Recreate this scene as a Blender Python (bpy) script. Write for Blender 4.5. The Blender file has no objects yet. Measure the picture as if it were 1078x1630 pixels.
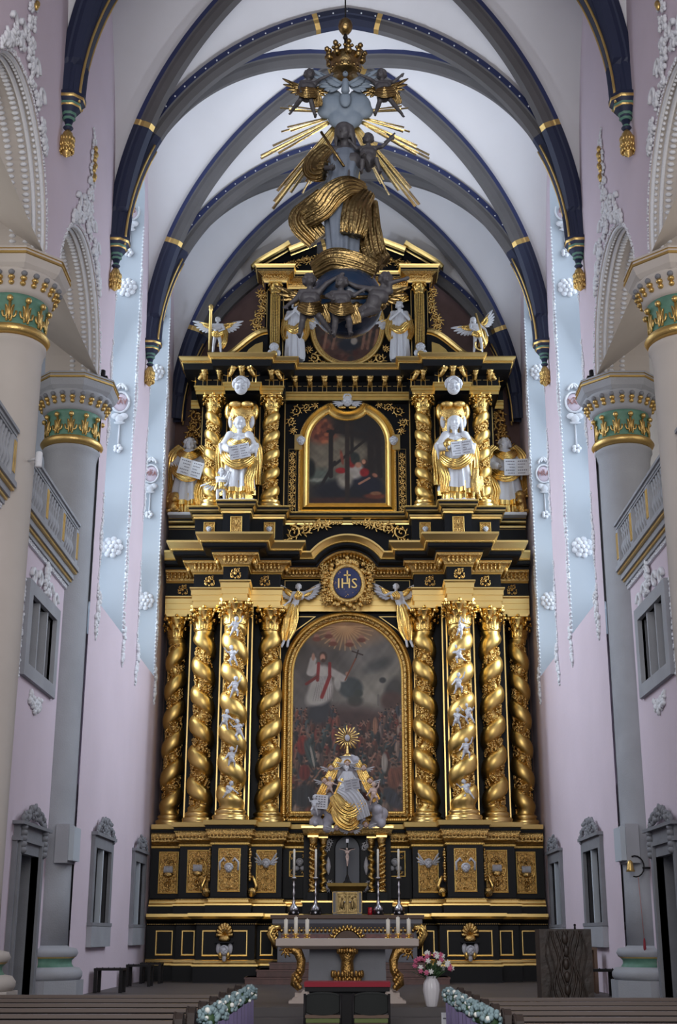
import bpy, math, random
import numpy as np
from mathutils import Vector, Matrix, noise

# ------------------------------------------------------------------ camera, world, lights, exposure
SC = bpy.context.scene
COL = SC.collection
PI = math.pi
TH = math.radians(17.8)
EYE = 1.7
cam_data = bpy.data.cameras.new('camera')
cam_data.sensor_fit = 'VERTICAL'
cam_data.sensor_height = 36.0
cam_data.lens = 2096.0 / 1630.0 * 36.0
cam_data.shift_x = -14.0 / 1630.0
cam_data.clip_end = 300
cam = bpy.data.objects.new('camera', cam_data)
COL.objects.link(cam)
cam.location = (0, 0, EYE)
cam.rotation_euler = (PI / 2 + TH, 0, 0)
SC.camera = cam

world = bpy.data.worlds.new('daylight')
SC.world = world
world.use_nodes = True
bg = world.node_tree.nodes['Background']
bg.inputs['Color'].default_value = (0.72, 0.80, 1.0, 1)
bg.inputs['Strength'].default_value = 0.8

def area(name, loc, rot, sx, sy, power, col):
    l = bpy.data.lights.new(name, 'AREA')
    l.shape = 'RECTANGLE'; l.size = sx; l.size_y = sy
    l.energy = power; l.color = col
    o = bpy.data.objects.new(name, l)
    COL.objects.link(o)
    o.location = loc; o.rotation_euler = rot
    return o

# daylight entering the four tall choir windows (rectangles inside each reveal, facing inwards)
WIN = [(28.25, 31.55), (33.9, 37.1)]
for sgn in (-1, 1):
    for (a, b) in WIN:
        for zc in (10.6, 13.4, 16.2, 19.0):       # skylight falls inwards and down
            l = area('window_daylight', (sgn * 6.25, (a + b) / 2, zc), (0, 0, 0), b - a - 0.3, 2.3, 50, (0.80, 0.90, 1.0))
            l.rotation_euler = Vector((-sgn, 0, -0.42)).to_track_quat('-Z', 'Y').to_euler()
            l.data.spread = math.radians(95)
# floodlights lying on the far capitals, aimed up into the choir vault
for sgn in (-1, 1):
    l = area('capital_floodlight', (sgn * 5.15, 27.1, 13.75), (0, 0, 0), 0.4, 0.4, 80, (0.86, 0.93, 1.0))
    l.rotation_euler = (Vector((-sgn * 1.0, 31.0, 24.0)) - l.location).to_track_quat('-Z', 'Y').to_euler()
    l.data.spread = math.radians(75)
# added fill light high in the nave, in place of unseen west windows
area('nave_fill_light', (0, 3.0, 9.5), (math.radians(88), 0, 0), 9.5, 9.0, 1250, (1.0, 0.95, 0.88))
# aisle / gallery windows
for sgn in (-1, 1):
    area('aisle_daylight', (sgn * 9.7, 19.2, 13.0), (0, sgn * PI / 2, 0), 5.0, 12.0, 160, (1.0, 0.95, 0.88))
SC.view_settings.view_transform = 'Standard'
SC.view_settings.look = 'None'
SC.view_settings.gamma = 1
SC.view_settings.use_curve_mapping = False
SC.view_settings.exposure = 0.35

# ------------------------------------------------------------------ helpers
RND = random.Random(7)

def tag(o, label=None, cat=None, group=None, kind=None):
    if label: o['label'] = label
    if cat: o['category'] = cat
    if group: o['group'] = group
    if kind: o['kind'] = kind
    return o

def empty(name, loc=(0, 0, 0), label=None, cat=None, group=None, parent=None):
    o = bpy.data.objects.new(name, None)
    COL.objects.link(o)
    o.location = loc
    o.empty_display_size = 0.2
    if parent: o.parent = parent
    return tag(o, label, cat, group)

CH = {}
def copy_tree(o, parent=None):
    c = o.copy(); COL.objects.link(c)
    c.parent = parent
    kids = list(CH.get(o.name, []))
    CH[c.name] = []
    if parent: CH.setdefault(parent.name, []).append(c)
    for k in kids: copy_tree(k, c)
    return c

def dup(o, loc, rz=None, label=None, mirror=False, group=None):
    c = copy_tree(o)
    c.location = loc
    if rz is not None: c.rotation_euler = (0, 0, rz)
    if mirror: c.scale = (-o.scale[0], o.scale[1], o.scale[2])
    if label: c['label'] = label
    if group: c['group'] = group
    return c

class MB:
    """collects faces; build() links them as one mesh object"""
    def __init__(s, T=None):
        s.v = []; s.f = []; s.m = []; s.sm = []; s.T = T
    def add(s, vs, fs, m=0, smooth=True):
        o = len(s.v)
        if s.T is not None:
            T = s.T
            vs = [tuple(T @ Vector(p)) for p in vs]
        s.v.extend(vs)
        s.f.extend([tuple(i + o for i in f) for f in fs])
        if isinstance(m, (list, tuple)): s.m.extend(m)
        else: s.m.extend([m] * len(fs))
        s.sm.extend([smooth] * len(fs))
        return s
    def mirror_x(s, x0=0.0):
        """add a copy mirrored about the plane x = x0"""
        n = len(s.v)
        s.v.extend([(2 * x0 - p[0], p[1], p[2]) for p in s.v[:n]])
        nf = len(s.f)
        s.f.extend([tuple(i + n for i in reversed(f)) for f in s.f[:nf]])
        s.m.extend(s.m[:nf]); s.sm.extend(s.sm[:nf])
        return s
    def mesh(s, name, mats, off=None):
        me = bpy.data.meshes.new(name)
        v = s.v
        if off is not None and (off[0] or off[1] or off[2]):
            v = [(p[0] - off[0], p[1] - off[1], p[2] - off[2]) for p in v]
        me.from_pydata(v, [], s.f)
        for m in (mats if isinstance(mats, (list, tuple)) else [mats]): me.materials.append(m)
        me.polygons.foreach_set('material_index', s.m)
        me.polygons.foreach_set('use_smooth', s.sm)
        me.update()
        return me
    def build(s, name, mats, parent=None, label=None, cat=None, group=None, kind=None):
        off = None
        q = parent
        if q is not None:
            off = Vector((0, 0, 0))
            while q is not None:
                off = off + q.location; q = q.parent
        me = s.mesh(name, mats, off)
        o = bpy.data.objects.new(name, me)
        COL.objects.link(o)
        if parent is not None:
            o.parent = parent
            CH.setdefault(parent.name, []).append(o)
        return tag(o, label, cat, group, kind)
    # ---- primitives
    def box(s, x0, x1, y0, y1, z0, z1, m=0):
        vs = [(x, y, z) for z in (z0, z1) for y in (y0, y1) for x in (x0, x1)]
        s.add(vs, [(0, 2, 3, 1), (4, 5, 7, 6), (0, 1, 5, 4), (2, 6, 7, 3), (0, 4, 6, 2), (1, 3, 7, 5)], m, False)
        return s
    def prism_xz(s, poly, y0, y1, m=0, smooth=False):
        n = len(poly)
        vs = [(p[0], y0, p[1]) for p in poly] + [(p[0], y1, p[1]) for p in poly]
        fs = [tuple(range(n)), tuple(range(2 * n - 1, n - 1, -1))] + [(i, i + n, (i + 1) % n + n, (i + 1) % n) for i in range(n)]
        s.add(vs, fs, m, smooth); return s
    def prism_xy(s, poly, z0, z1, m=0):
        n = len(poly)
        vs = [(p[0], p[1], z0) for p in poly] + [(p[0], p[1], z1) for p in poly]
        fs = [tuple(range(n - 1, -1, -1)), tuple(range(n, 2 * n))] + [(i, (i + 1) % n, (i + 1) % n + n, i + n) for i in range(n)]
        s.add(vs, fs, m, False); return s
    def grid(s, P, m=0, smooth=True, closed_u=False, closed_v=False, flip=False):
        """P[i][j] points"""
        nu = len(P); nv = len(P[0])
        vs = [tuple(p) for r in P for p in r]
        fs = []
        for i in range(nu if closed_u else nu - 1):
            for j in range(nv if closed_v else nv - 1):
                a = i * nv + j; b = i * nv + (j + 1) % nv
                c = ((i + 1) % nu) * nv + (j + 1) % nv; d = ((i + 1) % nu) * nv + j
                fs.append((a, d, c, b) if flip else (a, b, c, d))
        s.add(vs, fs, m, smooth); return s
    def lathe(s, prof, c=(0, 0, 0), n=24, m=0, a0=0, a1=2 * PI, sx=1, sy=1, caps=True, axis=None):
        """prof [(r,z)] bottom to top"""
        full = abs(a1 - a0 - 2 * PI) < 1e-6
        k = n if full else n + 1
        vs = []
        for (r, z) in prof:
            for j in range(k):
                a = a0 + (a1 - a0) * j / n
                vs.append((c[0] + r * math.cos(a) * sx, c[1] + r * math.sin(a) * sy, c[2] + z))
        fs = []; ms = []
        for i in range(len(prof) - 1):
            for j in range(n):
                a = i * k + j; b = i * k + (j + 1) % k
                fs.append((a, b, b + k, a + k))
                ms.append(m[i] if isinstance(m, (list, tuple)) else m)
        if caps and full:
            fs.append(tuple(range(k - 1, -1, -1))); ms.append(ms[0])
            o = (len(prof) - 1) * k
            fs.append(tuple(range(o, o + k))); ms.append(ms[len(ms) - 2])
        s.add(vs, fs, ms, True); return s
    def tube(s, pts, r, n=8, m=0, cap=True, flat=None):
        """r number or list; flat=(axis vector, factor) squashes the section along that axis"""
        pts = [Vector(p) for p in pts]
        N = len(pts)
        if N < 2: return s
        rs = r if isinstance(r, (list, tuple)) else [r] * N
        t0 = (pts[1] - pts[0]).normalized()
        up = Vector((0, 1, 0)) if abs(t0.y) < 0.9 else Vector((1, 0, 0))
        vs = []
        for i, p in enumerate(pts):
            t = (pts[min(i + 1, N - 1)] - pts[max(i - 1, 0)])
            if t.length < 1e-9: t = t0
            t = t.normalized()
            b = t.cross(up)
            if b.length < 1e-4: b = t.cross(Vector((0.3, 0.2, 1)))
            b.normalize()
            u = b.cross(t).normalized(); up = u
            for j in range(n):
                a = 2 * PI * j / n
                q = (b * math.cos(a) + u * math.sin(a)) * rs[i]
                if flat is not None:
                    ax, fa = flat
                    q = q - ax * (q.dot(ax) * (1 - fa))
                vs.append(tuple(p + q))
        fs = [(i * n + j, i * n + (j + 1) % n, (i + 1) * n + (j + 1) % n, (i + 1) * n + j) for i in range(N - 1) for j in range(n)]
        if cap:
            fs.append(tuple(range(n - 1, -1, -1))); fs.append(tuple(range((N - 1) * n, N * n)))
        s.add(vs, fs, m, True); return s
    def ball(s, c, r, n=8, k=6, m=0, rot=None):
        """ellipsoid"""
        if not isinstance(r, (list, tuple)): r = (r, r, r)
        vs = []
        R = rot
        def put(x, y, z):
            p = Vector((x * r[0], y * r[1], z * r[2]))
            if R is not None: p = R @ p
            vs.append((c[0] + p.x, c[1] + p.y, c[2] + p.z))
        put(0, 0, -1)
        for i in range(1, k):
            ph = -PI / 2 + PI * i / k
            for j in range(n):
                a = 2 * PI * j / n
                put(math.cos(ph) * math.cos(a), math.cos(ph) * math.sin(a), math.sin(ph))
        put(0, 0, 1)
        fs = [(0, 1 + (j + 1) % n, 1 + j) for j in range(n)]
        for i in range(k - 2):
            for j in range(n):
                a = 1 + i * n + j; b = 1 + i * n + (j + 1) % n
                fs.append((a, b, b + n, a + n))
        o = 1 + (k - 2) * n; L = len(vs) - 1
        fs += [(o + j, o + (j + 1) % n, L) for j in range(n)]
        s.add(vs, fs, m, True); return s
    def caps(s, p0, p1, r0, r1, n=8, m=0):
        """tapered capsule"""
        p0 = Vector(p0); p1 = Vector(p1)
        d = p1 - p0; L = d.length
        if L < 1e-6: return s.ball(p0, r0, n, 6, m)
        t = d / L
        pts = []; rs = []
        for a in (-80, -50, -20): pts.append(p0 + t * r0 * math.sin(math.radians(a))); rs.append(r0 * math.cos(math.radians(a)))
        for a in (20, 50, 80): pts.append(p1 + t * r1 * math.sin(math.radians(a))); rs.append(r1 * math.cos(math.radians(a)))
        return s.tube(pts, rs, n, m)
    def bead_row(s, p0, p1, r, step, m=0, n=6):
        p0 = Vector(p0); p1 = Vector(p1); L = (p1 - p0).length
        k = max(1, int(L / step))
        for i in range(k + 1):
            s.bead(p0.lerp(p1, (i + 0.5) / (k + 1)), r, m)
    def bead(s, p, r, m=0):
        """small round nub, front half"""
        vs = [(p[0], p[1] - r, p[2])]
        for j in range(6):
            a = PI / 3 * j
            vs.append((p[0] + r * .75 * math.cos(a), p[1] - r * .65, p[2] + r * .75 * math.sin(a)))
        for j in range(6):
            a = PI / 3 * j
            vs.append((p[0] + r * math.cos(a), p[1] + r * .2, p[2] + r * math.sin(a)))
        fs = []
        for j in range(6):
            k = (j + 1) % 6
            fs.append((0, 1 + k, 1 + j)) if False else fs.append((0, 1 + j, 1 + k))
            fs.append((1 + j, 7 + j, 7 + k, 1 + k))
        s.add(vs, fs, m, True)
    def plan_sweep(s, path, prof, m=0, beads=None):
        """path [(x,y)] left to right, prof [(out,z)] bottom to top; faces front (-y)"""
        n = len(path); offs = []
        for i in range(n):
            if i == 0: d1 = d2 = (Vector(path[1]) - Vector(path[0])).normalized()
            elif i == n - 1: d1 = d2 = (Vector(path[-1]) - Vector(path[-2])).normalized()
            else:
                d1 = (Vector(path[i]) - Vector(path[i - 1])).normalized(); d2 = (Vector(path[i + 1]) - Vector(path[i])).normalized()
            n1 = Vector((d1.y, -d1.x)); n2 = Vector((d2.y, -d2.x))
            k = 1 + n1.dot(n2)
            offs.append((n1 + n2) / max(k, 0.3))
        for i in range(n - 1):
            P = []
            for (o, z) in prof:
                P.append([(path[i][0] + offs[i].x * o, path[i][1] + offs[i].y * o, z), (path[i + 1][0] + offs[i + 1].x * o, path[i + 1][1] + offs[i + 1].y * o, z)])
            vs = [p for r in P for p in r]
            fs = [(2 * k, 2 * k + 1, 2 * k + 3, 2 * k + 2) for k in range(len(prof) - 1)]
            s.add(vs, fs, list(m) if isinstance(m, (list, tuple)) else m, False)
        if beads:
            for (o, z, r, step, mm) in beads:
                for i in range(n - 1):
                    a = (path[i][0] + offs[i].x * o, path[i][1] + offs[i].y * o, z)
                    b = (path[i + 1][0] + offs[i + 1].x * o, path[i + 1][1] + offs[i + 1].y * o, z)
                    if abs(b[0] - a[0]) > 0.02: s.bead_row(a, b, r, step, mm)
                    else: s.bead_row(a, b, r, step, mm)
        return s
    def elev_sweep(s, path, prof, Y, m=0, closed=False, smooth=False, beads=None):
        """path [(x,z)], prof [(n,d)]: n across (left of direction), d forward of plane Y"""
        n = len(path); V = [Vector(p) for p in path]; offs = []
        for i in range(n):
            if closed:
                d1 = (V[i] - V[i - 1]).normalized(); d2 = (V[(i + 1) % n] - V[i]).normalized()
            else:
                d1 = (V[i] - V[i - 1]).normalized() if i else (V[1] - V[0]).normalized()
                d2 = (V[i + 1] - V[i]).normalized() if i < n - 1 else d1
            n1 = Vector((-d1.y, d1.x)); n2 = Vector((-d2.y, d2.x))
            offs.append((n1 + n2) / max(1 + n1.dot(n2), 0.3))
        P = [[(V[i].x + offs[i].x * a, Y - d, V[i].y + offs[i].y * a) for i in range(n)] for (a, d) in prof]
        k = len(prof)
        vs = [p for r in P for p in r]
        fs = []; ms = []
        for a in range(k - 1):
            for i in range(n if closed else n - 1):
                j = (i + 1) % n
                fs.append((a * n + i, a * n + j, (a + 1) * n + j, (a + 1) * n + i))
                ms.append(m[a] if isinstance(m, (list, tuple)) else m)
        s.add(vs, fs, ms, smooth)
        if beads:
            for (a, d, r, step, mm) in beads:
                acc = 0; 
                Q = [Vector((V[i].x + offs[i].x * a, Y - d, V[i].y + offs[i].y * a)) for i in range(n)]
                if closed: Q.append(Q[0])
                for i in range(len(Q) - 1):
                    L = (Q[i + 1] - Q[i]).length
                    while acc < L:
                        s.bead(Q[i].lerp(Q[i + 1], acc / L), r, mm); acc += step
                    acc -= L
        return s

# ------------------------------------------------------------------ materials
M = {}
def mat(name, col, rough=0.6, metal=0.0, bump=0.0, bscale=20.0, var=0.0, vscale=3.0, emis=None, col2=None, spec=None, detail=4.0, coat=0):
    m = bpy.data.materials.new(name); m.use_nodes = True
    nt = m.node_tree; p = nt.nodes['Principled BSDF']
    p.inputs['Base Color'].default_value = (*col, 1)
    p.inputs['Roughness'].default_value = rough
    p.inputs['Metallic'].default_value = metal
    if spec is not None: p.inputs['Specular IOR Level'].default_value = spec
    if coat: p.inputs['Coat Weight'].default_value = coat
    if var or bump:
        tc = nt.nodes.new('ShaderNodeTexCoord')
    if var:
        nz = nt.nodes.new('ShaderNodeTexNoise'); nz.inputs['Scale'].default_value = vscale; nz.inputs['Detail'].default_value = detail
        nt.links.new(tc.outputs['Object'], nz.inputs['Vector'])
        mx = nt.nodes.new('ShaderNodeMix'); mx.data_type = 'RGBA'
        c2 = col2 or tuple(c * (1 - var) for c in col)
        mx.inputs['A'].default_value = (*col, 1); mx.inputs['B'].default_value = (*c2, 1)
        mr = nt.nodes.new('ShaderNodeMapRange'); mr.inputs[1].default_value = 0.35; mr.inputs[2].default_value = 0.65
        nt.links.new(nz.outputs['Fac'], mr.inputs[0]); nt.links.new(mr.outputs[0], mx.inputs['Factor'])
        nt.links.new(mx.outputs['Result'], p.inputs['Base Color'])
    if bump:
        nb = nt.nodes.new('ShaderNodeTexNoise'); nb.inputs['Scale'].default_value = bscale; nb.inputs['Detail'].default_value = 3
        nt.links.new(tc.outputs['Object'], nb.inputs['Vector'])
        bp = nt.nodes.new('ShaderNodeBump'); bp.inputs['Strength'].default_value = bump; bp.inputs['Distance'].default_value = 0.02
        nt.links.new(nb.outputs['Fac'], bp.inputs['Height']); nt.links.new(bp.outputs['Normal'], p.inputs['Normal'])
    if emis:
        p.inputs['Emission Color'].default_value = (*emis[0], 1); p.inputs['Emission Strength'].default_value = emis[1]
    M[name] = m
    return m
mat('pink_plaster', (0.615, 0.52, 0.59), 0.9, var=0.05, vscale=0.6, bump=0.15, bscale=12)
mat('white_plaster', (0.43, 0.47, 0.52), 0.9, var=0.04, vscale=0.8)
mat('vault_plaster', (0.66, 0.65, 0.68), 0.95, var=0.07, vscale=0.5)
mat('stucco', (0.66, 0.67, 0.71), 0.75, bump=0.5, bscale=25)
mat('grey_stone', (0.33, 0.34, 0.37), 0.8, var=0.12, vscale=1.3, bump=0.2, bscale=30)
mat('dark_stone', (0.20, 0.205, 0.225), 0.8, var=0.15, vscale=2.0, bump=0.2, bscale=30)
mat('rib_stone', (0.105, 0.10, 0.105), 0.8, var=0.15, vscale=1.0)
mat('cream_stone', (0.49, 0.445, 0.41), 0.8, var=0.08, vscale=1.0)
mat('navy', (0.012, 0.018, 0.05), 0.6)
mat('rib_blue', (0.022, 0.032, 0.11), 0.7)
mat('green_paint', (0.10, 0.23, 0.17), 0.6, var=0.2, vscale=9)
mat('stone_gold', (0.62, 0.42, 0.15), 0.38, 0.85, bump=0.3, bscale=30)
mat('gold', (0.84, 0.55, 0.17), 0.27, 1.0, bump=0.25, bscale=22, var=0.22, vscale=14)
mat('gold_smooth', (0.88, 0.62, 0.23), 0.30, 1.0)
mat('gold_matt', (0.82, 0.56, 0.18), 0.38, 1.0, var=0.1, vscale=5)
mat('gold_carved', (0.82, 0.54, 0.19), 0.25, 1.0, bump=0.9, bscale=34, var=0.35, vscale=30)
mat('gold_dark', (0.55, 0.32, 0.10), 0.35, 1.0, bump=0.8, bscale=34, var=0.4, vscale=20)
mat('black', (0.004, 0.0045, 0.006), 0.45, var=0.1, vscale=4, spec=0.2)
mat('white_paint', (0.54, 0.54, 0.57), 0.35, bump=0.25, bscale=25)
mat('sculpt_grey', (0.045, 0.042, 0.048), 0.6, bump=0.3, bscale=30)
mat('brown_wall', (0.16, 0.095, 0.085), 0.85, var=0.2, vscale=2)
mat('recess_shade', (0.035, 0.035, 0.04), 0.8)  # shade inside openings and recesses, put into the colour
mat('floor_stone', (0.08, 0.070, 0.070), 0.55, var=0.15, vscale=1.5)
mat('step_red', (0.15, 0.062, 0.050), 0.35, var=0.35, vscale=6)
mat('dark_wood', (0.032, 0.021, 0.017), 0.6, var=0.3, vscale=6, bump=0.2, spec=0.3)
mat('black_wood', (0.008, 0.007, 0.008), 0.5, spec=0.2)
mat('glass_pane', (0.7, 0.8, 0.9), 0.3, emis=((0.8, 0.9, 1.0), 1.2))
# ------------------------------------------------------------------ setting: floor, walls, vault
DZ = 0.52          # dais level
YS = [5.4, 10.9, 16.4, 21.9, 27.4, 32.95, 38.5]
XW = 5.5
ZSP = 17.1

mb = MB(); mb.box(-12, 12, -4, 24.6, -0.3, 0.0); mb.build('floor', M['floor_stone'], kind='structure')
# the raised choir floor with its two front steps
mb = MB()
mb.box(-5.9, 5.9, 24.0, 39.5, 0.2, DZ)
mb.box(-4.4, 4.4, 23.55, 24.0, 0.0, 0.37)
mb.box(-4.4, 4.4, 23.1, 23.55, 0.0, 0.2)
mb.box(-5.9, 5.9, 24.0, 24.6, 0.0, 0.2)
mb.build('choir_floor', M['floor_stone'], kind='structure')

def wall_x(mb, sgn, X0, X1, y0, y1, z0, z1, ops, mw=0, mr=1, step=0.12):
    """wall slab between x=X0 (inner face) and X1 (outer), with openings
       op = (ya, yb, zb, zs, kind, rise)  kind 'flat' | 'round' | 'pointed'"""
    def Q(y, z, x): return (sgn * x, y, z)
    cur = y0
    def face(a, b, za, zb, zc, zd):   # quad from y=a (za..zb) to y=b (zc..zd)
        mb.add([Q(a, za, X0), Q(b, zc, X0), Q(b, zd, X0), Q(a, zb, X0)], [(0, 1, 2, 3)], mw, False)
        mb.add([Q(a, za, X1), Q(b, zc, X1), Q(b, zd, X1), Q(a, zb, X1)], [(0, 3, 2, 1)], mw, False)
    for (ya, yb, zb, zs, kind, rise) in sorted(ops):
        face(cur, ya, z0, z1, z0, z1)
        n = 1 if kind == 'flat' else 28
        c = (ya + yb) / 2; h = (yb - ya) / 2
        def top(y):
            t = abs(y - c) / h
            if kind == 'flat': return zs
            if kind == 'round': return zs + rise * math.sqrt(max(0, 1 - t * t))
            R = (rise * rise + h * h) / (2 * h)
            d = (R - h) + abs(y - c)
            return zs + math.sqrt(max(0, R * R - d * d))
        prev = None
        for i in range(n + 1):
            y = c - h * math.cos(PI * i / n) if n > 1 else (ya if i == 0 else yb)
            if prev is not None:
                py = prev
                face(py, y, top(py), z1, top(y), z1)
                if zb > z0: face(py, y, z0, zb, z0, zb)
                mb.add([Q(py, top(py), X0), Q(y, top(y), X0), Q(y, top(y), X1), Q(py, top(py), X1)], [(0, 1, 2, 3)], mr, kind != 'flat')
            prev = y
        # jambs, sill
        mb.add([Q(ya, zb, X0), Q(ya, zs, X0), Q(ya, zs, X1), Q(ya, zb, X1)], [(0, 1, 2, 3)], mr, False)
        mb.add([Q(yb, zb, X0), Q(yb, zs, X0), Q(yb, zs, X1), Q(yb, zb, X1)], [(0, 1, 2, 3)], mr, False)
        mb.add([Q(ya, zb, X0), Q(yb, zb, X0), Q(yb, zb + 0.9 if zb > 5 and X1 > 6.5 else zb, X1), Q(ya, zb + 0.9 if zb > 5 and X1 > 6.5 else zb, X1)], [(0, 1, 2, 3)], mr, False)
        cur = yb
    face(cur, y1, z0, z1, z0, z1)

ARCH_R = 2.2
for sgn, side in ((-1, 'left'), (1, 'right')):
    mb = MB()
    # choir wall with two tall windows and two low niches
    nich = [(29.35, 31.25, 1.95, 3.5, 'flat', 0), (34.95, 36.55, 1.95, 3.5, 'flat', 0)]
    wins = [(WIN[0][0], WIN[0][1], 8.7, 20.0, 'pointed', 2.4), (WIN[1][0], WIN[1][1], 8.7, 20.0, 'pointed', 2.4)]
    wall_x(mb, sgn, XW, 6.75, 27.9, 39.4, 5.0, 25.2, wins)
    wall_x(mb, sgn, XW, 6.2, 27.9, 39.4, 0.0, 5.0, nich, mr=4)  # niche reveals coloured dark for the shade inside
    # arcade wall above the columns
    for k in range(4):
        a, b = YS[k], YS[k + 1]
        wall_x(mb, sgn, XW, 6.7, a, b, 13.45, 25.2, [(a + 0.57, b - 0.57, 13.45, 13.45, 'round', ARCH_R)], mr=3)
    wall_x(mb, sgn, XW, 6.7, 27.4, 27.9, 0.0, 25.2, [])
    mb.build('wall_' + side, [M['pink_plaster'], M['white_plaster'], M['dark_stone'], M['cream_stone'], M['recess_shade']], kind='structure')
    # backs of the niches, dark with the shade put into the colour
    mb = MB()
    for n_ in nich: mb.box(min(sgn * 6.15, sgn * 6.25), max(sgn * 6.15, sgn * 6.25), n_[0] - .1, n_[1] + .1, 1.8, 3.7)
    mb.build('wall_niche_' + side, M['recess_shade'], kind='structure')
    # aisle wall + gallery floor + aisle ceiling
    mb = MB()
    mb.box(min(sgn * 10.2, sgn * 10.4), max(sgn * 10.2, sgn * 10.4), 0, 30, 0, 19.5)
    mb.box(min(sgn * 6.7, sgn * 10.4), max(sgn * 6.7, sgn * 10.4), 29.0, 29.3, 0, 19.5)
    mb.box(min(sgn * 6.7, sgn * 10.4), max(sgn * 6.7, sgn * 10.4), 0, 29.2, 19.3, 19.5)
    mb.box(min(sgn * 5.95, sgn * 10.4), max(sgn * 5.95, sgn * 10.4), 4.0, 29.2, 8.75, 8.95)
    mb.build('wall_aisle_' + side, M['cream_stone' if sgn > 0 else 'grey_stone'], kind='structure')
    # glazing of the tall windows
    for wi, (a, b) in enumerate(WIN):
        c = (a + b) / 2; h = (b - a) / 2
        poly = [(a, 8.7), (b, 8.7)]
        R = (2.4 ** 2 + h * h) / (2 * h)
        for i in range(13):
            y = b - (b - a) * i / 12; d = (R - h) + abs(y - c)
            poly.append((y, 20.0 + math.sqrt(max(0, R * R - d * d))))
        mb = MB()
        x = sgn * 6.70
        mb.add([(x, p[0], p[1]) for p in poly], [tuple(range(len(poly)))], 0, False)
        for k in range(1, 4):
            y = a + (b - a) * k / 4
            mb.box(min(x, x - sgn * .06), max(x, x - sgn * .06), y - .05, y + .05, 8.7, 21.2, 1)
        for k in range(1, 9):
            z = 8.7 + k * 1.35
            mb.box(min(x, x - sgn * .04), max(x, x - sgn * .04), a, b, z - .02, z + .02, 1)
        mb.build('window_%d' % (wi + 1 + (2 if sgn > 0 else 0)), [M['glass_pane'], M['grey_stone']], kind='structure')

# end wall behind the altar
mb = MB(); mb.box(-6, 6, 39.2, 39.5, 0, 26); mb.build('wall_end', M['brown_wall'], kind='structure')

# ---- vault
def parc(s, h, n=18):
    """pointed arch quarter: list of (run, rise)"""
    R = (s * s + h * h) / (2 * s)
    fm = math.acos((R - s) / R)
    return [(R - R * math.cos(fm * i / n), R * math.sin(fm * i / n)) for i in range(n + 1)]
NV = 18
HT, HD, HF = 6.4, 7.2, 6.3
def quarter(P0, P1, h, n=NV):
    P0 = Vector(P0); P1 = Vector(P1)
    d = Vector((P1.x - P0.x, P1.y - P0.y, 0)); s = d.length; d.normalize()
    return [P0 + d * a + Vector((0, 0, b)) for (a, b) in parc(s, h, n)]
mbw = MB()
for k in range(6):
    ya, yb = YS[k], YS[k + 1]; ym = (ya + yb) / 2
    K = (0, ym, ZSP)
    for sg in (-1, 1):
        for yc in (ya, yb):
            C0 = (sg * XW, yc, ZSP)
            dg = quarter(C0, K, HD)
            tr = quarter(C0, (0, yc, ZSP), HT)
            fo = quarter(C0, (sg * XW, ym, ZSP), HF)
            for other in (tr, fo):
                P = []
                for i in range(NV + 1):
                    u = i / NV
                    P.append([tuple(other[i].lerp(dg[i], v / 6) + Vector((0, 0, 0.28 * math.sin(PI * v / 6 * .999) * u ** 1.5))) for v in range(7)])
                mbw.grid(P, 0, True)
mbw.build('ceiling', M['vault_plaster'], kind='structure')

PROF = [(-.20, .04), (-.20, -.10), (-.17, -.13), (-.16, -.22), (-.085, -.36), (.085, -.36), (.16, -.22), (.17, -.13), (.20, -.10), (.20, .04)]
def rib(mb, pts, side, kind):
    """pts list; side = horizontal unit vector across the rib"""
    side = Vector(side).normalized(); n = len(pts); rows = []
    pts = [Vector(p) for p in pts]
    for i, p in enumerate(pts):
        t = (pts[min(i + 1, n - 1)] - pts[max(i - 1, 0)]).normalized()
        up = side.cross(t)
        if up.z < 0: up = -up
        if abs(t.z) > 0.995:
            up = Vector((-p.x, 0, 0)).normalized() * -1
        # radial outward: away from vault interior
        c = Vector((0, p.y, p.z)) - p
        if up.dot(c) > 0 and abs(up.z) < 0.3: up = -up
        rows.append([p + side * a + up * b for (a, b) in PROF])
    k = len(PROF)
    for i in range(n - 1):
        z = (pts[i].z + pts[i + 1].z) / 2
        ax = abs((pts[i].x + pts[i + 1].x) / 2)
        fs = []; ms = []
        for j in range(k - 1):
            fs.append((j, j + 1, k + j + 1, k + j))
            if kind == 'low': mm = 1
            elif kind == 'ring' or kind == 'gold': mm = 2
            elif kind == 'crown': mm = 1
            else: mm = 3 if j in (0, k - 2) else 0
            ms.append(mm)
        mb.add([tuple(q) for q in rows[i]] + [tuple(q) for q in rows[i + 1]], fs, ms, False)

def split_rib(mb, P0, P1, h, side, crown, zlow=20.0):
    pts = quarter(P0, P1, h, 72)
    segs = {}
    cur = []; lastk = None
    for i in range(len(pts) - 1):
        z = (pts[i].z + pts[i + 1].z) / 2
        d = math.hypot(pts[i].x - P1[0], pts[i].y - P1[1])
        if z < zlow: kd = 'low'
        elif z < zlow + .09: kd = 'ring'
        elif d < crown: kd = 'crown'
        elif d < crown + .09: kd = 'gold'
        else: kd = 'mid'
        if kd != lastk:
            if cur: rib(mb, cur + [pts[i]], side, lastk)
            cur = []; lastk = kd
        cur.append(pts[i])
    rib(mb, cur + [pts[-1]], side, lastk)
    return pts

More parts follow.
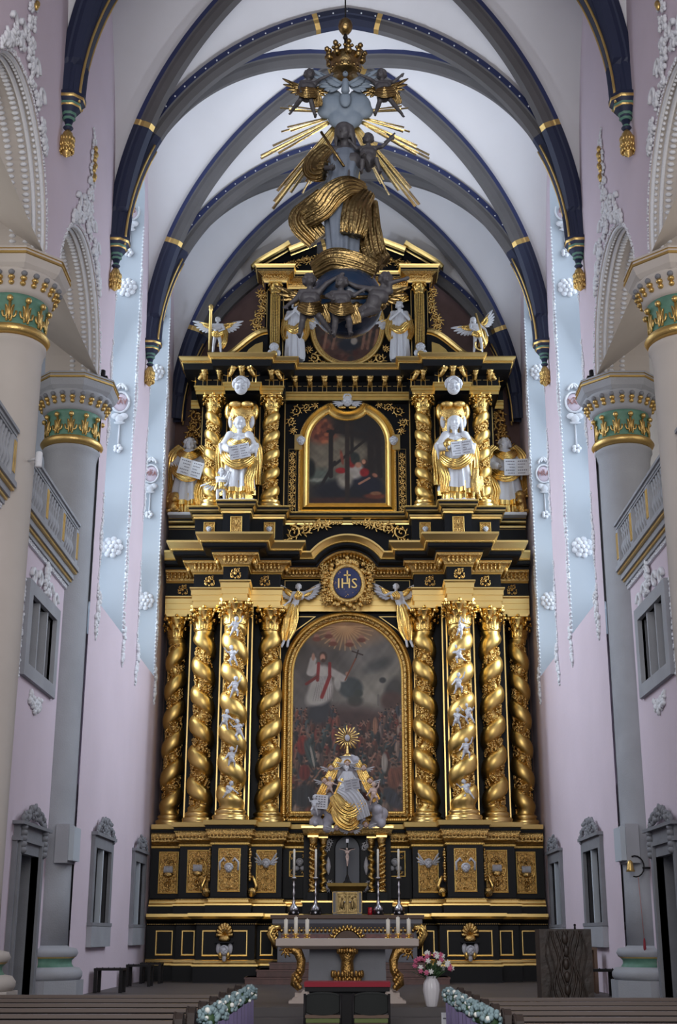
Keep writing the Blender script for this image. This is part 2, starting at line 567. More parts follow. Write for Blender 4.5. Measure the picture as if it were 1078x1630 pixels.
for k in range(7):
    y = YS[k]
    mb = MB()
    for sg in (-1, 1):
        pts = split_rib(mb, (sg * XW, y, ZSP), (0, y, ZSP), HT, (0, 1, 0), 0.85)
    if k < 6:
        ym = (YS[k] + YS[k + 1]) / 2
        for sg in (-1, 1):
            for yc in (YS[k], YS[k + 1]):
                d = Vector((-sg * XW, ym - yc, 0)).normalized()
                split_rib(mb, (sg * XW, yc, ZSP), (0, ym, ZSP), HD, (-d.y, d.x, 0), 0.55)
    # gold fillets down the middle of the dark lower ribs, white studs on the upper edges
    for sg in (-1, 1):
        for (P1, h) in (((0, y), HT),):
            for w in (-.085, .085):
                q = [Vector((p.x - sg * .36 * .9, p.y + w * 1.6, p.z - .12)) for p in quarter((sg * XW, y, ZSP), (P1[0], P1[1], ZSP), h, 30) if p.z < 20.02]
                if len(q) > 1: mb.tube(q, .028, 6, 2)
        q = [p for p in quarter((sg * XW, y, ZSP), (0, y, ZSP), HT, 26) if p.z > 20.3]
        for p in q:
            mb.ball((p.x, p.y - .21, p.z - .07), .022, 6, 4, 4)
    mb.build('trim_rib_%d' % (k + 1), [M['rib_stone'], M['navy'], M['stone_gold'], M['rib_blue'], M['stucco']], kind='structure')

# corbels
cb = MB()
cb.lathe([(0, -1.25), (.07, -1.2), (.13, -1.02), (.14, -.88), (.09, -.72), (.05, -.66)], n=14, m=0)
for i in range(14):
    a = 2 * PI * i / 14
    for z in (-1.1, -.98, -.86): cb.ball((.125 * math.cos(a + z * 9), .125 * math.sin(a + z * 9), z), (.03, .03, .06), 6, 4, 0)
cb.lathe([(.05, -.66), (.10, -.6), (.06, -.54), (.09, -.44)], n=14, m=[1, 2, 1])
cb.lathe([(.09, -.44), (.13, -.40), (.12, -.34), (.15, -.30), (.22, -.20), (.24, -.17), (.24, -.12), (.30, -.06), (.31, 0), (.31, .07), (.24, .1)], n=8, m=[2, 1, 2, 1, 0, 2, 1, 0, 1, 2], a0=PI / 8, a1=2 * PI + PI / 8)
proto = cb.build('rib_corbel', [M['stone_gold'], M['navy'], M['green_paint']])
first = True
CN = ['first', 'second', 'third', 'fourth', 'fifth']
for sg in (-1, 1):
    for i, k in enumerate((3, 4, 5)):
        o = proto if first else proto.copy()
        if not first: COL.objects.link(o)
        first = False
        o.location = (sg * (XW - .12), YS[k], ZSP)
        where = {3: 'highest', 4: 'middle', 5: 'lowest'}[k]
        tag(o, 'navy and gold bud-tipped rib corbel, %s on the %s wall' % (where, 'left' if sg < 0 else 'right'), 'corbel', 'rib corbels')
# ------------------------------------------------------------------ columns, galleries, frames, stucco
def text_data(body, size=1.0, extrude=0.01):
    cu = bpy.data.curves.new('lettering', 'FONT'); cu.body = body; cu.size = size; cu.extrude = extrude
    cu.align_x = 'CENTER'; cu.align_y = 'CENTER'; cu.resolution_u = 2
    o = bpy.data.objects.new('lettering', cu); COL.objects.link(o)
    dg = bpy.context.evaluated_depsgraph_get(); dg.update()
    me = bpy.data.meshes.new_from_object(o.evaluated_get(dg))
    vs = [tuple(v.co) for v in me.vertices]; fs = [tuple(p.vertices) for p in me.polygons]
    bpy.data.objects.remove(o); bpy.data.curves.remove(cu); bpy.data.meshes.remove(me)
    return vs, fs
TXT = {}
def add_text(mb, body, c, size, m=0, ext=0.01, roll=0.0, nrm=(0, -1, 0), sx=1.0):
    key = (body, ext)
    if key not in TXT: TXT[key] = text_data(body, 1.0, ext)
    vs, fs = TXT[key]
    n = Vector(nrm).normalized(); up = Vector((0, 0, 1)); r = up.cross(n).normalized(); up = n.cross(r)
    ca, sa = math.cos(roll), math.sin(roll)
    out = []
    for (x, y, z) in vs:
        x *= size * sx; y *= size
        x, y = x * ca - y * sa, x * sa + y * ca
        out.append(tuple(Vector(c) + r * x + up * y + n * z))
    mb.add(out, fs, m, False)

def side_word(sg): return 'left' if sg < 0 else 'right'
CXX = 6.12; CRR = .58
def column_at(sg, y, label):
    t = empty('arcade_column', (sg * CXX, y, 0), label, 'column', 'arcade columns')
    c = (sg * CXX, y, 0)
    sm_ = 'cream_stone' if y < 24 else 'grey_stone'  # one stone; warm light and shade put into the two tones
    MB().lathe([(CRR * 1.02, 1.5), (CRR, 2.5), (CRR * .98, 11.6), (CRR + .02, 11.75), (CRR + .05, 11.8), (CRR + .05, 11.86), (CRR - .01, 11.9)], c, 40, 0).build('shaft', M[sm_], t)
    b = MB()
    b.prism_xy([(sg * CXX + .95 * math.cos(PI / 8 + i * PI / 4), y + .95 * math.sin(PI / 8 + i * PI / 4)) for i in range(8)], 0, .86, 0)
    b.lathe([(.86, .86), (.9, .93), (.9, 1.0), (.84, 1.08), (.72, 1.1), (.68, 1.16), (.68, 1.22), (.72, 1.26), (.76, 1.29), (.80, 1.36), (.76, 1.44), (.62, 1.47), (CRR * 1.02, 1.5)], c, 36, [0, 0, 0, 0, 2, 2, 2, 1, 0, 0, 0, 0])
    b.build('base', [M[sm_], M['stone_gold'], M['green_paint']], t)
    k = MB()
    k.lathe([(CRR - .01, 11.9), (CRR + .07, 11.93), (CRR + .11, 12.0), (CRR + .07, 12.07), (CRR, 12.1)], c, 40, 1)
    k.lathe([(CRR, 12.1), (CRR - .01, 12.15), (CRR, 12.62), (CRR + .03, 12.68)], c, 40, 2)
    k.lathe([(CRR + .03, 12.68), (CRR + .10, 12.76), (CRR + .10, 12.8), (CRR + .16, 12.95), (CRR + .24, 13.05), (CRR + .24, 13.10)], c, 40, 0)
    # sprigs on the green band and the ring of gilt leaves above
    for i in range(12):
        a = 2 * PI * i / 12 + .13
        def pt(da, z, e=.0): return (c[0] + (CRR + .015 + e) * math.cos(a + da), y + (CRR + .015 + e) * math.sin(a + da), z)
        k.ball(pt(0, 12.56, .04), (.06, .06, .06), 8, 6, 1)
        k.tube([pt(0, 12.16), pt(0, 12.5)], [.022, .03], 6, 1)
        k.tube([pt(.02 * q, 12.14 + 0.0 * q) for q in (1, 4)], .018, 6, 1)
        for sgn_ in (-1, 1):
            pts = [pt(sgn_ * (.13 + .075 * math.cos(w)), 12.33 + .12 * math.sin(w) * (1 - .0 * w)) for w in [PI * .5 + PI * 1.5 * q / 9 for q in range(10)]]
            k.tube(pts, [.012 + .012 * q / 9 for q in range(10)], 5, 1)
            k.tube([pt(sgn_ * .06, 12.13), pt(sgn_ * .09, 12.25), pt(sgn_ * .13, 12.45)], [.02, .014, .01], 5, 1)
    for i in range(22):
        a = 2 * PI * i / 22
        for (e, z, r) in ((.13, 12.84, .055), (.17, 12.92, .065), (.21, 13.0, .06)):
            k.ball((c[0] + (CRR + e) * math.cos(a), y + (CRR + e) * math.sin(a), z), (r, r, .05), 7, 5, 1 if e < .2 else 3)
    def octo(r, z): return [(c[0] + r * math.cos(PI / 8 + i * PI / 4), y + r * math.sin(PI / 8 + i * PI / 4), z) for i in range(8)]
    rings = [octo(r, z) for (r, z) in ((.84, 13.08), (.88, 13.12), (.92, 13.16), (.98, 13.30), (1.0, 13.31), (1.0, 13.35), (.97, 13.36), (.97, 13.40), (1.0, 13.41), (1.0, 13.45))]
    k.add([p for r in rings for p in r], [tuple(range(7, -1, -1))] + [(i * 8 + j, i * 8 + (j + 1) % 8, (i + 1) * 8 + (j + 1) % 8, (i + 1) * 8 + j) for i in range(9) for j in range(8)] + [tuple(range(72, 80))],
          [0] + [q for q in (0, 0, 0, 1, 1, 0, 0, 1, 0) for _ in range(8)] + [0], False)
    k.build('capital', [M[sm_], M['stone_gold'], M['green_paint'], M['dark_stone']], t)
    return t
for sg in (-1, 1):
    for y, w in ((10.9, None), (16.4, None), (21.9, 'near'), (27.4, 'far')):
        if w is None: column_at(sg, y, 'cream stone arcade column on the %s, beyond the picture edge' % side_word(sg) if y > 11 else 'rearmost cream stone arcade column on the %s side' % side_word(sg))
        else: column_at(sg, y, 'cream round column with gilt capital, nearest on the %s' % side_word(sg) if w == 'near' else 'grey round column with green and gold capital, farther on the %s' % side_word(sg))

def bw(mb, sg, x0, x1, y0, y1, z0, z1, m=0):
    mb.box(min(sg * x0, sg * x1), max(sg * x0, sg * x1), y0, y1, z0, z1, m)

def leafball(mb, c, r, rnd, m=0, ax='x', sg=1):
    """cluster of small lobes, a lump of foliage on a wall whose normal is along x (inward) or -y"""
    for i in range(5):
        a = rnd.uniform(0, 2 * PI); d = r * rnd.uniform(.2, .8); q = r * rnd.uniform(.35, .6)
        if ax == 'x': p = (c[0] - sg * q * .3, c[1] + d * math.cos(a), c[2] + d * math.sin(a)); rr = (q * .55, q, q * .6)
        else: p = (c[0] + d * math.cos(a), c[1] - q * .3, c[2] + d * math.sin(a)); rr = (q, q * .55, q * .6)
        mb.ball(p, rr, 6, 5, m, rot=Matrix.Rotation(rnd.uniform(0, PI), 3, 'X' if ax == 'x' else 'Y'))

GW = 5.95
for sg in (-1, 1):
    sd = side_word(sg)
    for k, (y0, y1) in enumerate(((16.95, 21.4), (22.4, 26.92))):
        mb = MB(); 
        ops = [] if k == 0 else [(24.45, 25.8, 0.0, 3.24, 'flat', 0), (23.9, 26.0, 6.45, 7.75, 'flat', 0)]
        if ops:
            # two stacked openings: build as two wall bands
            wall_x(mb, sg, GW, 6.45, y0, y1, 0, 5.0, [ops[0]], mr=1)
            wall_x(mb, sg, GW, 6.45, y0, y1, 5.0, 8.95, [ops[1]], mr=1)
            bw(mb, sg, 6.5, 6.55, 24.2, 26.1, 0, 3.5, 2); bw(mb, sg, 6.5, 6.55, 23.7, 26.3, 6.3, 7.9, 2)  # dark sheets behind door and window, shade put into their colour
        else: wall_x(mb, sg, GW, 6.45, y0, y1, 0, 8.95, [], mr=1)
        mb.build('wall_gallery_' + sd, [M['pink_plaster'], M['dark_stone'], M['recess_shade']], kind='structure')
        # cornice + balustrade
        nm = 'nearer' if k == 0 else 'farther'
        t = empty('gallery_balustrade', (sg * 5.85, (y0 + y1) / 2, 8.7), 'grey stone gallery balustrade with vase balusters, %s on the %s' % (nm, sd), 'balustrade', 'gallery balustrades')
        b = MB()
        for (x, za, zb, m_) in ((5.90, 8.62, 8.70, 2), (5.86, 8.70, 8.78, 0), (5.82, 8.78, 8.83, 1), (5.78, 8.83, 8.95, 0), (5.72, 8.95, 9.0, 1), (5.68, 9.0, 9.1, 0), (5.74, 9.1, 9.16, 0)):
            bw(b, sg, x, 6.1, y0, y1, za, zb, m_)
        n = int((y1 - y0) / .13)
        for i in range(n): leafball(b, (sg * 5.9, y0 + .07 + i * .13, 8.66), .045, RND, 2, 'x', sg)
        b.build('cornice', [M['grey_stone'], M['stone_gold'], M['stucco']], t)
        r = MB(); bw(r, sg, 5.70, 5.96, y0, y1, 10.0, 10.06); bw(r, sg, 5.74, 5.92, y0, y1, 9.94, 10.0)
        bw(r, sg, 5.76, 5.90, y0, y1, 9.9, 9.94); r.build('handrail', M['grey_stone'], t)
        posts = [y0 + .12, y0 + (y1 - y0) / 3, y0 + 2 * (y1 - y0) / 3, y1 - .12]
        for py in posts:
            p = MB(); bw(p, sg, 5.73, 5.93, py - .13, py + .13, 9.16, 9.9)
            bw(p, sg, 5.715, 5.73, py - .07, py + .07, 9.25, 9.82, 1)
            p.build('post', [M['grey_stone'], M['stone_gold']], t)
        ys = []
        for a, c_ in zip(posts[:-1], posts[1:]):
            nb = 6
            for i in range(nb): ys.append(a + .13 + (c_ - a - .26) * (i + .5) / nb)
        bl = MB().lathe([(.06, 0), (.06, .05), (.03, .08), (.035, .14), (.07, .24), (.065, .32), (.035, .42), (.03, .5), (.05, .56), (.035, .6), (.06, .68), (.06, .74)], (0, 0, 0), 10)
        me = bl.mesh('baluster', [M['grey_stone']])
        for y in ys:
            o = bpy.data.objects.new('baluster', me); COL.objects.link(o); o.parent = t
            CH.setdefault(t.name, []).append(o)
            o.location = (sg * 5.83 - t.location.x, y - t.location.y, 9.16 - t.location.z)
    # triple window frame
    f = MB()
    for (a, b_, za, zb) in ((23.6, 23.9, 6.2, 8.0), (26.0, 26.27, 6.2, 8.0), (23.9, 26.0, 7.75, 8.0), (23.9, 26.0, 6.2, 6.45)): bw(f, sg, 5.86, 6.0, a, b_, za, zb)
    for y in (24.57, 25.28): bw(f, sg, 5.9, 6.2, y, y + .08, 6.45, 7.75)
    t = f.build('stone_window_frame', M['grey_stone']); tag(t, 'grey stone three-light window frame under the %s gallery' % sd, 'window frame', 'gallery window frames')
    # stucco around it
    rnd = random.Random(5 + sg)
    t = empty('stucco_scrollwork', (sg * GW, 25, 7), 'white stucco scrolls framing the three-light window, %s gallery wall' % sd, 'stucco ornament', 'gallery window stucco')
    for (z0, z1, y) in ((6.3, 7.9, 26.42), (6.2, 8.0, 23.48)):
        s_ = MB(); z = z0
        while z < z1: leafball(s_, (sg * GW, y, z), .09, rnd, 0, 'x', sg); z += .12
        s_.build('side_garland', M['stucco'], t)
    s_ = MB()
    for i in range(11): leafball(s_, (sg * GW, 24.9 + .07 * (i - 5), 5.95 - .12 * math.cos((i - 5) / 5 * 1.4)), .16, rnd, 0, 'x', sg)
    s_.build('lower_cluster', M['stucco'], t)
    s_ = MB()
    for q in (-1, 1):
        for (dy, cz) in ((.45, 8.2), (.95, 8.12)):
            pts = []
            for i in range(16):
                a = i / 15 * PI * 2.2; r_ = .19 * (1 - i / 19)
                pts.append((sg * (GW - .03), 25.0 + q * (dy + r_ * math.cos(a)), cz + r_ * math.sin(a)))
            s_.tube(pts, [.055 - .03 * i / 15 for i in range(16)], 6)
    for i in range(9): leafball(s_, (sg * (GW - .04), 25.0 + .1 * math.sin(i * 2), 8.12 + i * .055), .15, rnd, 0, 'x', sg)
    s_.build('crest', M['stucco'], t)
    # door surround
    d = MB()
    bw(d, sg, 5.86, 6.0, 24.05, 24.45, 0, 3.3); bw(d, sg, 5.82, 6.0, 24.15, 24.25, 0, 3.3)
    bw(d, sg, 5.86, 6.0, 25.8, 26.25, 0, 3.3); bw(d, sg, 5.82, 6.0, 25.95, 26.05, 0, 3.3); bw(d, sg, 5.80, 6.0, 25.8, 25.86, 0, 3.3)
    bw(d, sg, 5.86, 6.0, 24.45, 25.8, 3.1, 3.3)
    bw(d, sg, 5.8, 6.0, 24.0, 26.3, 3.3, 3.38); bw(d, sg, 5.84, 6.0, 24.1, 26.2, 3.38, 3.58); bw(d, sg, 5.74, 6.0, 23.95, 26.35, 3.58, 3.64)
    for y in (24.3, 26.0):
        for i in range(5): d.ball((sg * 5.82, y, 3.15 + .1 * i), (.08, .11, .07), 8, 6)
    d.build('frame', M['dark_stone'], None)
    o = bpy.context.scene.objects[-1] if False else [x for x in COL.objects if x.name.startswith('frame')][-1]
    o.name = 'stone_door_frame'; tag(o, 'grey stone door surround with carved crest, %s wall' % sd, 'door frame', 'door surrounds')
    cr = MB(); rnd = random.Random(11)
    for i in range(13):
        u = (i - 6) / 6; leafball(cr, (sg * 5.85, 25.15 + u * .85, 3.68 + .2 * (1 - u * u)), .15, rnd, 0, 'x', sg)
    cr.build('crest', M['dark_stone'], o)
    # niche windows with aprons
    for wi, (a, b_) in enumerate(((29.35, 31.25), (34.95, 36.55))):
        t = empty('stone_niche_window', (sg * 5.5, (a + b_) / 2, 1.5), 'grey stone two-light niche window with carved crest, %s on the %s' % (('nearer', 'farther')[wi], sd), 'window frame', 'niche windows')
        f = MB(); w = .25
        bw(f, sg, 5.42, 5.52, a - w, a, 1.9, 3.75); bw(f, sg, 5.42, 5.52, b_, b_ + w, 1.9, 3.75); bw(f, sg, 5.42, 5.52, a, b_, 3.5, 3.75)
        bw(f, sg, 5.36, 5.52, a - w - .05, b_ + w + .05, 3.75, 3.82); bw(f, sg, 5.38, 5.52, a - w - .02, b_ + w + .02, 1.88, 1.95)
        f.build('frame', M['dark_stone'], t)
        f = MB(); bw(f, sg, 5.44, 5.56, (a + b_) / 2 - .05, (a + b_) / 2 + .05, 1.95, 3.5); f.build('mullion', M['white_plaster'], t)
        f = MB(); bw(f, sg, 5.39, 5.51, a - w + .02, b_ + w - .02, 1.45, 1.88); f.build('apron_panel', M['grey_stone'], t)
        f = MB(); rnd = random.Random(21 + wi)
        for i in range(15):
            u = (i - 7) / 7; leafball(f, (sg * 5.42, (a + b_) / 2 + u * (b_ - a) * .55, 3.83 + .28 * (1 - u * u)), .13, rnd, 0, 'x', sg)
            if abs(u) < .5: leafball(f, (sg * 5.42, (a + b_) / 2 + u * .8, 3.9), .13, rnd, 0, 'x', sg)
        f.build('crest', M['dark_stone'], t)
    # speaker box on the far column
    b = MB(); bw(b, sg, 5.42, 5.52, 26.85, 27.5, 3.1, 3.75, 0); bw(b, sg, 5.52, 5.78, 26.8, 27.55, 3.05, 3.8, 1)
    t = b.build('wall_speaker', [M['white_plaster'], M['grey_stone']]); tag(t, 'white fronted loudspeaker box clamped to the farther %s column' % sd, 'loudspeaker', 'loudspeaker boxes')
    # spotlight on top of the far capital
    b = MB(); bw(b, sg, 5.35, 5.6, 27.0, 27.15, 13.46, 13.56, 0); b.lathe([(.05, 0), (.06, .02), (.06, .16), (.03, .18)], (sg * 5.46, 27.05, 13.54), 10)
    t = b.build('spotlight', M['black_wood']); tag(t, 'small spotlight lying on top of the farther %s capital' % sd, 'spotlight', 'capital spotlights')
    # arch archivolts: beaded white mouldings on the soffit and outer lace edge
    for k in (2, 3):
        yc = (YS[k] + YS[k + 1]) / 2
        b = MB(); rnd = random.Random(3 + k)
        n = 64
        for i in range(n):
            a = PI * (i + .5) / n
            cy, cz = math.cos(a), math.sin(a)
            r = ARCH_R
            b.ball((sg * 5.62, yc + (r - .02) * cy, 13.45 + (r - .02) * cz), .035, 6, 4)
            b.ball((sg * 5.85, yc + (r - .02) * cy, 13.45 + (r - .02) * cz), (.07, .04, .04), 6, 4)
            b.ball((sg * 6.1, yc + (r - .02) * cy, 13.45 + (r - .02) * cz), (.07, .04, .04), 6, 4)
            if k: leafball(b, (sg * 5.5, yc + (r + .04) * cy, 13.45 + (r + .04) * cz), .06, rnd, 0, 'x', sg)
        for (x, rr, wd) in ((5.72, ARCH_R - .02, .04), (5.56, ARCH_R - .01, .04)):
            b.tube([(sg * x, yc + rr * math.cos(PI * i / 40), 13.45 + rr * math.sin(PI * i / 40)) for i in range(41)], wd, 6)
        # crown foliage over the arch
        for i in range(46):
            u = rnd.uniform(-1, 1); a = PI / 2 + u * .75
            rr = ARCH_R + .12 + .55 * (1 - abs(u)) * rnd.random()
            leafball(b, (sg * 5.48, yc + rr * math.cos(a), 13.45 + rr * math.sin(a)), .14, rnd, 0, 'x', sg)
        for i in range(26):
            leafball(b, (sg * 5.48, yc + .25 * math.sin(i * 1.7) * (1 - i / 40), 16.1 + i * .085), .15 * (1 - i / 60), rnd, 0, 'x', sg)
        for q in (-1, 1):
            for (dy, dz) in ((.5, 2.75), (1.0, 2.5)):
                pts = [(sg * 5.46, yc + q * (dy + .2 * (1 - i / 16) * math.cos(i / 12 * 6)), 13.45 + dz + .2 * (1 - i / 16) * math.sin(i / 12 * 6)) for i in range(13)]
                b.tube(pts, [.05 - .003 * i for i in range(13)], 6)
            # bracket head hanging at the spring of the arch
        t = b.build('stucco_arch_border', M['stucco']); tag(t, 'white beaded stucco border with crest around the %s arch, %s' % (('nearer', 'farther')[k - 2], sd), 'stucco ornament', 'arch borders')
        g = MB()
        for i in range(9): g.ball((sg * 5.42, yc + .07 * math.sin(i * 2), 17.1 + i * .09), (.05, .06, .08), 6, 5)
        g.build('gilt_leaf', M['stone_gold'], t)
    # garlands along the window edges
    for wi, (a, b_) in enumerate(WIN):
        for (yy, z0, z1, nm) in ((a - .1, 7.9, 11.2, 'lower near edge'), (b_ + .12, 8.0, 9.2, 'lower far edge'), (a - .1, 12.3, 15.0, 'middle near edge'), (b_ + .12, 9.4, 12.6, 'middle far edge'), (b_ + .1, 14.0, 18.6, 'upper far edge'), (a - .08, 16.0, 19.0, 'upper near edge')):
            g = MB(); rnd = random.Random(int(yy * 10)); z = z0
            while z < z1:
                u = (z - z0) / (z1 - z0)
                w = .05 + .07 * abs(math.sin(u * PI * 2.2)) + (.06 if z < z0 + .9 and z0 < 9 else 0)
                leafball(g, (sg * 5.5, yy + w * .4 * math.sin(z * 6), z), w, rnd, 0, 'x', sg); z += .085
            z = z0
            t = g.build('stucco_garland', M['stucco']); tag(t, 'white stucco garland, %s of %s tall window, %s wall' % (nm, ('nearer', 'farther')[wi], sd), 'stucco ornament', 'window garlands')
        # beads up the far arris
        g = MB(); z = 8.8
        while z < 20: g.ball((sg * 5.5, b_ + .0, z), .03, 6, 4); z += .11
        t = g.build('bead_moulding', M['stucco']); tag(t, 'white bead strip on far corner of %s tall window, %s wall' % (('nearer', 'farther')[wi], sd), 'moulding', 'window bead strips')
        # cartouches and rosettes on the far jamb
        words = {(-1, 0): 'XAV', (-1, 1): 'MRA', (1, 0): 'XAV', (1, 1): 'MRA'}
        for (z, word) in ((14.8, words[(sg, wi)]), (20.4 if wi == 0 else 20.4, 'IHS')):
            x = sg * 5.86; y = b_
            t = empty('stucco_cartouche', (x, y, z), 'white oval cartouche lettered %s, jamb of %s tall window, %s wall' % (word, ('nearer', 'farther')[wi], sd), 'cartouche', 'jamb cartouches')
            MB().ball((x, y, z), (.20, .05, .25), 20, 10).build('oval_field', M['pink_plaster'], t)
            c = MB(); add_text(c, word, (x, y - .055, z), .21, 0, .02, sx=.8); add_text(c, '~', (x, y - .055, z + .12), .16, 0, .02); c.build('lettering', mat_red, t) if False else c.build('lettering', M.get('letter_red') or mat('letter_red', (.36, .18, .17), .8), t)
            f = MB()
            f.tube([(x + .22 * math.cos(2 * PI * i / 28), y - .03, z + .28 * math.sin(2 * PI * i / 28)) for i in range(29)], .03, 6)
            for q in (-1, 1):
                f.tube([(x + q * (.06 + .09 * (1 - i / 14) * math.cos(i * .5)), y - .05, z + .42 + .12 * (1 - i / 14) * math.sin(i * .5 - 1)) for i in range(12)], .035, 6)
                f.ball((x + q * .1, y - .05, z - .4), (.12, .07, .09), 8, 6)
            f.ball((x, y - .06, z - .46), (.12, .07, .12), 8, 6)
            f.ball((x, y - .05, z - .58), (.15, .06, .04), 8, 6)
            f.tube([(x, y - .03, z - .6), (x, y - .03, z - 1.2)], .022, 6)
            for i in range(5):
                a = 2 * PI * i / 5; f.ball((x + .07 * math.cos(a), y - .04, z - 1.28 + .07 * math.sin(a)), (.06, .05, .06), 7, 5)
            f.build('scroll_frame', M['stucco'], t)
        for z in (18.1, 10.9):
            x = sg * 5.87; y = b_
            f = MB()
            for (r, nn, s2, dd) in ((.2, 9, .085, .02), (.11, 6, .07, .06), (0, 1, .06, .09)):
                for i in range(nn):
                    a = 2 * PI * i / nn; f.ball((x + r * math.cos(a), y - dd, z + r * math.sin(a)), (s2, .05, s2), 8, 6)
            t = f.build('stucco_rosette', M['stucco']); tag(t, 'white stucco rosette, %s one on jamb of %s tall window, %s wall' % ('upper' if z > 15 else 'lower', ('nearer', 'farther')[wi], sd), 'rosette', 'jamb rosettes')
    # cherub bracket under the near arch, beside the near capital
    f = MB(); rnd = random.Random(9)
    for i in range(9): leafball(f, (sg * 5.95, 22.75 + .06 * math.sin(i), 12.75 + .07 * i), .17, rnd, 0, 'x', sg)
    f.ball((sg * 5.85, 22.8, 13.1), (.14, .15, .17), 10, 8)
    t = f.build('stucco_bracket', M['cream_stone']); tag(t, 'pale carved head bracket beside the nearer %s capital' % sd, 'bracket', 'capital brackets')
# security camera on the nearest left column
c = empty('surveillance_camera', (-5.55, 21.6, 9.6), 'small white cylindrical surveillance camera on the nearest left column', 'camera')
MB().lathe([(.05, 0), (.06, .02), (.06, .26), (.045, .28)], (-5.36, 21.5, 9.42), 14).build('housing', M['stucco'], c)
MB().tube([(-5.6, 21.7, 9.6), (-5.36, 21.5, 9.6)], .02, 8).build('bracket', M['stucco'], c)
# sanctuary bell on the right
c = empty('wall_bell', (5.7, 26.6, 3.0), 'brass hand bell in an iron hoop with long pull cord', 'bell')
MB().tube([(5.95, 26.75, 2.95), (5.8, 26.75, 2.95)] , .02, 6).tube([(5.66 + .17 * math.cos(a), 26.75, 2.98 + .2 * math.sin(a)) for a in [i * .35 - 1.9 for i in range(12)]], .014, 6).build('iron_hoop', M['black_wood'], c)
MB().lathe([(.09, -.22), (.07, -.17), (.06, -.1), (.045, -.03), (.01, 0)], (5.56, 26.75, 3.1), 14).build('bell', M['stone_gold'], c)
MB().tube([(5.70, 26.75, 2.8), (5.74, 26.75, 1.62)], .007, 5).build('pull_cord', M.get('letter_red'), c)
MB().lathe([(.02, 0), (.03, .05), (.02, .2), (.01, .24)], (5.74, 26.75, 1.4), 8).build('tassel', mat('deep_red', (.22, .02, .03), .8), c)
# ------------------------------------------------------------------ the high altar
ALT = empty('altarpiece', (0, 37.6, DZ), 'towering black and gold altarpiece with twisted columns against the end wall', 'altarpiece')
G, GS, GM, GC, GD, BK, WP = (M[k] for k in ('gold', 'gold_smooth', 'gold_matt', 'gold_carved', 'gold_dark', 'black', 'white_paint'))
MATS = [BK, GS, GC, GD, GM, WP, G]     # 0 black 1 smooth 2 carved 3 dark 4 matt 5 white 6 gold

def mirpath(h):
    """half path ending at x=0 side -> full path"""
    return h + [(-x, y) for (x, y) in reversed(h)]

def spiral(mb, cx, cz, r, turns, a0, dr, Y, w, m=2, n=22, dep=0.0, leaf=True):
    pts = []; ws = []
    for i in range(n + 1):
        u = i / n; a = a0 + dr * turns * 2 * PI * u; q = r * (1 - .82 * u)
        pts.append((cx + q * math.cos(a), Y - w * .5 - dep * u, cz + q * math.sin(a))); ws.append(w * (1 - .45 * u))
    mb.tube(pts, ws, 6, m)
    mb.ball((pts[-1][0], pts[-1][1] - w * .3, pts[-1][2]), w * 1.1, 6, 4, m)
    if leaf:
        for i in range(1, n - 5, 2):
            p = pts[i]; q = pts[i + 1]
            t = math.atan2(q[2] - p[2], q[0] - p[0])
            a = t - dr * .9
            L = w * 2.6 * (1 - i / n * .4)
            c = (p[0] + math.cos(a) * L * .7, Y - w * .5, p[2] + math.sin(a) * L * .7)
            mb.ball(c, (L, w * .55, w * .62), 6, 4, m, rot=Matrix.Rotation(-a, 3, 'Y'))

def arabesque(mb, x0, x1, z0, z1, Y, rows=4, m=2, w=None, rnd=None, mid=True):
    cx = (x0 + x1) / 2; W = x1 - x0; Hh = z1 - z0; dz = Hh / rows; r = min(W * .235, dz * .5)
    w = w or r * .17
    for k in range(rows):
        cz = z0 + dz * (k + .5); up = 1 if k % 2 == 0 else -1
        for q in (-1, 1):
            spiral(mb, cx + q * W * .25, cz, r, 1.35, PI / 2 * up if q > 0 else PI - PI / 2 * up + (0), -q * up, Y, w, m)
            mb.ball((cx + q * W * .46, Y - w * .5, z0 + dz * k + dz * .04), (w * 1.3, w, w * 2.2), 6, 4, m)
            mb.tube([(cx + q * W * .03, Y - w * .6, cz - dz * .5), (cx + q * W * .10, Y - w * .6, cz), (cx + q * W * .03, Y - w * .6, cz + dz * .5)], w * .6, 5, m)
        if mid:
            for j in range(5):
                a = PI / 2 + (j - 2) * .5
                mb.ball((cx + math.cos(a) * r * .3, Y - w, cz - dz * .3 + math.sin(a) * r * .35), (r * .3, w * .7, w * .7), 6, 4, m, rot=Matrix.Rotation(-a, 3, 'Y'))

def rect_frame(mb, x0, x1, z0, z1, Y, w=.05, d=.04, m=1, beads=0, bm=1):
    path = [(x0, z0), (x1, z0), (x1, z1), (x0, z1)]
    mb.elev_sweep(path, [(0, 0), (0, d * .6), (w * .3, d), (w * .7, d), (w, d * .4), (w, 0)], Y, m, closed=True)
    if beads: mb.elev_sweep(path, [(0, 0), (0, 0.001)], Y, m, closed=True, beads=[(w * .5, d, beads, beads * 2.6, bm)])

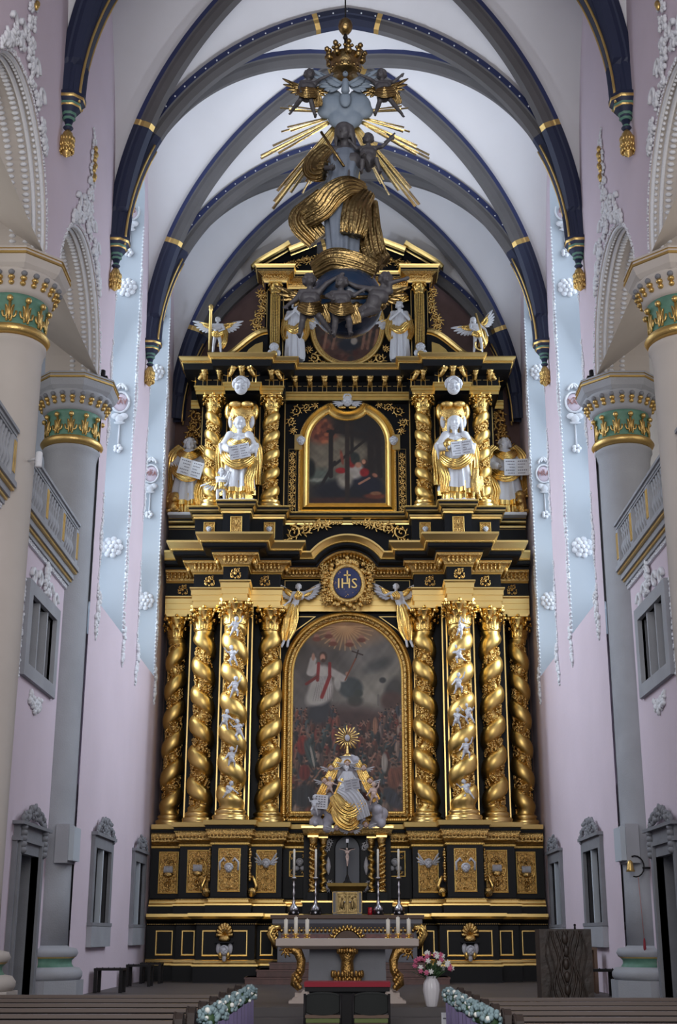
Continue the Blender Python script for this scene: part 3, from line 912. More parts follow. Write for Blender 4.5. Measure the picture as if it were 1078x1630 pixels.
def cherub_head(mb, c, r, m=5, hm=None):
    x, y, z = c
    mb.ball(c, (r * .82, r * .8, r), 12, 9, m)
    mb.ball((x, y - r * .78, z - r * .12), (r * .13, r * .2, r * .2), 6, 5, m)
    for q in (-1, 1):
        mb.ball((x + q * r * .38, y - r * .55, z - r * .32), (r * .3, r * .25, r * .28), 7, 5, m)
        mb.ball((x + q * r * .85, y - r * .1, z), (r * .14, r * .2, r * .25), 6, 5, m)
        mb.ball((x + q * r * .32, y - r * .72, z + r * .16), (r * .2, r * .12, r * .07), 6, 5, m)
    mb.ball((x, y - r * .6, z - r * .62), (r * .26, r * .22, r * .18), 7, 5, m)
    mb.ball((x, y - r * .72, z - r * .42), (r * .22, r * .1, r * .06), 7, 5, m)
    for i in range(13):
        a = PI * i / 12
        mb.ball((x + r * .82 * math.cos(a), y - r * .15, z + r * .25 + r * .72 * math.sin(a)), r * .27, 6, 5, hm if hm is not None else m)
        mb.ball((x + r * .55 * math.cos(a), y - r * .45, z + r * .45 + r * .5 * math.sin(a)), r * .22, 6, 5, hm if hm is not None else m)

def wing(mb, root, ang, L, q, Y, m=5, m2=6, n=7, tilt=0.0):
    """wing lying roughly parallel to the front; q=+1 spreads to +x; ang = direction of leading edge"""
    x, y, z = root
    for i in range(n):
        u = i / (n - 1)
        a = ang - u * 1.15
        l = L * (1 - .5 * u)
        bx = x + q * math.cos(ang) * L * .15 * (1 - u); bz = z + math.sin(ang) * L * .12
        c = (bx + q * math.cos(a) * l * .5, y + .03 * u + tilt * l * .5, bz + math.sin(a) * l * .5)
        mb.ball(c, (l * .52, L * .035, L * .085), 8, 5, m, rot=Matrix.Rotation(-a * q if q > 0 else a - PI, 3, 'Y') if True else None)
        l2 = l * .55
        c = (bx + q * math.cos(a) * l2 * .5, y - L * .04 + tilt * l2 * .5, bz + math.sin(a) * l2 * .5)
        mb.ball(c, (l2 * .5, L * .04, L * .07), 8, 5, m2, rot=Matrix.Rotation(-a * q if q > 0 else a - PI, 3, 'Y'))
    mb.tube([(x, y - .02, z), (x + q * math.cos(ang) * L * .35, y - .03, z + math.sin(ang) * L * .38), (x + q * math.cos(ang) * L * .8, y - .02, z + math.sin(ang) * L * .8)], [L * .07, L * .06, L * .02], 7, m2)

# ---------------- plinth
P0 = mirpath([(-5.45, 37.5), (-4.6, 37.5), (-4.6, 37.1), (-3.95, 37.1), (-3.95, 36.15), (-2.42, 36.15), (-2.42, 37.0), (-1.8, 37.0), (-1.8, 37.55)])
b = MB()
b.plan_sweep(P0, [(.06, DZ), (.06, .90), (.10, .92), (.10, .97), (.05, 1.0), (.02, 1.06), (0, 1.08), (0, 1.93), (.03, 1.95), (.03, 1.99), (.0, 2.0), (.06, 2.05), (.14, 2.10), (.16, 2.12), (.22, 2.16), (.22, 2.24), (0, 2.24)],
             [0, 1, 1, 1, 1, 1, 0, 0, 0, 0, 0, 0, 1, 1, 1, 0], beads=[(.035, 1.97, .018, .05, 4)])
b.box(-5.44, 5.44, 37.62, 38.6, DZ, 2.24, 0)
b.plan_sweep([P0[i] for i in range(len(P0))], [(.22, 2.24), (-1.0, 2.24)], 0)
for q in (-1, 1):
    for (a, c, y) in ((5.2, 4.72, 37.5), (4.45, 4.08, 37.1), (3.8, 2.6, 36.15), (2.34, 1.98, 37.0)):
        rect_frame(b, min(q * a, q * c), max(q * a, q * c), 1.17, 1.82, y, .05, .03, 1)
b.build('plinth', MATS, ALT)
for q in (-1, 1):
    t = MB(); cx = q * 3.2
    for i in range(9):
        a = PI * i / 8; t.tube([(cx, 36.08, 1.68), (cx + .22 * math.cos(a), 35.98, 1.70 + .3 * math.sin(a))], [.03, .045], 6, 2)
    cherub_head(t, (cx, 36.02, 1.30), .12)
    t.box(cx - .24, cx + .24, 35.95, 36.15, 1.50, 1.53, 0); t.ball((cx, 36.05, 1.6), (.16, .08, .1), 10, 7, 2)
    for s_ in (-1, 1):
        t.ball((cx + s_ * .15, 36.08, 1.36), (.07, .06, .14), 8, 6, 5); t.ball((cx + s_ * .1, 36.08, 1.2), (.06, .05, .1), 8, 6, 4)
    t.ball((cx, 36.08, 1.12), (.06, .05, .09), 8, 6, 5)
    t.build('carved_bracket', MATS, ALT)

# ---------------- predella with pedestals
P1 = mirpath([(-5.45, 37.75), (-4.55, 37.75), (-4.55, 36.95), (-3.62, 36.95), (-3.62, 36.2), (-2.66, 36.2), (-2.66, 36.95), (-1.78, 36.95), (-1.78, 37.75)])
b = MB()
b.plan_sweep(P1, [(.12, 2.24), (.12, 2.42), (.14, 2.44), (.14, 2.48), (.06, 2.52), (.04, 2.60), (.02, 2.62), (0, 2.66), (0, 3.98), (.03, 4.0), (.03, 4.04), (0, 4.06), (.04, 4.12), (.10, 4.16), (.14, 4.36), (.17, 4.40), (.18, 4.48), (.22, 4.50), (.24, 4.62), (-.9, 4.62)],
             [0, 1, 1, 1, 1, 1, 0, 0, 4, 4, 0, 3, 2, 2, 0, 0, 1, 1, 0], beads=[(.07, 2.60, .018, .045, 4), (.035, 4.02, .02, .045, 4), (.13, 4.24, .04, .10, 3), (.16, 4.38, .018, .045, 1)])
b.box(-5.44, 5.44, 37.85, 38.8, 2.2, 4.62, 0)
b.build('predella', MATS, ALT)
for q in (-1, 1):
    for idx, (cx, w, y) in enumerate(((4.95, .56, 37.75), (4.05, .60, 36.95), (3.14, .60, 36.2), (2.20, .56, 36.95))):
        cx *= q; t = MB()
        z0, z1 = 2.78, 3.90
        t.box(cx - w / 2, cx + w / 2, y - .015, y, z0, z1, 3)
        rect_frame(t, cx - w / 2, cx + w / 2, z0, z1, y - .01, .04, .03, 4, .016, 4)
        arabesque(t, cx - w / 2 + .03, cx + w / 2 - .03, z0 + .04, z1 - .04, y - .02, 4, 2, rnd=RND)
        if idx in (2, 3):
            cherub_head(t, (cx, y - .12, z0 + (.60 if idx == 2 else .75)), .115)
            for s_ in (-1, 1):
                if idx == 3: wing(t, (cx + s_ * .08, y - .08, z0 + .72), 1.0, .34, s_, y, 5, 5, 4)
                else: t.tube([(cx + s_ * .24, y - .08, z0 + .55), (cx + s_ * .25, y - .08, z0 + .75), (cx + s_ * .14, y - .08, z0 + .86), (cx + s_ * .1, y - .08, z0 + .78)], .03, 6, 5)
        else:
            for i in range(9): t.ball((cx - .11 + .0275 * i, y - .09, z0 + .64), (.02, .05, .10), 6, 5, 5)
            t.ball((cx, y - .07, z0 + .5), (.14, .06, .08), 10, 6, 2)
            for i in range(7):
                a = PI * (i + .5) / 7; t.tube([(cx, y - .06, z0 + .8), (cx + .13 * math.cos(a), y - .07, z0 + .82 + .14 * math.sin(a))], [.012, .022], 5, 2)
            for s_ in (-1, 1):
                t.tube([(cx + s_ * (.15 + .08 * math.cos(k * .4)), y - .07, z0 + .62 + .2 * math.sin(k * .4)) for k in range(-4, 5)], .018, 6, 6)
            for k in range(8): t.ball((cx + .07 * math.cos(k * PI / 4), y - .08, z0 + .27 + .07 * math.sin(k * PI / 4)), .035, 6, 5, 2)
        t.build('carved_panel', MATS, ALT)
    # side scrolls at the foot of the front pedestal, and ear-shaped leaves on its flanks
    for s_ in (-1, 1):
        t = MB(); cx = q * 3.14 + s_ * .60; y = 36.35
        t.lathe([(0, -.07), (.10, -.06), (.125, 0), (.10, .06), (0, .07)], (0, 0, 0), 18, 2)
        n0 = len(t.v); t.v = [(cx + p[0], y + p[2], 2.78 + p[1]) for p in t.v]
        t.tube([(cx + s_ * .10, y, 2.80), (cx + s_ * .12, y, 2.95), (cx + s_ * .05, y, 3.1), (cx + s_ * .02, y, 3.2)], [.06, .06, .045, .02], 7, 6)
        for i in range(12): t.ball((q * 3.14 + s_ * .53, y + .02, 3.1 + i * .07), (.05 + .02 * math.sin(i * 1.5), .09, .05), 6, 5, 2)
        t.build('scroll_foot', MATS, ALT)

# ---------------- centre of the predella: pairs of small twisted columns, niche
def small_twist(mb, x, y, z0, z1, r, turns, hand, m, nz=60):
    P = []
    for i in range(nz + 1):
        u = i / nz; z = z0 + (z1 - z0) * u; ph = hand * turns * 2 * PI * u
        P.append([(x + r * .35 * math.cos(ph) + r * .75 * math.cos(a), y + r * .35 * math.sin(ph) + r * .75 * math.sin(a), z) for a in [2 * PI * j / 12 for j in range(12)]])
    mb.grid(P, m, True, closed_v=True)
for q in (-1, 1):
    for (x, r, y, m_, hh) in ((.93, .11, 36.8, 2, q), (.66, .10, 37.1, 4, -q)):
        t = MB(); small_twist(t, q * x, y, 2.86, 4.05, r, 5, hh, m_)
        t.lathe([(r * 1.1, 0), (r * 1.15, .04), (r * .9, .08)], (q * x, y, 2.78), 14, 1); t.lathe([(r * .8, 0), (r * .9, .06), (r * 1.1, .16), (r * 1.25, .22)], (q * x, y, 4.02), 14, 2)
        t.box(q * x - r * 1.3, q * x + r * 1.3, y - r * 1.3, y + r * 1.3, 4.22, 4.27, 1); t.box(q * x - r * 1.3, q * x + r * 1.3, y - r * 1.3, y + r * 1.3, 2.3, 2.78, 0)
        if m_ == 2:
            for i in range(44):
                u = i / 44; a = hh * 5 * 2 * PI * u + PI
                t.ball((q * x + r * .75 * math.cos(a), y + r * .75 * math.sin(a), 2.86 + 1.18 * u), .035, 5, 4, 2)
        t.build('small_twisted_column', MATS, ALT)
    # relief field beside them
    t = MB(); x0, x1 = sorted((q * 1.62, q * 1.02)); y = 37.75
    rect_frame(t, x0, x1, 3.22, 3.92, y - .0, .04, .03, 4, .014, 4)
    for (sx, sz) in ((.2, .15), (.75, .2), (.2, .8), (.8, .8)):
        spiral(t, x0 + (x1 - x0) * sx, 3.22 + .7 * sz, .1, 1.1, 1, 1, y, .02, 2)
    cherub_head(t, ((x0 + x1) / 2, y - .08, 3.6), .1)
    for s_ in (-1, 1): t.ball(((x0 + x1) / 2 + s_ * .1, y - .05, 3.45), (.1, .05, .07), 8, 6, 5)
    t.build('relief_panel', MATS, ALT)
    # silver pierced ornaments next to the niche
    t = MB(); x = q * .52; y = 37.35
    for z in (4.05, 2.95):
        for i in range(3): spiral(t, x - .0 + .05 * (i - 1), z + .08 * (i - 1), .08, 1.2, i * 2, q, y, .016, 5)
    t.lathe([(.01, 0), (.04, .08), (.075, .22), (.05, .36), (.01, .48)], (x, y, 3.26), 10, 5)
    t.build('silver_ornament', MATS, ALT)
b = MB()
b.box(-1.2, 1.2, 37.4, 37.8, 2.24, 4.4, 0)
b.plan_sweep([(-1.7, 37.9), (-1.15, 37.9), (-1.15, 36.75), (1.15, 36.75), (1.15, 37.9), (1.7, 37.9)], [(-.1, 4.27), (0, 4.27), (.04, 4.32), (.08, 4.42), (.10, 4.46), (.10, 4.52), (.0, 4.54), (-.4, 4.56)], [0, 2, 2, 1, 1, 1, 0])
b.plan_sweep([(-1.7, 37.7), (-1.2, 37.7), (-1.2, 36.6), (1.2, 36.6), (1.2, 37.7), (1.7, 37.7)], [(0, 2.24), (0, 2.5), (.04, 2.52), (.04, 2.56), (0, 2.58), (-.5, 2.58)], [0, 1, 1, 1, 0])
b.build('tabernacle_surround', MATS, ALT)
b = MB()
pth = [(-.33, 2.96), (-.33, 3.95)] + [(-.33 * math.cos(PI * i / 14), 3.95 + .33 * math.sin(PI * i / 14)) for i in range(1, 14)] + [(.33, 3.95), (.33, 2.96)]
b.add([(x, 37.38, z) for (x, z) in pth], [tuple(range(len(pth)))], 0, False)
b.elev_sweep(pth, [(0, 0), (0, .04), (.03, .05), (.03, 0)], 37.38, 1, False)
b.build('niche', [mat('slate_blue', (.10, .11, .13), .5), BK], ALT)

# ---------------- big twisted columns
def corinthian(mb, z0, r, h, m=6, n1=8):
    """capital from z0, neck radius r, height h, centred on the origin"""
    mb.lathe([(r, 0), (r * 1.08, .02), (r * 1.08, .05), (r, .07), (r * .98, h * .5), (r * 1.2, h * .8), (r * 1.42, h * .9)], (0, 0, z0), 20, m)
    for row, (zb, hh, sp, off) in enumerate(((.06, .42, 1.30, 0), (.06, .68, 1.42, .5))):
        for i in range(n1):
            a = 2 * PI * (i + off) / n1
            P = []
            for k in range(7):
                u = k / 6
                rr = r * (1.06 + (sp - 1) * u ** 3 * 1.6); z = z0 + zb + h * hh * (u if u < .85 else .85 - (u - .85) * 1.2)
                w = r * .40 * math.sin(PI * (.25 + .75 * u)) ** .6 if u < 1 else .01
                row_ = []
                for j in (-2, -1, 0, 1, 2):
                    ww = w * j / 2 / (rr)
                    rj = rr + r * .07 * (1 if j == 0 else 0) - r * .04 * abs(j) * .5 + r * .03 * ((k + j) % 2)
                    row_.append((rj * math.cos(a + ww), rj * math.sin(a + ww), z - abs(j) * h * .02))
                P.append(row_)
            mb.grid(P, m, True)
            mb.ball((r * (sp + .18) * math.cos(a), r * (sp + .18) * math.sin(a), z0 + zb + h * hh * .82), (r * .13, r * .13, r * .1), 6, 5, m)
    for i in range(4):
        a = PI / 4 + i * PI / 2
        for q in (-1, 1):
            c = (r * 1.68 * math.cos(a) + q * .0, r * 1.68 * math.sin(a), z0 + h * .80)
            mb.ball((c[0] - q * r * .12 * math.sin(a), c[1] + q * r * .12 * math.cos(a), c[2]), (r * .22, r * .22, r * .24), 9, 7, m)
        mb.tube([(r * 1.1 * math.cos(a), r * 1.1 * math.sin(a), z0 + h * .5), (r * 1.4 * math.cos(a), r * 1.4 * math.sin(a), z0 + h * .78)], [r * .1, r * .14], 6, m)
        a -= PI / 4
        mb.ball((r * 1.42 * math.cos(a), r * 1.42 * math.sin(a), z0 + h * .93), r * .2, 8, 6, m)
    s = r * 1.62; k_ = r * 1.30
    pl = []
    for i in range(4):
        a = PI / 4 + i * PI / 2; c_, s_ = math.cos(a), math.sin(a); d = .12 * r
        pl += [(s * 1.08 * c_ * 1.0 + d * s_, s * 1.08 * s_ - d * c_), (s * 1.08 * c_ - d * s_, s * 1.08 * s_ + d * c_)]
        a2 = a + PI / 4; pl.append((k_ * math.cos(a2), k_ * math.sin(a2)))
    mb.prism_xy(pl, z0 + h * .90, z0 + h * .95, 1); mb.prism_xy([(x * 1.05, y * 1.05) for (x, y) in pl], z0 + h * .95, z0 + h, 1)

def twisted(H, R, turns, hand, phase, seed, base=.30, cap=.72):
    """returns Empty with parts base, shaft, vine, capital ; local origin at foot"""
    t = bpy.data.objects.new('twisted_column', None); COL.objects.link(t); CH[t.name] = []
    rnd = random.Random(seed)
    MB().lathe([(R * 1.5, 0), (R * 1.5, .05), (R * 1.42, .06), (R * 1.5, .11), (R * 1.42, .16), (R * 1.2, .18), (R * 1.18, .21), (R * 1.3, .25), (R * 1.2, .29), (R * 1.05, base + .02)], (0, 0, 0), 28, 1).build('base', MATS, t)
    z0, z1 = base, H - cap; nz = int(turns * 22)
    P = []; A = .13 * R
    def ax(u):
        e = min(1, u / .06, (1 - u) / .05); e = max(0, e); e = e * e * (3 - 2 * e)
        ph = phase + hand * turns * 2 * PI * u
        return A * e * math.cos(ph), A * e * math.sin(ph), ph, e
    for i in range(nz + 1):
        u = i / nz; z = z0 + (z1 - z0) * u
        cx, cy, ph, e = ax(u)
        taper = 1.0 - .10 * u
        row = []
        for j in range(36):
            a = 2 * PI * j / 36
            rr = R * taper * (.93 + (.20 * e) * math.tanh(2.6 * (math.cos(a - ph) + .42)) + .10 * (1 - e) - .03)
            row.append((cx * taper + rr * math.cos(a), cy * taper + rr * math.sin(a), z))
        P.append(row)
    MB().grid(P, 1, True, closed_v=True).build('shaft', [BK, GM], t)
    v = MB()
    nn = int(turns * 19)
    for i in range(nn):
        u = (i + .5) / nn
        if not .03 < u < .97: continue
        z = z0 + (z1 - z0) * u; cx, cy, ph, e = ax(u); taper = 1 - .10 * u
        for s_ in range(2):
            a = ph + PI + rnd.uniform(-.95, .95)
            if math.sin(a) > .6: continue
            rr = R * taper * .80 + .03
            p = (cx * taper + rr * math.cos(a), cy * taper + rr * math.sin(a), z + rnd.uniform(-.06, .06))
            if rnd.random() < .45:
                for g in range(7):
                    b1, b2 = rnd.uniform(-.045, .045), rnd.uniform(-.06, .05)
                    v.ball((p[0] - b1 * math.sin(a) + .03 * math.cos(a), p[1] + b1 * math.cos(a) + .03 * math.sin(a), p[2] + b2), .025, 5, 4, 0)
            else:
                for g in range(3):
                    a2 = rnd.uniform(0, 6.3)
                    v.ball((p[0] - .04 * math.cos(a2) * math.sin(a), p[1] + .04 * math.cos(a2) * math.cos(a), p[2] + .045 * math.sin(a2)), (.05, .05, .032), 6, 4, 0, rot=Matrix.Rotation(a2, 3, 'X'))
        # stem winding across the swelling
    for w in (.55, -.55):
        pts = []
        for i in range(nn * 3):
            u = (i + .5) / (nn * 3)
            if not .03 < u < .97: continue
            cx, cy, ph, e = ax(u); taper = 1 - .10 * u; a = ph + PI + w * 1.9 + .35 * math.sin(i * .7)
            rr = R * taper * .82
            pts.append((cx * taper + rr * math.cos(a), cy * taper + rr * math.sin(a), z0 + (z1 - z0) * u))
        v.tube(pts, .014, 5, 0)
    v.build('vine', [GC], t)
    c = MB(); corinthian(c, H - cap, R * .92, cap, 6); c.build('capital', MATS, t)
    return t

def adopt(t, parent, loc):
    off = Vector((0, 0, 0)); q = parent
    while q is not None: off += q.location; q = q.parent
    t.parent = parent; t.location = Vector(loc) - off
    CH.setdefault(parent.name, []).append(t)
def place_col(proto, loc, mirror=False, first=False):
    t = proto if first else copy_tree(proto)
    if mirror: t.scale = (-1, 1, 1)
    adopt(t, ALT, loc); return t
CZ = 4.62; CHH = 10.74 - CZ
pf = twisted(CHH, .335, 6, -1, .2, 1)           # front column (left hand)
place_col(pf, (-3.17, 36.5, CZ), first=True); place_col(pf, (3.17, 36.5, CZ), True)
p2 = twisted(CHH, .31, 6, -1, 2.5, 2)
place_col(p2, (-4.12, 37.32, CZ), first=True); place_col(p2, (4.12, 37.32, CZ), True)
p4 = twisted(CHH, .31, 6, 1, .9, 3)
place_col(p4, (-2.22, 37.32, CZ), first=True); place_col(p4, (2.22, 37.32, CZ), True)
p1 = twisted(CHH - .05, .28, 6, 1, 2.2, 4)
place_col(p1, (-5.02, 38.15, CZ), first=True); place_col(p1, (5.02, 38.15, CZ), True)

# backboards of the main storey: separate boards framed in gold lines
b = MB()
b.box(-5.4, 5.4, 38.75, 39.1, 4.6, 12.4, 0)
for q in (-1, 1):
    for (xa, xb, y0) in ((4.60, 3.60, 37.75), (3.60, 2.74, 36.98), (2.74, 1.90, 37.75)):
        a, c = sorted((q * xa, q * xb)); b.box(a, c, y0, 38.8, 4.62, 10.8, 0)
    for (x, y) in ((4.58, 37.74), (3.62, 36.97), (2.72, 36.97), (1.95, 37.73), (3.50, 36.96), (2.84, 36.96)):
        b.box(q * x - .018, q * x + .018, y - .02, y + .01, 4.66, 10.7, 1)
    # spandrel frames
    b.elev_sweep([(q * 1.83, 9.9), (q * 1.83, 10.62), (q * .95, 10.62), (q * 1.45, 10.25), (q * 1.83, 9.9)], [(-.014, 0), (-.014, .03), (.014, .03), (.014, 0)], 37.9, 1)
b.box(-1.95, 1.95, 37.9, 38.8, 4.62, 12.0, 0)
b.build('backboard', MATS, ALT)

# ---------------- main painting frame
def arch_path(hw, z0, zc, n=30):
    """closed path counter-clockwise from lower left"""
    return [(-hw, z0), (hw, z0), (hw, zc)] + [(hw * math.cos(PI * i / n), zc + hw * math.sin(PI * i / n)) for i in range(1, n)] + [(-hw, zc)]
b = MB()
FR = [(-.02, 0), (-.02, .10), (.03, .12), (.05, .08), (.09, .08), (.12, .15), (.17, .18), (.22, .15), (.25, .08), (.28, .08), (.30, .06), (.30, 0)]
ap = arch_path(1.86, 4.70, 8.88)
b.elev_sweep(ap, FR, 37.82, [1, 1, 4, 4, 2, 2, 2, 2, 4, 4, 1], closed=True, smooth=False, beads=[(.07, .09, .022, .055, 1), (.265, .09, .018, .05, 1)])
acc = 0
import itertools
for i in range(len(ap)):
    p = Vector(ap[i]); q_ = Vector(ap[(i + 1) % len(ap)]); L = (q_ - p).length; d = (q_ - p).normalized(); nrm = Vector((-d.y, d.x))
    s_ = 0.0
    k = max(1, int(L / .16))
    for j in range(k):
        c = p + d * (L * (j + .5) / k) + nrm * .17
        b.ball((c.x, 37.66, c.y), (.075, .035, .035), 6, 4, 2, rot=Matrix.Rotation(-math.atan2(d.y, d.x) + .5, 3, 'Y'))
b.build('picture_frame', MATS, ALT)

# ---------------- main entablature
PE = [(-5.4, 38.05), (-4.46, 38.05), (-4.46, 37.02), (-3.53, 37.02), (-3.53, 36.17), (-2.83, 36.17), (-2.83, 37.02), (-1.94, 37.02), (-1.94, 37.62)]
ARC = [(0, 10.72), (0, 10.88), (.03, 10.885), (.03, 11.05), (.06, 11.055), (.06, 11.20), (.10, 11.24), (.10, 11.27), (0, 11.27)]
CORN = [(0, 11.68), (.03, 11.70), (.07, 11.74), (.10, 11.80), (.17, 11.90), (.26, 11.96), (.28, 12.00), (.31, 12.02), (.33, 12.08), (.52, 12.10), (.56, 12.14), (.56, 12.22), (.60, 12.24), (.60, 12.28), (.64, 12.33), (.70, 12.40), (.74, 12.44), (.74, 12.50)]
CM = [4, 4, 2, 2, 2, 2, 4, 0, 0, 0, 0, 1, 4, 1, 1, 1, 1]
CB = [(.02, 11.69, .018, .045, 4), (.29, 12.0, .018, .045, 1), (.61, 12.26, .018, .045, 4)]
def gadroons(mb, path, o, z, step=.105, m=2):
    n = len(path)
    for i in range(n - 1):
        a = Vector(path[i]); c = Vector(path[i + 1]); d = (c - a); L = d.length; d.normalize(); nr = Vector((d.y, -d.x))
        k = max(1, int(L / step))
        for j in range(k):
            p = a + d * (L * (j + .5) / k) + nr * o
            mb.ball((p.x, p.y, z), (.045 if abs(d.x) > .5 else .07, .07 if abs(d.x) > .5 else .045, .085), 6, 5, m)
            mb.ball((p.x + nr.x * .06, p.y + nr.y * .06, z + .07), .035, 5, 4, m)
for q in (-1, 1):
    path = PE if q < 0 else [(-x, y) for (x, y) in reversed(PE)]
    b = MB(); b.plan_sweep(path, ARC, 1); b.build('architrave', MATS, ALT)
    b = MB(); b.plan_sweep(path, [(0, 11.27), (0, 11.68)], 0)
    b.build('frieze', MATS, ALT)
    b = MB(); b.plan_sweep(path, CORN + [(-1.3, 12.5)], CM + [0], beads=CB); gadroons(b, path, .17, 11.84)
    b.build('cornice', MATS, ALT)
    for (x, y) in ((4.9, 38.05), (4.0, 37.02), (3.18, 36.17), (2.4, 37.02)):
        t = MB(); x *= q
        for (sx, sz) in ((-.08, -.08), (.08, -.08), (-.08, .08), (.08, .08)): spiral(t, x + sx, 11.475 + sz, .075, 1.0, 1, 1 if sx * sz > 0 else -1, y, .018, 2, 12, leaf=False)
        t.ball((x, y - .03, 11.475), .05, 8, 6, 2)
        for i in range(8): t.ball((x + .13 * math.cos(i * PI / 4), y - .02, 11.475 + .13 * math.sin(i * PI / 4)), .03, 6, 4, 2)
        t.build('frieze_rosette', MATS, ALT)
# centre: architrave straight, frieze, arched cornice
b = MB(); b.plan_sweep([(-1.94, 37.62), (1.94, 37.62)], ARC, 1); b.box(-1.94, 1.94, 37.64, 38.2, 10.72, 11.68, 0); b.box(-1.94, 1.94, 37.9, 38.5, 11.6, 12.45, 0)
b.prism_xz([(1.3 * math.cos(PI * i / 20), 11.9 + 1.15 * math.sin(PI * i / 20)) for i in range(21)], 37.5, 37.8, 0)
rect_frame(b, -1.85, -.8, 11.3, 11.66, 37.64, .02, .02, 1); rect_frame(b, .8, 1.85, 11.3, 11.66, 37.64, .02, .02, 1)
b.build('centre_entablature', MATS, ALT)
b = MB(); ra = .73; zc = 11.47
pr = [((z - 11.68) * .80, o) for (o, z) in CORN] + [(.66, -.6)]
def arow(n_, d_):
    ph = math.asin((11.68 + n_ - zc) / (ra + n_)); R_ = ra + n_; x0 = R_ * math.cos(ph)
    row = [(-1.94 + (1.94 - x0) * i / 4, 37.55 - d_, 11.68 + n_) for i in range(4)]
    row += [(-R_ * math.cos(ph + (PI - 2 * ph) * i / 26), 37.55 - d_, zc + R_ * math.sin(ph + (PI - 2 * ph) * i / 26)) for i in range(27)]
    return row + [(x0 + (1.94 - x0) * i / 4, 37.55 - d_, 11.68 + n_) for i in range(1, 5)]
rows = [arow(n_, d_) for (n_, d_) in pr]
for i in range(len(rows) - 1): b.grid([rows[i], rows[i + 1]], (CM + [0])[i], False)
def along(row, step, fn):
    acc = step / 2
    for i in range(len(row) - 1):
        p_, q_ = Vector(row[i]), Vector(row[i + 1]); L = (q_ - p_).length
        while acc < L: fn(p_.lerp(q_, acc / L)); acc += step
        acc -= L
along(arow(.01, .02), .045, lambda c: b.bead(c, .018, 4)); along(arow(.256, .30), .045, lambda c: b.bead(c, .018, 1)); along(arow(.464, .62), .045, lambda c: b.bead(c, .018, 4))
along(arow(.14, .17), .1, lambda c: b.ball(c, (.045, .07, .07), 6, 5, 2))
b.build('arched_cornice', MATS, ALT)

# medallion with the gilt monogram
MEDY = 37.15
t = MB(); t.ball((0, MEDY, 11.45), (.42, .10, .48), 32, 14, 0); t.build('medallion_field', [mat('medallion_blue', (.028, .038, .12), .5)], ALT)
t = MB(); add_text(t, 'IHS', (0, MEDY - .11, 11.40), .42, 0, .02); t.box(-.02, .02, MEDY - .13, MEDY - .09, 11.45, 11.80); t.box(-.10, .10, MEDY - .13, MEDY - .09, 11.64, 11.68)
rnd = random.Random(2)
for i in range(34):
    a = rnd.uniform(0, 6.3); r = math.sqrt(rnd.random()) * .9
    x, z = .40 * r * math.cos(a), .46 * r * math.sin(a)
    if abs(x) < .3 and -.2 < z < .22: continue
    t.ball((x, MEDY - .10 * math.sqrt(max(0, 1 - r * r)) - .005, 11.45 + z), .012, 5, 4)
t.build('monogram', GS, ALT)
t = MB()
t.elev_sweep([(.47 * math.cos(2 * PI * i / 40), 11.45 + .53 * math.sin(2 * PI * i / 40)) for i in range(40)], [(.07, 0), (.07, .06), (0, .10), (-.07, .06), (-.07, 0)], MEDY + .03, 2, closed=True, smooth=True)
for i in range(44):
    a = 2 * PI * i / 44; rr = 1 + .18 * math.sin(i * 2.4)
    t.ball((.62 * rr * math.cos(a), MEDY + .02, 11.45 + .66 * rr * math.sin(a)), (.10, .07, .07), 7, 5, 2, rot=Matrix.Rotation(-a, 3, 'Y'))
for q in (-1, 1):
    for k in range(6):
        spiral(t, q * (.62 + .03 * (k % 2)), 10.98 + .19 * k, .11, 1.2, k, q, MEDY + .06, .035, 2)
    for k in range(7): t.ball((q * (.45 + .07 * (k % 3)), MEDY - .02, 10.92 + .07 * (k // 3)), .05, 6, 5, 2)
for k in range(9):
    a = PI * (k + .5) / 9; t.ball((.3 * math.cos(a), MEDY, 12.02 + .1 * math.sin(a)), (.07, .06, .1), 6, 5, 2)
t.build('medallion_garland', MATS, ALT)

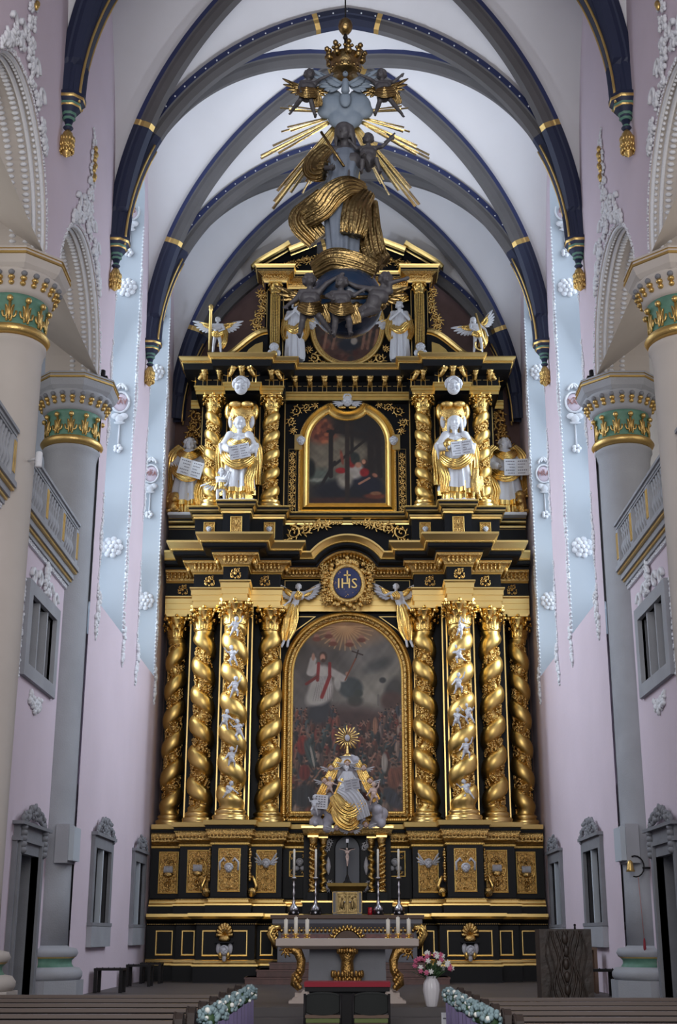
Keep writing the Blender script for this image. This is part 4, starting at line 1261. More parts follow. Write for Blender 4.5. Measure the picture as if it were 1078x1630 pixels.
# ---------------- upper storey: pedestals
PU = [(-5.42, 38.25), (-4.5, 38.25), (-4.5, 37.12), (-3.62, 37.12), (-3.62, 36.55), (-2.84, 36.55), (-2.84, 37.12), (-1.9, 37.12), (-1.9, 37.75)]
UPR = [(0, 12.5), (0, 13.38), (.03, 13.40), (.04, 13.44), (.07, 13.46), (.07, 13.52), (.10, 13.55), (.16, 13.60), (.18, 13.64), (.18, 13.70), (.20, 13.72), (.20, 13.76), (-1.1, 13.76)]
UPM = [0, 4, 1, 1, 1, 0, 1, 1, 0, 4, 4, 0]
for q in (-1, 1):
    path = PU if q < 0 else [(-x, y) for (x, y) in reversed(PU)]
    b = MB(); b.plan_sweep(path, UPR, UPM, beads=[(.2, 13.74, .018, .045, 4), (.04, 13.41, .015, .04, 4)])
    b.box(min(q * 5.42, q * 1.9), max(q * 5.42, q * 1.9), 38.2, 38.9, 12.4, 13.76, 0)
    b.build('pedestal_course', MATS, ALT)
    for (x, y, w, z0, z1) in ((4.97, 38.25, .36, 12.75, 13.2), (4.07, 37.12, .34, 12.8, 13.3), (3.23, 36.55, .34, 12.72, 13.3), (2.3, 37.12, .34, 12.8, 13.3)):
        t = MB(); x *= q
        t.box(x - w / 2, x + w / 2, y - .012, y, z0, z1, 0 if w == .36 else 3); rect_frame(t, x - w / 2, x + w / 2, z0, z1, y, .03, .03, 4, .013, 4)
        arabesque(t, x - w / 2 + .03, x + w / 2 - .03, z0 + .04, z1 - .03, y - .01, 2, 2)
        if y == 37.12: cherub_head(t, (x, y - .08, z0 + .25), .08)
        t.build('pedestal_panel', MATS, ALT)
    # pierced scrolls between pedestals and arched cornice
    t = MB()
    for (cx, cz, r, a0, hd) in ((1.62, 13.12, .22, 2, q), (1.25, 13.25, .17, 4, -q), (1.72, 12.80, .14, 1, -q), (.92, 13.34, .13, 2, q), (.62, 13.38, .09, 3, -q)):
        spiral(t, q * cx, cz, r, 1.4, a0, hd, 37.6, .04, 2)
    for i in range(12): t.ball((q * (.2 + i * .13), 37.58, 13.42 - .018 * i * (i > 5)), (.09, .04, .045), 6, 4, 2, rot=Matrix.Rotation(.6 * q, 3, 'Y'))
    t.build('pierced_scrollwork', MATS, ALT)
b = MB(); b.box(-1.95, 1.95, 37.75, 38.6, 12.3, 13.76, 0)
b.plan_sweep([(-1.9, 37.7), (1.9, 37.7)], UPR[2:], UPM[2:], beads=[(.2, 13.74, .018, .045, 4)])
b.box(-5.2, 5.2, 38.7, 39.0, 12.4, 13.6, 0); b.box(-4.55, 4.55, 38.2, 38.6, 13.7, 18.4, 0)
b.box(-1.95, 1.95, 37.95, 38.3, 13.7, 17.7, 0)
for q in (-1, 1):
    for x in (4.52, 3.75, 3.62, 2.84, 2.72, 1.93): b.box(q * x - .015, q * x + .015, 38.17 if x > 1.95 else 37.9, 38.2, 13.8, 17.4, 1)
    a, c = sorted((q * 3.6, q * 2.8)); b.box(a, c, 37.7, 38.2, 13.76, 17.4, 0)
    for x in (3.55, 2.85): b.box(q * x - .012, q * x + .012, 37.68, 37.7, 13.8, 17.3, 1)
b.build('upper_backboard', MATS, ALT)
UH = 17.44 - 13.76
u2 = twisted(UH, .24, 5, -1, 1.4, 5, .22, .46); place_col(u2, (-4.08, 37.42, 13.76), first=True); place_col(u2, (4.08, 37.42, 13.76), True)
u4 = twisted(UH, .24, 5, 1, 2.0, 6, .22, .46); place_col(u4, (-2.32, 37.42, 13.76), first=True); place_col(u4, (2.32, 37.42, 13.76), True)
# herm pilasters with cherub heads behind the evangelists
for q in (-1, 1):
    x = q * 3.2; y = 37.15
    t = empty('herm_pilaster', (0, 0, 0)); CH[t.name] = []
    h = MB(); h.lathe([(.14, 0), (.16, .4), (.13, .9), (.22, 1.3), (.30, 1.36), (.22, 1.42), (.26, 1.6), (.40, 2.1), (.46, 2.45), (.36, 2.75), (.12, 2.9)], (x, y, 14.25), 16, [2, 2, 2, 1, 1, 2, 2, 2, 2, 2], sy=.7)
    for s_ in (-1, 1):
        h.ball((x + s_ * .38, y - .05, 16.8), (.15, .18, .28), 10, 8, 6); h.ball((x + s_ * .18, y - .3, 16.95), (.2, .12, .1), 10, 8, 2); spiral(h, x + s_ * .15, 15.4, .1, 1.3, 0, s_, y - .12, .03, 2); spiral(h, x + s_ * .18, 16.5, .12, 1.3, 1, s_, y - .26, .03, 2)
        h.ball((x + s_ * .30, y - .14, 16.45), (.10, .10, .22), 9, 7, 5)
    adopt(t, ALT, (0, 0, 0)); h.build('herm_body', MATS, t)
    f = MB(); cherub_head(f, (x, y - .55, 17.42), .26); f.build('cherub_head', MATS, t)

# ---------------- upper entablature
PQ = [(-4.9, 38.3), (-4.62, 38.3), (-4.62, 37.14), (-3.72, 37.14), (-3.72, 36.85), (-2.66, 36.85), (-2.66, 37.14), (-1.98, 37.14), (-1.98, 37.62)]
path = PQ + [(-x, y) for (x, y) in reversed(PQ)]
b = MB(); b.plan_sweep(path, [(0, 17.40), (0, 17.5), (.03, 17.51), (.03, 17.6), (.06, 17.62), (.06, 17.66), (0, 17.66)], 4, beads=[(.045, 17.64, .015, .045, 1)])
b.box(-1.98, 1.98, 37.65, 38.3, 17.4, 18.4, 0); b.box(-4.6, -1.9, 37.2, 38.3, 17.42, 18.4, 0); b.box(1.9, 4.6, 37.2, 38.3, 17.42, 18.4, 0)
b.build('upper_architrave', MATS, ALT)
b = MB(); b.plan_sweep(path, [(0, 17.66), (0, 18.0), (.10, 18.02), (.35, 18.06), (.38, 18.25)], 0)
b.build('upper_frieze', MATS, ALT)
b = MB(); b.plan_sweep(path, [(.38, 18.25), (.40, 18.26), (.40, 18.30), (.43, 18.31), (.43, 18.33), (.47, 18.37), (.50, 18.40), (.50, 18.44), (-1.2, 18.46)], [1, 1, 4, 1, 1, 1, 1, 0], beads=[(.41, 18.28, .016, .045, 4)])
b.build('upper_cornice', MATS, ALT)
def bracket_mesh():
    t = MB()
    t.box(-.075, -.055, -.025, 0, -.02, .38, 1); t.box(.055, .075, -.025, 0, -.02, .38, 1); t.box(-.2, .2, -.012, 0, .19, .205, 1)
    t.tube([(0, -.03, .17), (0, -.10, .24), (0, -.20, .30), (0, -.30, .36)], [.06, .075, .08, .085], 7, 2, flat=(Vector((1, 0, 0)), 1.0))
    t.box(-.10, .10, -.36, -.02, .36, .40, 1)
    t.ball((0, -.33, .36), (.10, .06, .06), 8, 6, 2)
    t.ball((0, -.01, .12), (.03, .02, .06), 6, 5, 0); t.ball((0, -.02, .02), (.035, .02, .03), 6, 5, 0)
    return t.mesh('console_bracket', MATS)
bme = bracket_mesh()
def put_bracket(x, y, rz=0):
    o = bpy.data.objects.new('console_bracket', bme); COL.objects.link(o); o.parent = ALT; CH[ALT.name].append(o)
    o.location = Vector((x, y, 17.66)) - ALT.location; o.rotation_euler = (0, 0, rz)
for q in (-1, 1):
    for x in (4.35, 3.9): put_bracket(q * x, 37.13)
    for x in (3.2,): put_bracket(q * x, 36.84)
    for x in (3.58, 2.82): put_bracket(q * x, 36.84, q * (.5 if x < 3 else -.5))
    put_bracket(q * 4.62, 37.3, -q * .7); put_bracket(q * 2.32, 37.13); put_bracket(q * 2.0, 37.13, q * .5)
    for x in (1.62, 1.16, .7): put_bracket(q * x, 37.61)
put_bracket(.24, 37.61); put_bracket(-.24, 37.61)

# ---------------- upper picture frame with dipped top
def dip_path(hw, z0, zs, top, dw, dd, n=14):
    """hw half width, z0 bottom, zs spring, top z of the peaks, dw half width of dip, dd depth"""
    R = []
    for i in range(n + 1):
        a = PI / 2 * i / n * .80
        R.append((hw * math.cos(a), zs + (top - zs) / math.sin(PI / 2 * .80) * math.sin(a)))
    xe, ze = R[-1]
    D = [(xe * math.cos(PI * i / 16), ze - dd * math.sin(PI * i / 16)) for i in range(1, 16)]
    L = [(-x, z) for (x, z) in reversed(R)]
    return [(-hw, z0), (hw, z0)] + R + D + L
b = MB(); dp = dip_path(1.46, 13.85, 16.1, 17.42, .5, .30)
b.elev_sweep(dp, [(-.03, 0), (-.03, .08), (.02, .10), (.05, .07), (.09, .12), (.14, .18), (.19, .12), (.25, .07), (.28, .09), (.30, .06), (.30, 0)], 37.95, [1, 1, 4, 1, 1, 1, 4, 4, 1, 1], closed=True, smooth=False, beads=[(.0, .10, .02, .05, 6), (.28, .09, .015, .045, 6)])
for q in (-1, 1):
    cherub_head(b, (q * 1.42, 37.75, 16.1), .13); b.box(q * 1.5 - .12, q * 1.5 + .12, 37.82, 37.95, 15.85, 16.35, 1)
b.build('upper_picture_frame', MATS, ALT)
t = MB(); cherub_head(t, (0, 37.70, 17.42), .19)
for q in (-1, 1):
    wing(t, (q * .12, 37.72, 17.35), .2, .35, q, 37.7, 5, 5, 5); t.ball((q * .3, 37.75, 17.45), (.1, .06, .1), 8, 6, 5); t.ball((q * .16, 37.72, 17.2), (.13, .05, .05), 8, 6, 6)
t.build('winged_cherub_head', MATS, ALT)
for q in (-1, 1):
    t = MB(); y = 37.9
    for (cx, cz, r, a0, hd) in ((1.60, 17.15, .17, 2, q), (1.28, 17.28, .13, 4, -q), (1.72, 16.78, .13, 1, -q), (1.68, 16.5, .08, 2, q), (1.0, 17.36, .08, 0, q)):
        spiral(t, q * cx, cz, r, 1.4, a0, hd, y, .03, 2)
    t.build('spandrel_scrollwork', MATS, ALT)
    t = MB()
    for k in range(9): spiral(t, q * 1.68, 14.0 + .21 * k, .085, 1.2, k % 2 * PI, q * (1 if k % 2 else -1), y, .025, 2)
    rect_frame(t, q * 1.68 - .12, q * 1.68 + .12, 13.86, 15.9, y, .015, .015, 1)
    t.build('side_scrollwork', MATS, ALT)
    # leafy wings outside the upper storey
    t = MB(); rnd = random.Random(31)
    for k in range(9):
        z = 14.6 + k * .33; w = .18 + .38 * math.sin(PI * (k + .5) / 9) ** 1.3
        spiral(t, q * (4.62 + w * .55), z, .17 + w * .12, 1.3, k, q * (1 if k % 2 else -1), 38.55, .045, 3)
        for j in range(3): leafball(t, (q * (4.62 + w * rnd.random()), 38.52, z + rnd.uniform(-.15, .15)), .12, rnd, 3, 'y')
    t.build('side_ornament', MATS, ALT)

# ---------------- top piece
b = MB()
b.box(-2.62, 2.62, 38.0, 38.4, 18.4, 21.6, 0); b.box(-2.0, 2.0, 37.6, 38.0, 18.4, 18.62, 0)
for q in (-1, 1):
    a, c = sorted((q * 2.56, q * 2.0)); b.box(a, c, 37.7, 38.0, 18.4, 21.4, 0)
    for x in (2.54, 2.02, 1.42): b.box(q * x - .012, q * x + .012, 37.68 if x > 1.9 else 37.97, 37.71 if x > 1.9 else 38.0, 18.6, 21.2, 1)
b.plan_sweep([(-2.7, 37.55), (-1.98, 37.55), (-1.98, 37.62), (-1.2, 37.62), (-1.2, 37.75), (1.2, 37.75), (1.2, 37.62), (1.98, 37.62), (1.98, 37.55), (2.7, 37.55)], [(0, 18.46), (0, 18.56), (.03, 18.58), (.03, 18.63), (-.6, 18.64)], [0, 1, 4, 0], beads=[(.03, 18.6, .014, .04, 1)])
b.build('attic_backboard', MATS, ALT)
for q in (-1, 1):
    x = q * 2.27; t = empty('pilaster_column', (0, 0, 0)); CH[t.name] = []; adopt(t, ALT, (0, 0, 0))
    s_ = MB(); s_.lathe([(.22, 0), (.22, .06), (.18, .08), (.20, .12), (.17, .16)], (x, 37.5, 18.62), 18, 1)
    s_.lathe([(.17, .16), (.19, .3), (.16, .62)], (x, 37.5, 18.62), 18, 4)
    s_.lathe([(.14, 0), (.13, 1.7)], (x, 37.5, 19.24), 18, 0)
    for k in range(9):
        a = PI + PI * k / 8
        for j in range(34): s_.ball((x + .14 * math.cos(a), 37.5 + .14 * math.sin(a), 19.28 + j * .05), (.022, .022, .024), 5, 4, 4)
    s_.build('fluted_shaft', MATS, t)
    c = MB(T=Matrix.Translation((x, 37.5, 0))); corinthian(c, 20.95, .15, .36, 6, 6); c.build('capital', MATS, t)
    c = MB(); cherub_head(c, (x, 37.28, 19.0), .14)
    for s in (-1, 1): c.ball((x + s * .13, 37.3, 18.84), (.08, .08, .12), 8, 6, 5)
    c.ball((x, 37.28, 18.8), (.12, .1, .12), 8, 6, 4); c.build('cherub_head', MATS, t)
    # entablature block, pediment
    e = MB(); pth = [(-2.62, 38.0), (-2.62, 37.35), (-1.92, 37.35), (-1.92, 37.8), (-.9, 37.8)]
    pth = pth if q < 0 else [(-x_, y_) for (x_, y_) in reversed(pth)]
    e.plan_sweep(pth, [(0, 21.3), (.03, 21.35), (.05, 21.42), (.05, 21.5), (.12, 21.54), (.22, 21.6), (.24, 21.64), (.24, 21.7), (.28, 21.76), (.30, 21.8), (-.5, 21.82)], [1, 2, 2, 2, 2, 0, 0, 1, 1, 0], beads=[(.06, 21.46, .03, .08, 2), (.24, 21.62, .014, .04, 1)])
    for k in range(9): leafball(e, (q * (2.0 + .07 * k), 37.25, 21.46), .07, RND, 2, 'y')
    e.build('attic_entablature', MATS, ALT)
    pd = MB()
    arc1 = [(2.92 - 1.16 * math.sin(i / 12 * PI / 2 * .62) / math.sin(PI / 2 * .62), 21.82 + .86 * (1 - math.cos(i / 12 * PI / 2 * .62 + .0)) / (1 - math.cos(PI / 2 * .62)) * .0 + .86 * (i / 12) ** .75) for i in range(13)]
    arc2 = [(1.80, 22.42), (.98, 22.78)]
    CP = [(0, 0), (0, .18), (.03, .20), (.05, .20), (.06, .30), (.10, .36), (.16, .40), (.20, .44), (.20, 0)]
    for pth in (arc1, arc2):
        p_ = [(q * x_, z_) for (x_, z_) in pth]
        if q > 0: p_ = list(reversed(p_))
        pd.elev_sweep(p_, CP, 37.85, [0, 1, 4, 0, 1, 1, 1, 1], beads=[(.03, .21, .014, .045, 1)])
        pd.prism_xz([(x_, z_) for (x_, z_) in p_] + [(p_[-1][0], 21.8), (p_[0][0], 21.8)], 37.8, 38.2, 0)
    for k in range(5): spiral(pd, q * (2.3 - .33 * k), 22.02 + .09 * k, .13, 1.3, k, q * (1 if k % 2 else -1), 37.78, .035, 2)
    for k in range(12): leafball(pd, (q * (2.2 - .1 * k), 37.72, 22.05 + .03 * k), .09, RND, 2, 'y')
    pd.build('pediment', MATS, ALT)
    # S-scroll pediments over the upper columns
    s_ = MB(); sp = []
    for i in range(17):
        u = i / 16; x_ = 4.1 - 1.62 * u; z_ = 18.55 + .98 * (u * u * (3 - 2 * u)) ** 1.1
        sp.append((q * x_, z_))
    pp = sp if q < 0 else list(reversed(sp))
    s_.elev_sweep(pp, [(-.02, 0), (-.02, .40), (.03, .44), (.06, .44), (.08, .52), (.14, .56), (.18, .6), (.18, 0)], 37.9, [0, 1, 4, 1, 1, 1, 1], beads=[(.02, .44, .014, .045, 4)])
    s_.prism_xz(pp + [(pp[-1][0], 18.44), (pp[0][0], 18.44)], 37.4, 37.9, 0)
    w = [(q * 2.62, 18.6), (q * 3.25, 18.62), (q * 3.05, 18.95), (q * 2.85, 19.12), (q * 2.62, 19.2)]
    if q > 0: w = list(reversed(w))
    s_.prism_xz(w, 37.25, 37.4, 4)
    s_.build('scroll_pediment', MATS, ALT)
    s_ = MB()
    for k in range(8): spiral(s_, q * (2.75 + .12 * math.sin(k * .9)), 19.75 + .21 * k, .13, 1.3, k, q * (1 if k % 2 else -1), 37.9, .04, 2)
    s_.build('side_volute', MATS, ALT)
    # shell niche heads
    s_ = MB(); x = q * 1.66
    for k in range(9):
        a = PI * k / 8; s_.tube([(x, 37.9, 20.85), (x + .30 * math.cos(a), 37.75, 20.9 + .32 * math.sin(a))], [.03, .06], 6, 6)
    s_.build('niche_shell', MATS, ALT)
# oval frame
b = MB(); OX, OZ, OC = 1.22, 1.42, 20.05
ov = [(OX * math.cos(2 * PI * i / 48), OC + OZ * math.sin(2 * PI * i / 48)) for i in range(48)]
b.elev_sweep(ov, [(0, 0), (0, .1), (.05, .14), (.09, .10), (.16, .12), (.2, .06), (.2, 0)], 37.95, [1, 1, 4, 2, 1, 1], closed=True, smooth=True, beads=[(.1, .12, .02, .06, 2)])
for q in (-1, 1):
    spiral(b, q * 1.05, 18.92, .16, 1.3, 2, q, 37.9, .045, 2); spiral(b, q * 1.22, 19.25, .09, 1.2, 3, -q, 37.9, .03, 2); spiral(b, q * .75, 18.75, .08, 1.2, 3, -q, 37.9, .03, 2)
    cherub_head(b, (q * 1.12, 37.8, 20.0), .12)
for k in range(8): b.ball((.05 * (k - 3.5), 37.75, 18.62), (.05, .05, .08), 6, 5, 2)
b.build('oval_frame', MATS, ALT)

# ---------------- paintings: colour laid per point on a fine sheet
def painting(name, hw, z0, z1, Y, inside, paint, nx, nz, parent):
    xs = np.linspace(-hw, hw, nx); zs = np.linspace(z0, z1, nz)
    X, Z = np.meshgrid(xs, zs)
    col = paint((X + hw) / (2 * hw), (Z - z0) / (z1 - z0))
    vs = np.stack([X.ravel(), np.full(X.size, Y), Z.ravel()], 1)
    idx = np.arange(nx * nz).reshape(nz, nx)
    f = np.stack([idx[:-1, :-1].ravel(), idx[:-1, 1:].ravel(), idx[1:, 1:].ravel(), idx[1:, :-1].ravel()], 1)
    cx = X[:-1, :-1].ravel() + (xs[1] - xs[0]) / 2; cz = Z[:-1, :-1].ravel() + (zs[1] - zs[0]) / 2
    f = f[inside(cx, cz)]
    me = bpy.data.meshes.new(name)
    off = np.array(parent.location)
    me.from_pydata([tuple(v) for v in (vs - off)], [], [tuple(int(i) for i in q) for q in f])
    ca = me.color_attributes.new('paint', 'FLOAT_COLOR', 'POINT')
    c4 = np.ones((nx * nz, 4), dtype=np.float32); c4[:, :3] = np.clip(col.reshape(-1, 3), 0, 1) ** 2.2
    ca.data.foreach_set('color', c4.ravel())
    m = bpy.data.materials.new(name + '_paint'); m.use_nodes = True
    nt = m.node_tree; p = nt.nodes['Principled BSDF']; p.inputs['Roughness'].default_value = .5
    at_ = nt.nodes.new('ShaderNodeAttribute'); at_.attribute_name = 'paint'; nt.links.new(at_.outputs['Color'], p.inputs['Base Color'])
    me.materials.append(m)
    o = bpy.data.objects.new(name, me); COL.objects.link(o); o.parent = parent; CH[parent.name].append(o)
    return o
class Brush:
    def __init__(s, U, V, base): s.U, s.V = U, V; s.c = np.zeros(U.shape + (3,)) + np.array(base)
    def noise(s, seed, k, amp):
        r = np.random.RandomState(seed); n = np.zeros(s.U.shape)
        for i in range(14):
            a, b_, p = r.uniform(-k, k), r.uniform(-k, k), r.uniform(0, 6.3); n += np.sin(a * s.U * 6 + b_ * s.V * 9 + p + 2 * np.sin(b_ * s.U * 3 + a * s.V * 3)) / 14 ** .5
        s.c *= (1 + amp * n)[..., None]
    def blob(s, u, v, ru, rv, col, ang=0, soft=.25, al=1.0):
        du, dv = s.U - u, s.V - v; ca, sa = math.cos(ang), math.sin(ang)
        a = (du * ca + dv * sa) / ru; b_ = (-du * sa + dv * ca) / rv
        d = np.sqrt(a * a + b_ * b_); w = np.clip((1 + soft - d) / (2 * soft), 0, 1) * al
        s.c = s.c * (1 - w[..., None]) + np.array(col) * w[..., None]
    def line(s, u0, v0, u1, v1, w_, col, asp=1.0, al=1.0):
        dx, dy = (u1 - u0), (v1 - v0) * asp; L2 = dx * dx + dy * dy
        t = np.clip(((s.U - u0) * dx + (s.V - v0) * asp * dy) / L2, 0, 1)
        d = np.sqrt((s.U - u0 - t * dx) ** 2 + ((s.V - v0) * asp - t * dy) ** 2); w = np.clip((w_ * 1.25 - d) / (w_ * .5), 0, 1) * al
        s.c = s.c * (1 - w[..., None]) + np.array(col) * w[..., None]
def paint_main(U, V):
    p = Brush(U, V, (.36, .34, .33)); A = 1.83
    p.blob(.75, .66, .35, .16, (.50, .48, .44), 0, .6); p.blob(.2, .85, .35, .2, (.30, .27, .25), 0, .6)
    p.blob(.8, .85, .3, .1, (.42, .40, .38), .3, .6); p.blob(.78, .76, .12, .03, (.30, .30, .29), .2, .5)
    p.noise(1, 4, .10)
    p.blob(.48, .95, .28, .07, (.60, .44, .30), 0, .7)
    for i in range(17):
        a = PI + PI * i / 16; p.line(.48, .97, .48 + .26 * math.cos(a), .97 + .13 * math.sin(a), .006, (.76, .60, .42), A, .6)
    for (u, v) in ((.22, .915), (.33, .93), (.63, .91), (.37, .89), (.52, .885)): p.blob(u, v, .025, .014, (.60, .42, .34)); p.blob(u, v - .015, .04, .012, (.42, .24, .18))
    # ruins, trees
    p.blob(.53, .64, .11, .055, (.24, .26, .26), 0, .15); p.blob(.6, .61, .04, .02, (.22, .24, .22)); p.blob(.57, .57, .07, .03, (.24, .24, .22)); p.blob(.92, .62, .09, .07, (.26, .25, .24), .5); p.blob(.82, .68, .03, .015, (.2, .2, .2)); p.blob(.9, .57, .1, .05, (.30, .22, .20))
    p.line(.78, .55, .78, .60, .01, (.40, .38, .36), A)
    r = np.random.RandomState(5)
    # crowd
    p.blob(.5, .25, .75, .29, (.27, .20, .19), 0, .12)
    robes = [(.40, .20, .17), (.46, .31, .26), (.24, .25, .28), (.32, .24, .21), (.19, .18, .19), (.42, .25, .20), (.37, .31, .29), (.28, .17, .16), (.25, .29, .29), (.50, .42, .38)]
    vv = .53
    while vv > .04:
        sc = .55 + (.53 - vv) * 1.5; n = int(15 / sc)
        for k in range(n):
            u = (k + r.uniform(.1, .9)) / n; v = vv + r.uniform(-.015, .015)
            if vv > .46 and .42 < u < .80: continue
            c = np.array(robes[r.randint(10)]) * r.uniform(.75, 1.1); sk = np.array((.50, .37, .31)) * r.uniform(.75, 1.15); t = r.uniform(-.35, .35)
            p.blob(u, v - .045 * sc, .036 * sc, .05 * sc, c, t, .12); p.blob(u + .02 * sc, v - .05 * sc, .012 * sc, .045 * sc, c * .62, t, .3, .8); p.blob(u - .015 * sc, v - .03 * sc, .006 * sc, .03 * sc, c * 1.35, t, .3, .7)
            p.blob(u + t * .03, v + .012 * sc, .015 * sc, .011 * sc, sk, 0, .15); p.blob(u + t * .03 + .004, v + .018 * sc, .015 * sc, .007 * sc, (.16, .12, .11), 0, .2)
            if r.rand() < .5:
                q = r.choice([-1, 1]); p.line(u, v - .015 * sc, u + q * .045 * sc, v + r.uniform(-.03, .035) * sc, .007 * sc, sk, A)
        vv -= .048 * sc
    for (u, v, ru, rv, c, a) in ((.1, .34, .05, .05, (.46, .16, .13), .3), (.17, .30, .04, .08, (.22, .27, .27), .6), (.19, .28, .010, .06, (.60, .57, .53), .35), (.12, .2, .05, .04, (.42, .15, .13), 0), (.83, .25, .028, .05, (.60, .57, .54), 0), (.92, .17, .07, .05, (.44, .27, .21), .4), (.9, .07, .09, .04, (.22, .23, .27), -.5), (.12, .08, .1, .06, (.17, .18, .20), 0), (.75, .44, .022, .045, (.58, .41, .32), 0), (.55, .38, .04, .05, (.52, .41, .36), 0)):
        p.blob(u, v, ru, rv, c, a, .15, .9)
        for q in range(4): p.blob(u + (q - 1.5) * ru * .4, v, ru * .08, rv * .8, np.array(c) * (.65 if q % 2 else 1.25), a, .3, .6)
    p.blob(.25, .52, .10, .07, (.20, .20, .22), .2, .2)
    # preacher
    p.blob(.26, .63, .11, .08, (.66, .63, .60), .15, .15); p.blob(.29, .70, .065, .06, (.68, .65, .62), 0, .15); p.blob(.22, .60, .10, .05, (.62, .60, .57), .3, .2)
    p.line(.18, .72, .23, .75, .035, (.66, .63, .60), A); p.line(.16, .72, .19, .79, .03, (.66, .63, .60), A); p.line(.34, .73, .46, .69, .035, (.64, .61, .58), A); p.blob(.41, .665, .03, .04, (.60, .58, .55), .4)
    for k in range(9): p.line(.19 + .022 * k, .57, .24 + .013 * k, .70, .003, (.50, .47, .46), A, .8)
    p.line(.24, .77, .23, .68, .014, (.48, .14, .13), A); p.line(.34, .77, .34, .70, .014, (.48, .14, .13), A); p.line(.34, .70, .27, .59, .016, (.48, .14, .13), A); p.line(.23, .70, .13, .66, .014, (.42, .14, .12), A)
    p.blob(.28, .805, .036, .027, (.22, .16, .13)); p.blob(.275, .80, .024, .021, (.66, .48, .40)); p.blob(.28, .785, .018, .01, (.25, .17, .13))
    p.blob(.19, .805, .015, .02, (.64, .48, .40)); p.blob(.5, .715, .018, .01, (.6, .45, .38))
    p.line(.48, .68, .58, .80, .006, (.45, .24, .16), A); p.line(.545, .835, .64, .815, .006, (.20, .13, .10), A); p.line(.60, .84, .58, .80, .006, (.20, .13, .10), A)
    p.noise(7, 11, .05)
    return p.c * 1.02
def in_main(x, z): return (z < 8.88) | (x * x + (z - 8.88) ** 2 < 1.60 ** 2)
painting('altar_painting', 1.60, 4.98, 10.48, 37.80, in_main, paint_main, 260, 450, ALT)
def paint_up(U, V):
    p = Brush(U, V, (.22, .19, .16)); A = 1.35
    p.blob(.3, .55, .35, .25, (.42, .38, .32), 0, .4); p.blob(.75, .6, .2, .3, (.13, .10, .09), 0, .3)
    p.blob(.18, .78, .2, .13, (.45, .24, .17), 0, .3)
    r = np.random.RandomState(3)
    for i in range(24): p.blob(r.uniform(.08, .34), r.uniform(.66, .92), .03, .02, (.60, .34, .22) if i % 2 else (.30, .16, .12), r.uniform(-1, 1), .4, .8)
    p.blob(.65, .85, .35, .14, (.12, .10, .09), 0, .2)
    p.blob(.5, .55, .3, .14, (.40, .36, .30), 0, .3); p.blob(.15, .3, .2, .08, (.34, .36, .32), 0, .4); p.blob(.12, .26, .1, .02, (.5, .5, .45), 0, .4); p.blob(.03, .38, .06, .1, (.10, .10, .08))
    dk = (.13, .095, .075)
    for (a, b_, c_, d_, w) in ((.29, .3, .29, .78, .028), (.29, .72, .45, .92, .02), (.25, .78, .75, .75, .02), (.56, .42, .56, .95, .022), (.17, .2, .34, .45, .02), (.34, .42, .78, .72, .018), (.8, .3, .8, .8, .04), (.92, .3, .88, .85, .03)): p.line(a, b_, c_, d_, w, dk, A)
    p.blob(.5, .14, .42, .13, (.09, .09, .12), 0, .2); p.blob(.75, .24, .2, .1, (.10, .10, .15), -.3, .2); p.blob(.45, .03, .6, .05, (.24, .13, .08), 0, .3)
    p.blob(.60, .36, .11, .09, (.60, .56, .52), 0, .2); p.blob(.47, .27, .1, .1, (.55, .51, .45), .3, .3); p.blob(.42, .36, .07, .03, (.58, .12, .12), 0, .2); p.blob(.55, .45, .05, .06, (.52, .12, .10), .5, .2); p.blob(.72, .34, .06, .045, (.50, .10, .10), 0, .2)
    p.blob(.60, .49, .06, .07, (.16, .17, .15), .5, .2); p.blob(.43, .5, .02, .08, (.46, .24, .18), .2, .2); p.blob(.72, .45, .035, .03, (.22, .12, .08)); p.blob(.71, .455, .025, .025, (.64, .44, .34)); p.blob(.64, .42, .04, .03, (.60, .42, .33)); p.blob(.84, .31, .055, .03, (.18, .12, .10), -.3); p.blob(.85, .31, .035, .02, (.58, .38, .30), -.3)
    p.line(.65, .22, .78, .28, .015, (.60, .42, .33), A); p.blob(.85, .09, .14, .03, (.40, .20, .12)); p.blob(.86, .12, .07, .02, (.50, .34, .24)); p.line(.5, .05, .5, .92, .03, (.17, .125, .095), A)
    p.noise(4, 9, .07)
    return p.c * .98
dpn = np.array(dip_path(1.19, 14.12, 16.1, 17.12, .5, .30))
def in_poly(x, z, P=dpn):
    c = np.zeros(x.shape, bool); n = len(P)
    for i in range(n):
        (xa, za), (xb, zb) = P[i], P[(i + 1) % n]
        if za == zb: continue
        c ^= ((za > z) != (zb > z)) & (x < (xb - xa) * (z - za) / (zb - za) + xa)
    return c
painting('upper_painting', 1.20, 14.10, 17.15, 37.90, in_poly, paint_up, 150, 190, ALT)
def paint_oval(U, V):
    p = Brush(U, V, (.34, .22, .18)); r = np.random.RandomState(8)
    p.blob(.5, .5, .5, .25, (.26, .24, .22), 0, .5)
    for i in range(60): p.blob(r.uniform(0, 1), r.uniform(0, .5), .05, .03, [(.45, .26, .20), (.20, .18, .18), (.50, .36, .30), (.30, .15, .12)][r.randint(4)], r.uniform(-1, 1), .4, .8)
    p.blob(.52, .25, .16, .08, (.13, .15, .19), 0, .2); p.blob(.5, .4, .06, .1, (.20, .21, .24), 0, .2); p.blob(.6, .3, .05, .05, (.60, .56, .52), 0, .2)
    for u in (.15, .28, .72, .8, .9): p.line(u, .2, u + .05, .45, .02, (.58, .42, .34), 1)
    p.noise(2, 8, .08); return p.c * .8
painting('oval_painting', 1.06, OC - 1.26, OC + 1.26, 37.93, lambda x, z: (x / 1.06) ** 2 + ((z - OC) / 1.26) ** 2 < 1, paint_oval, 90, 110, ALT)
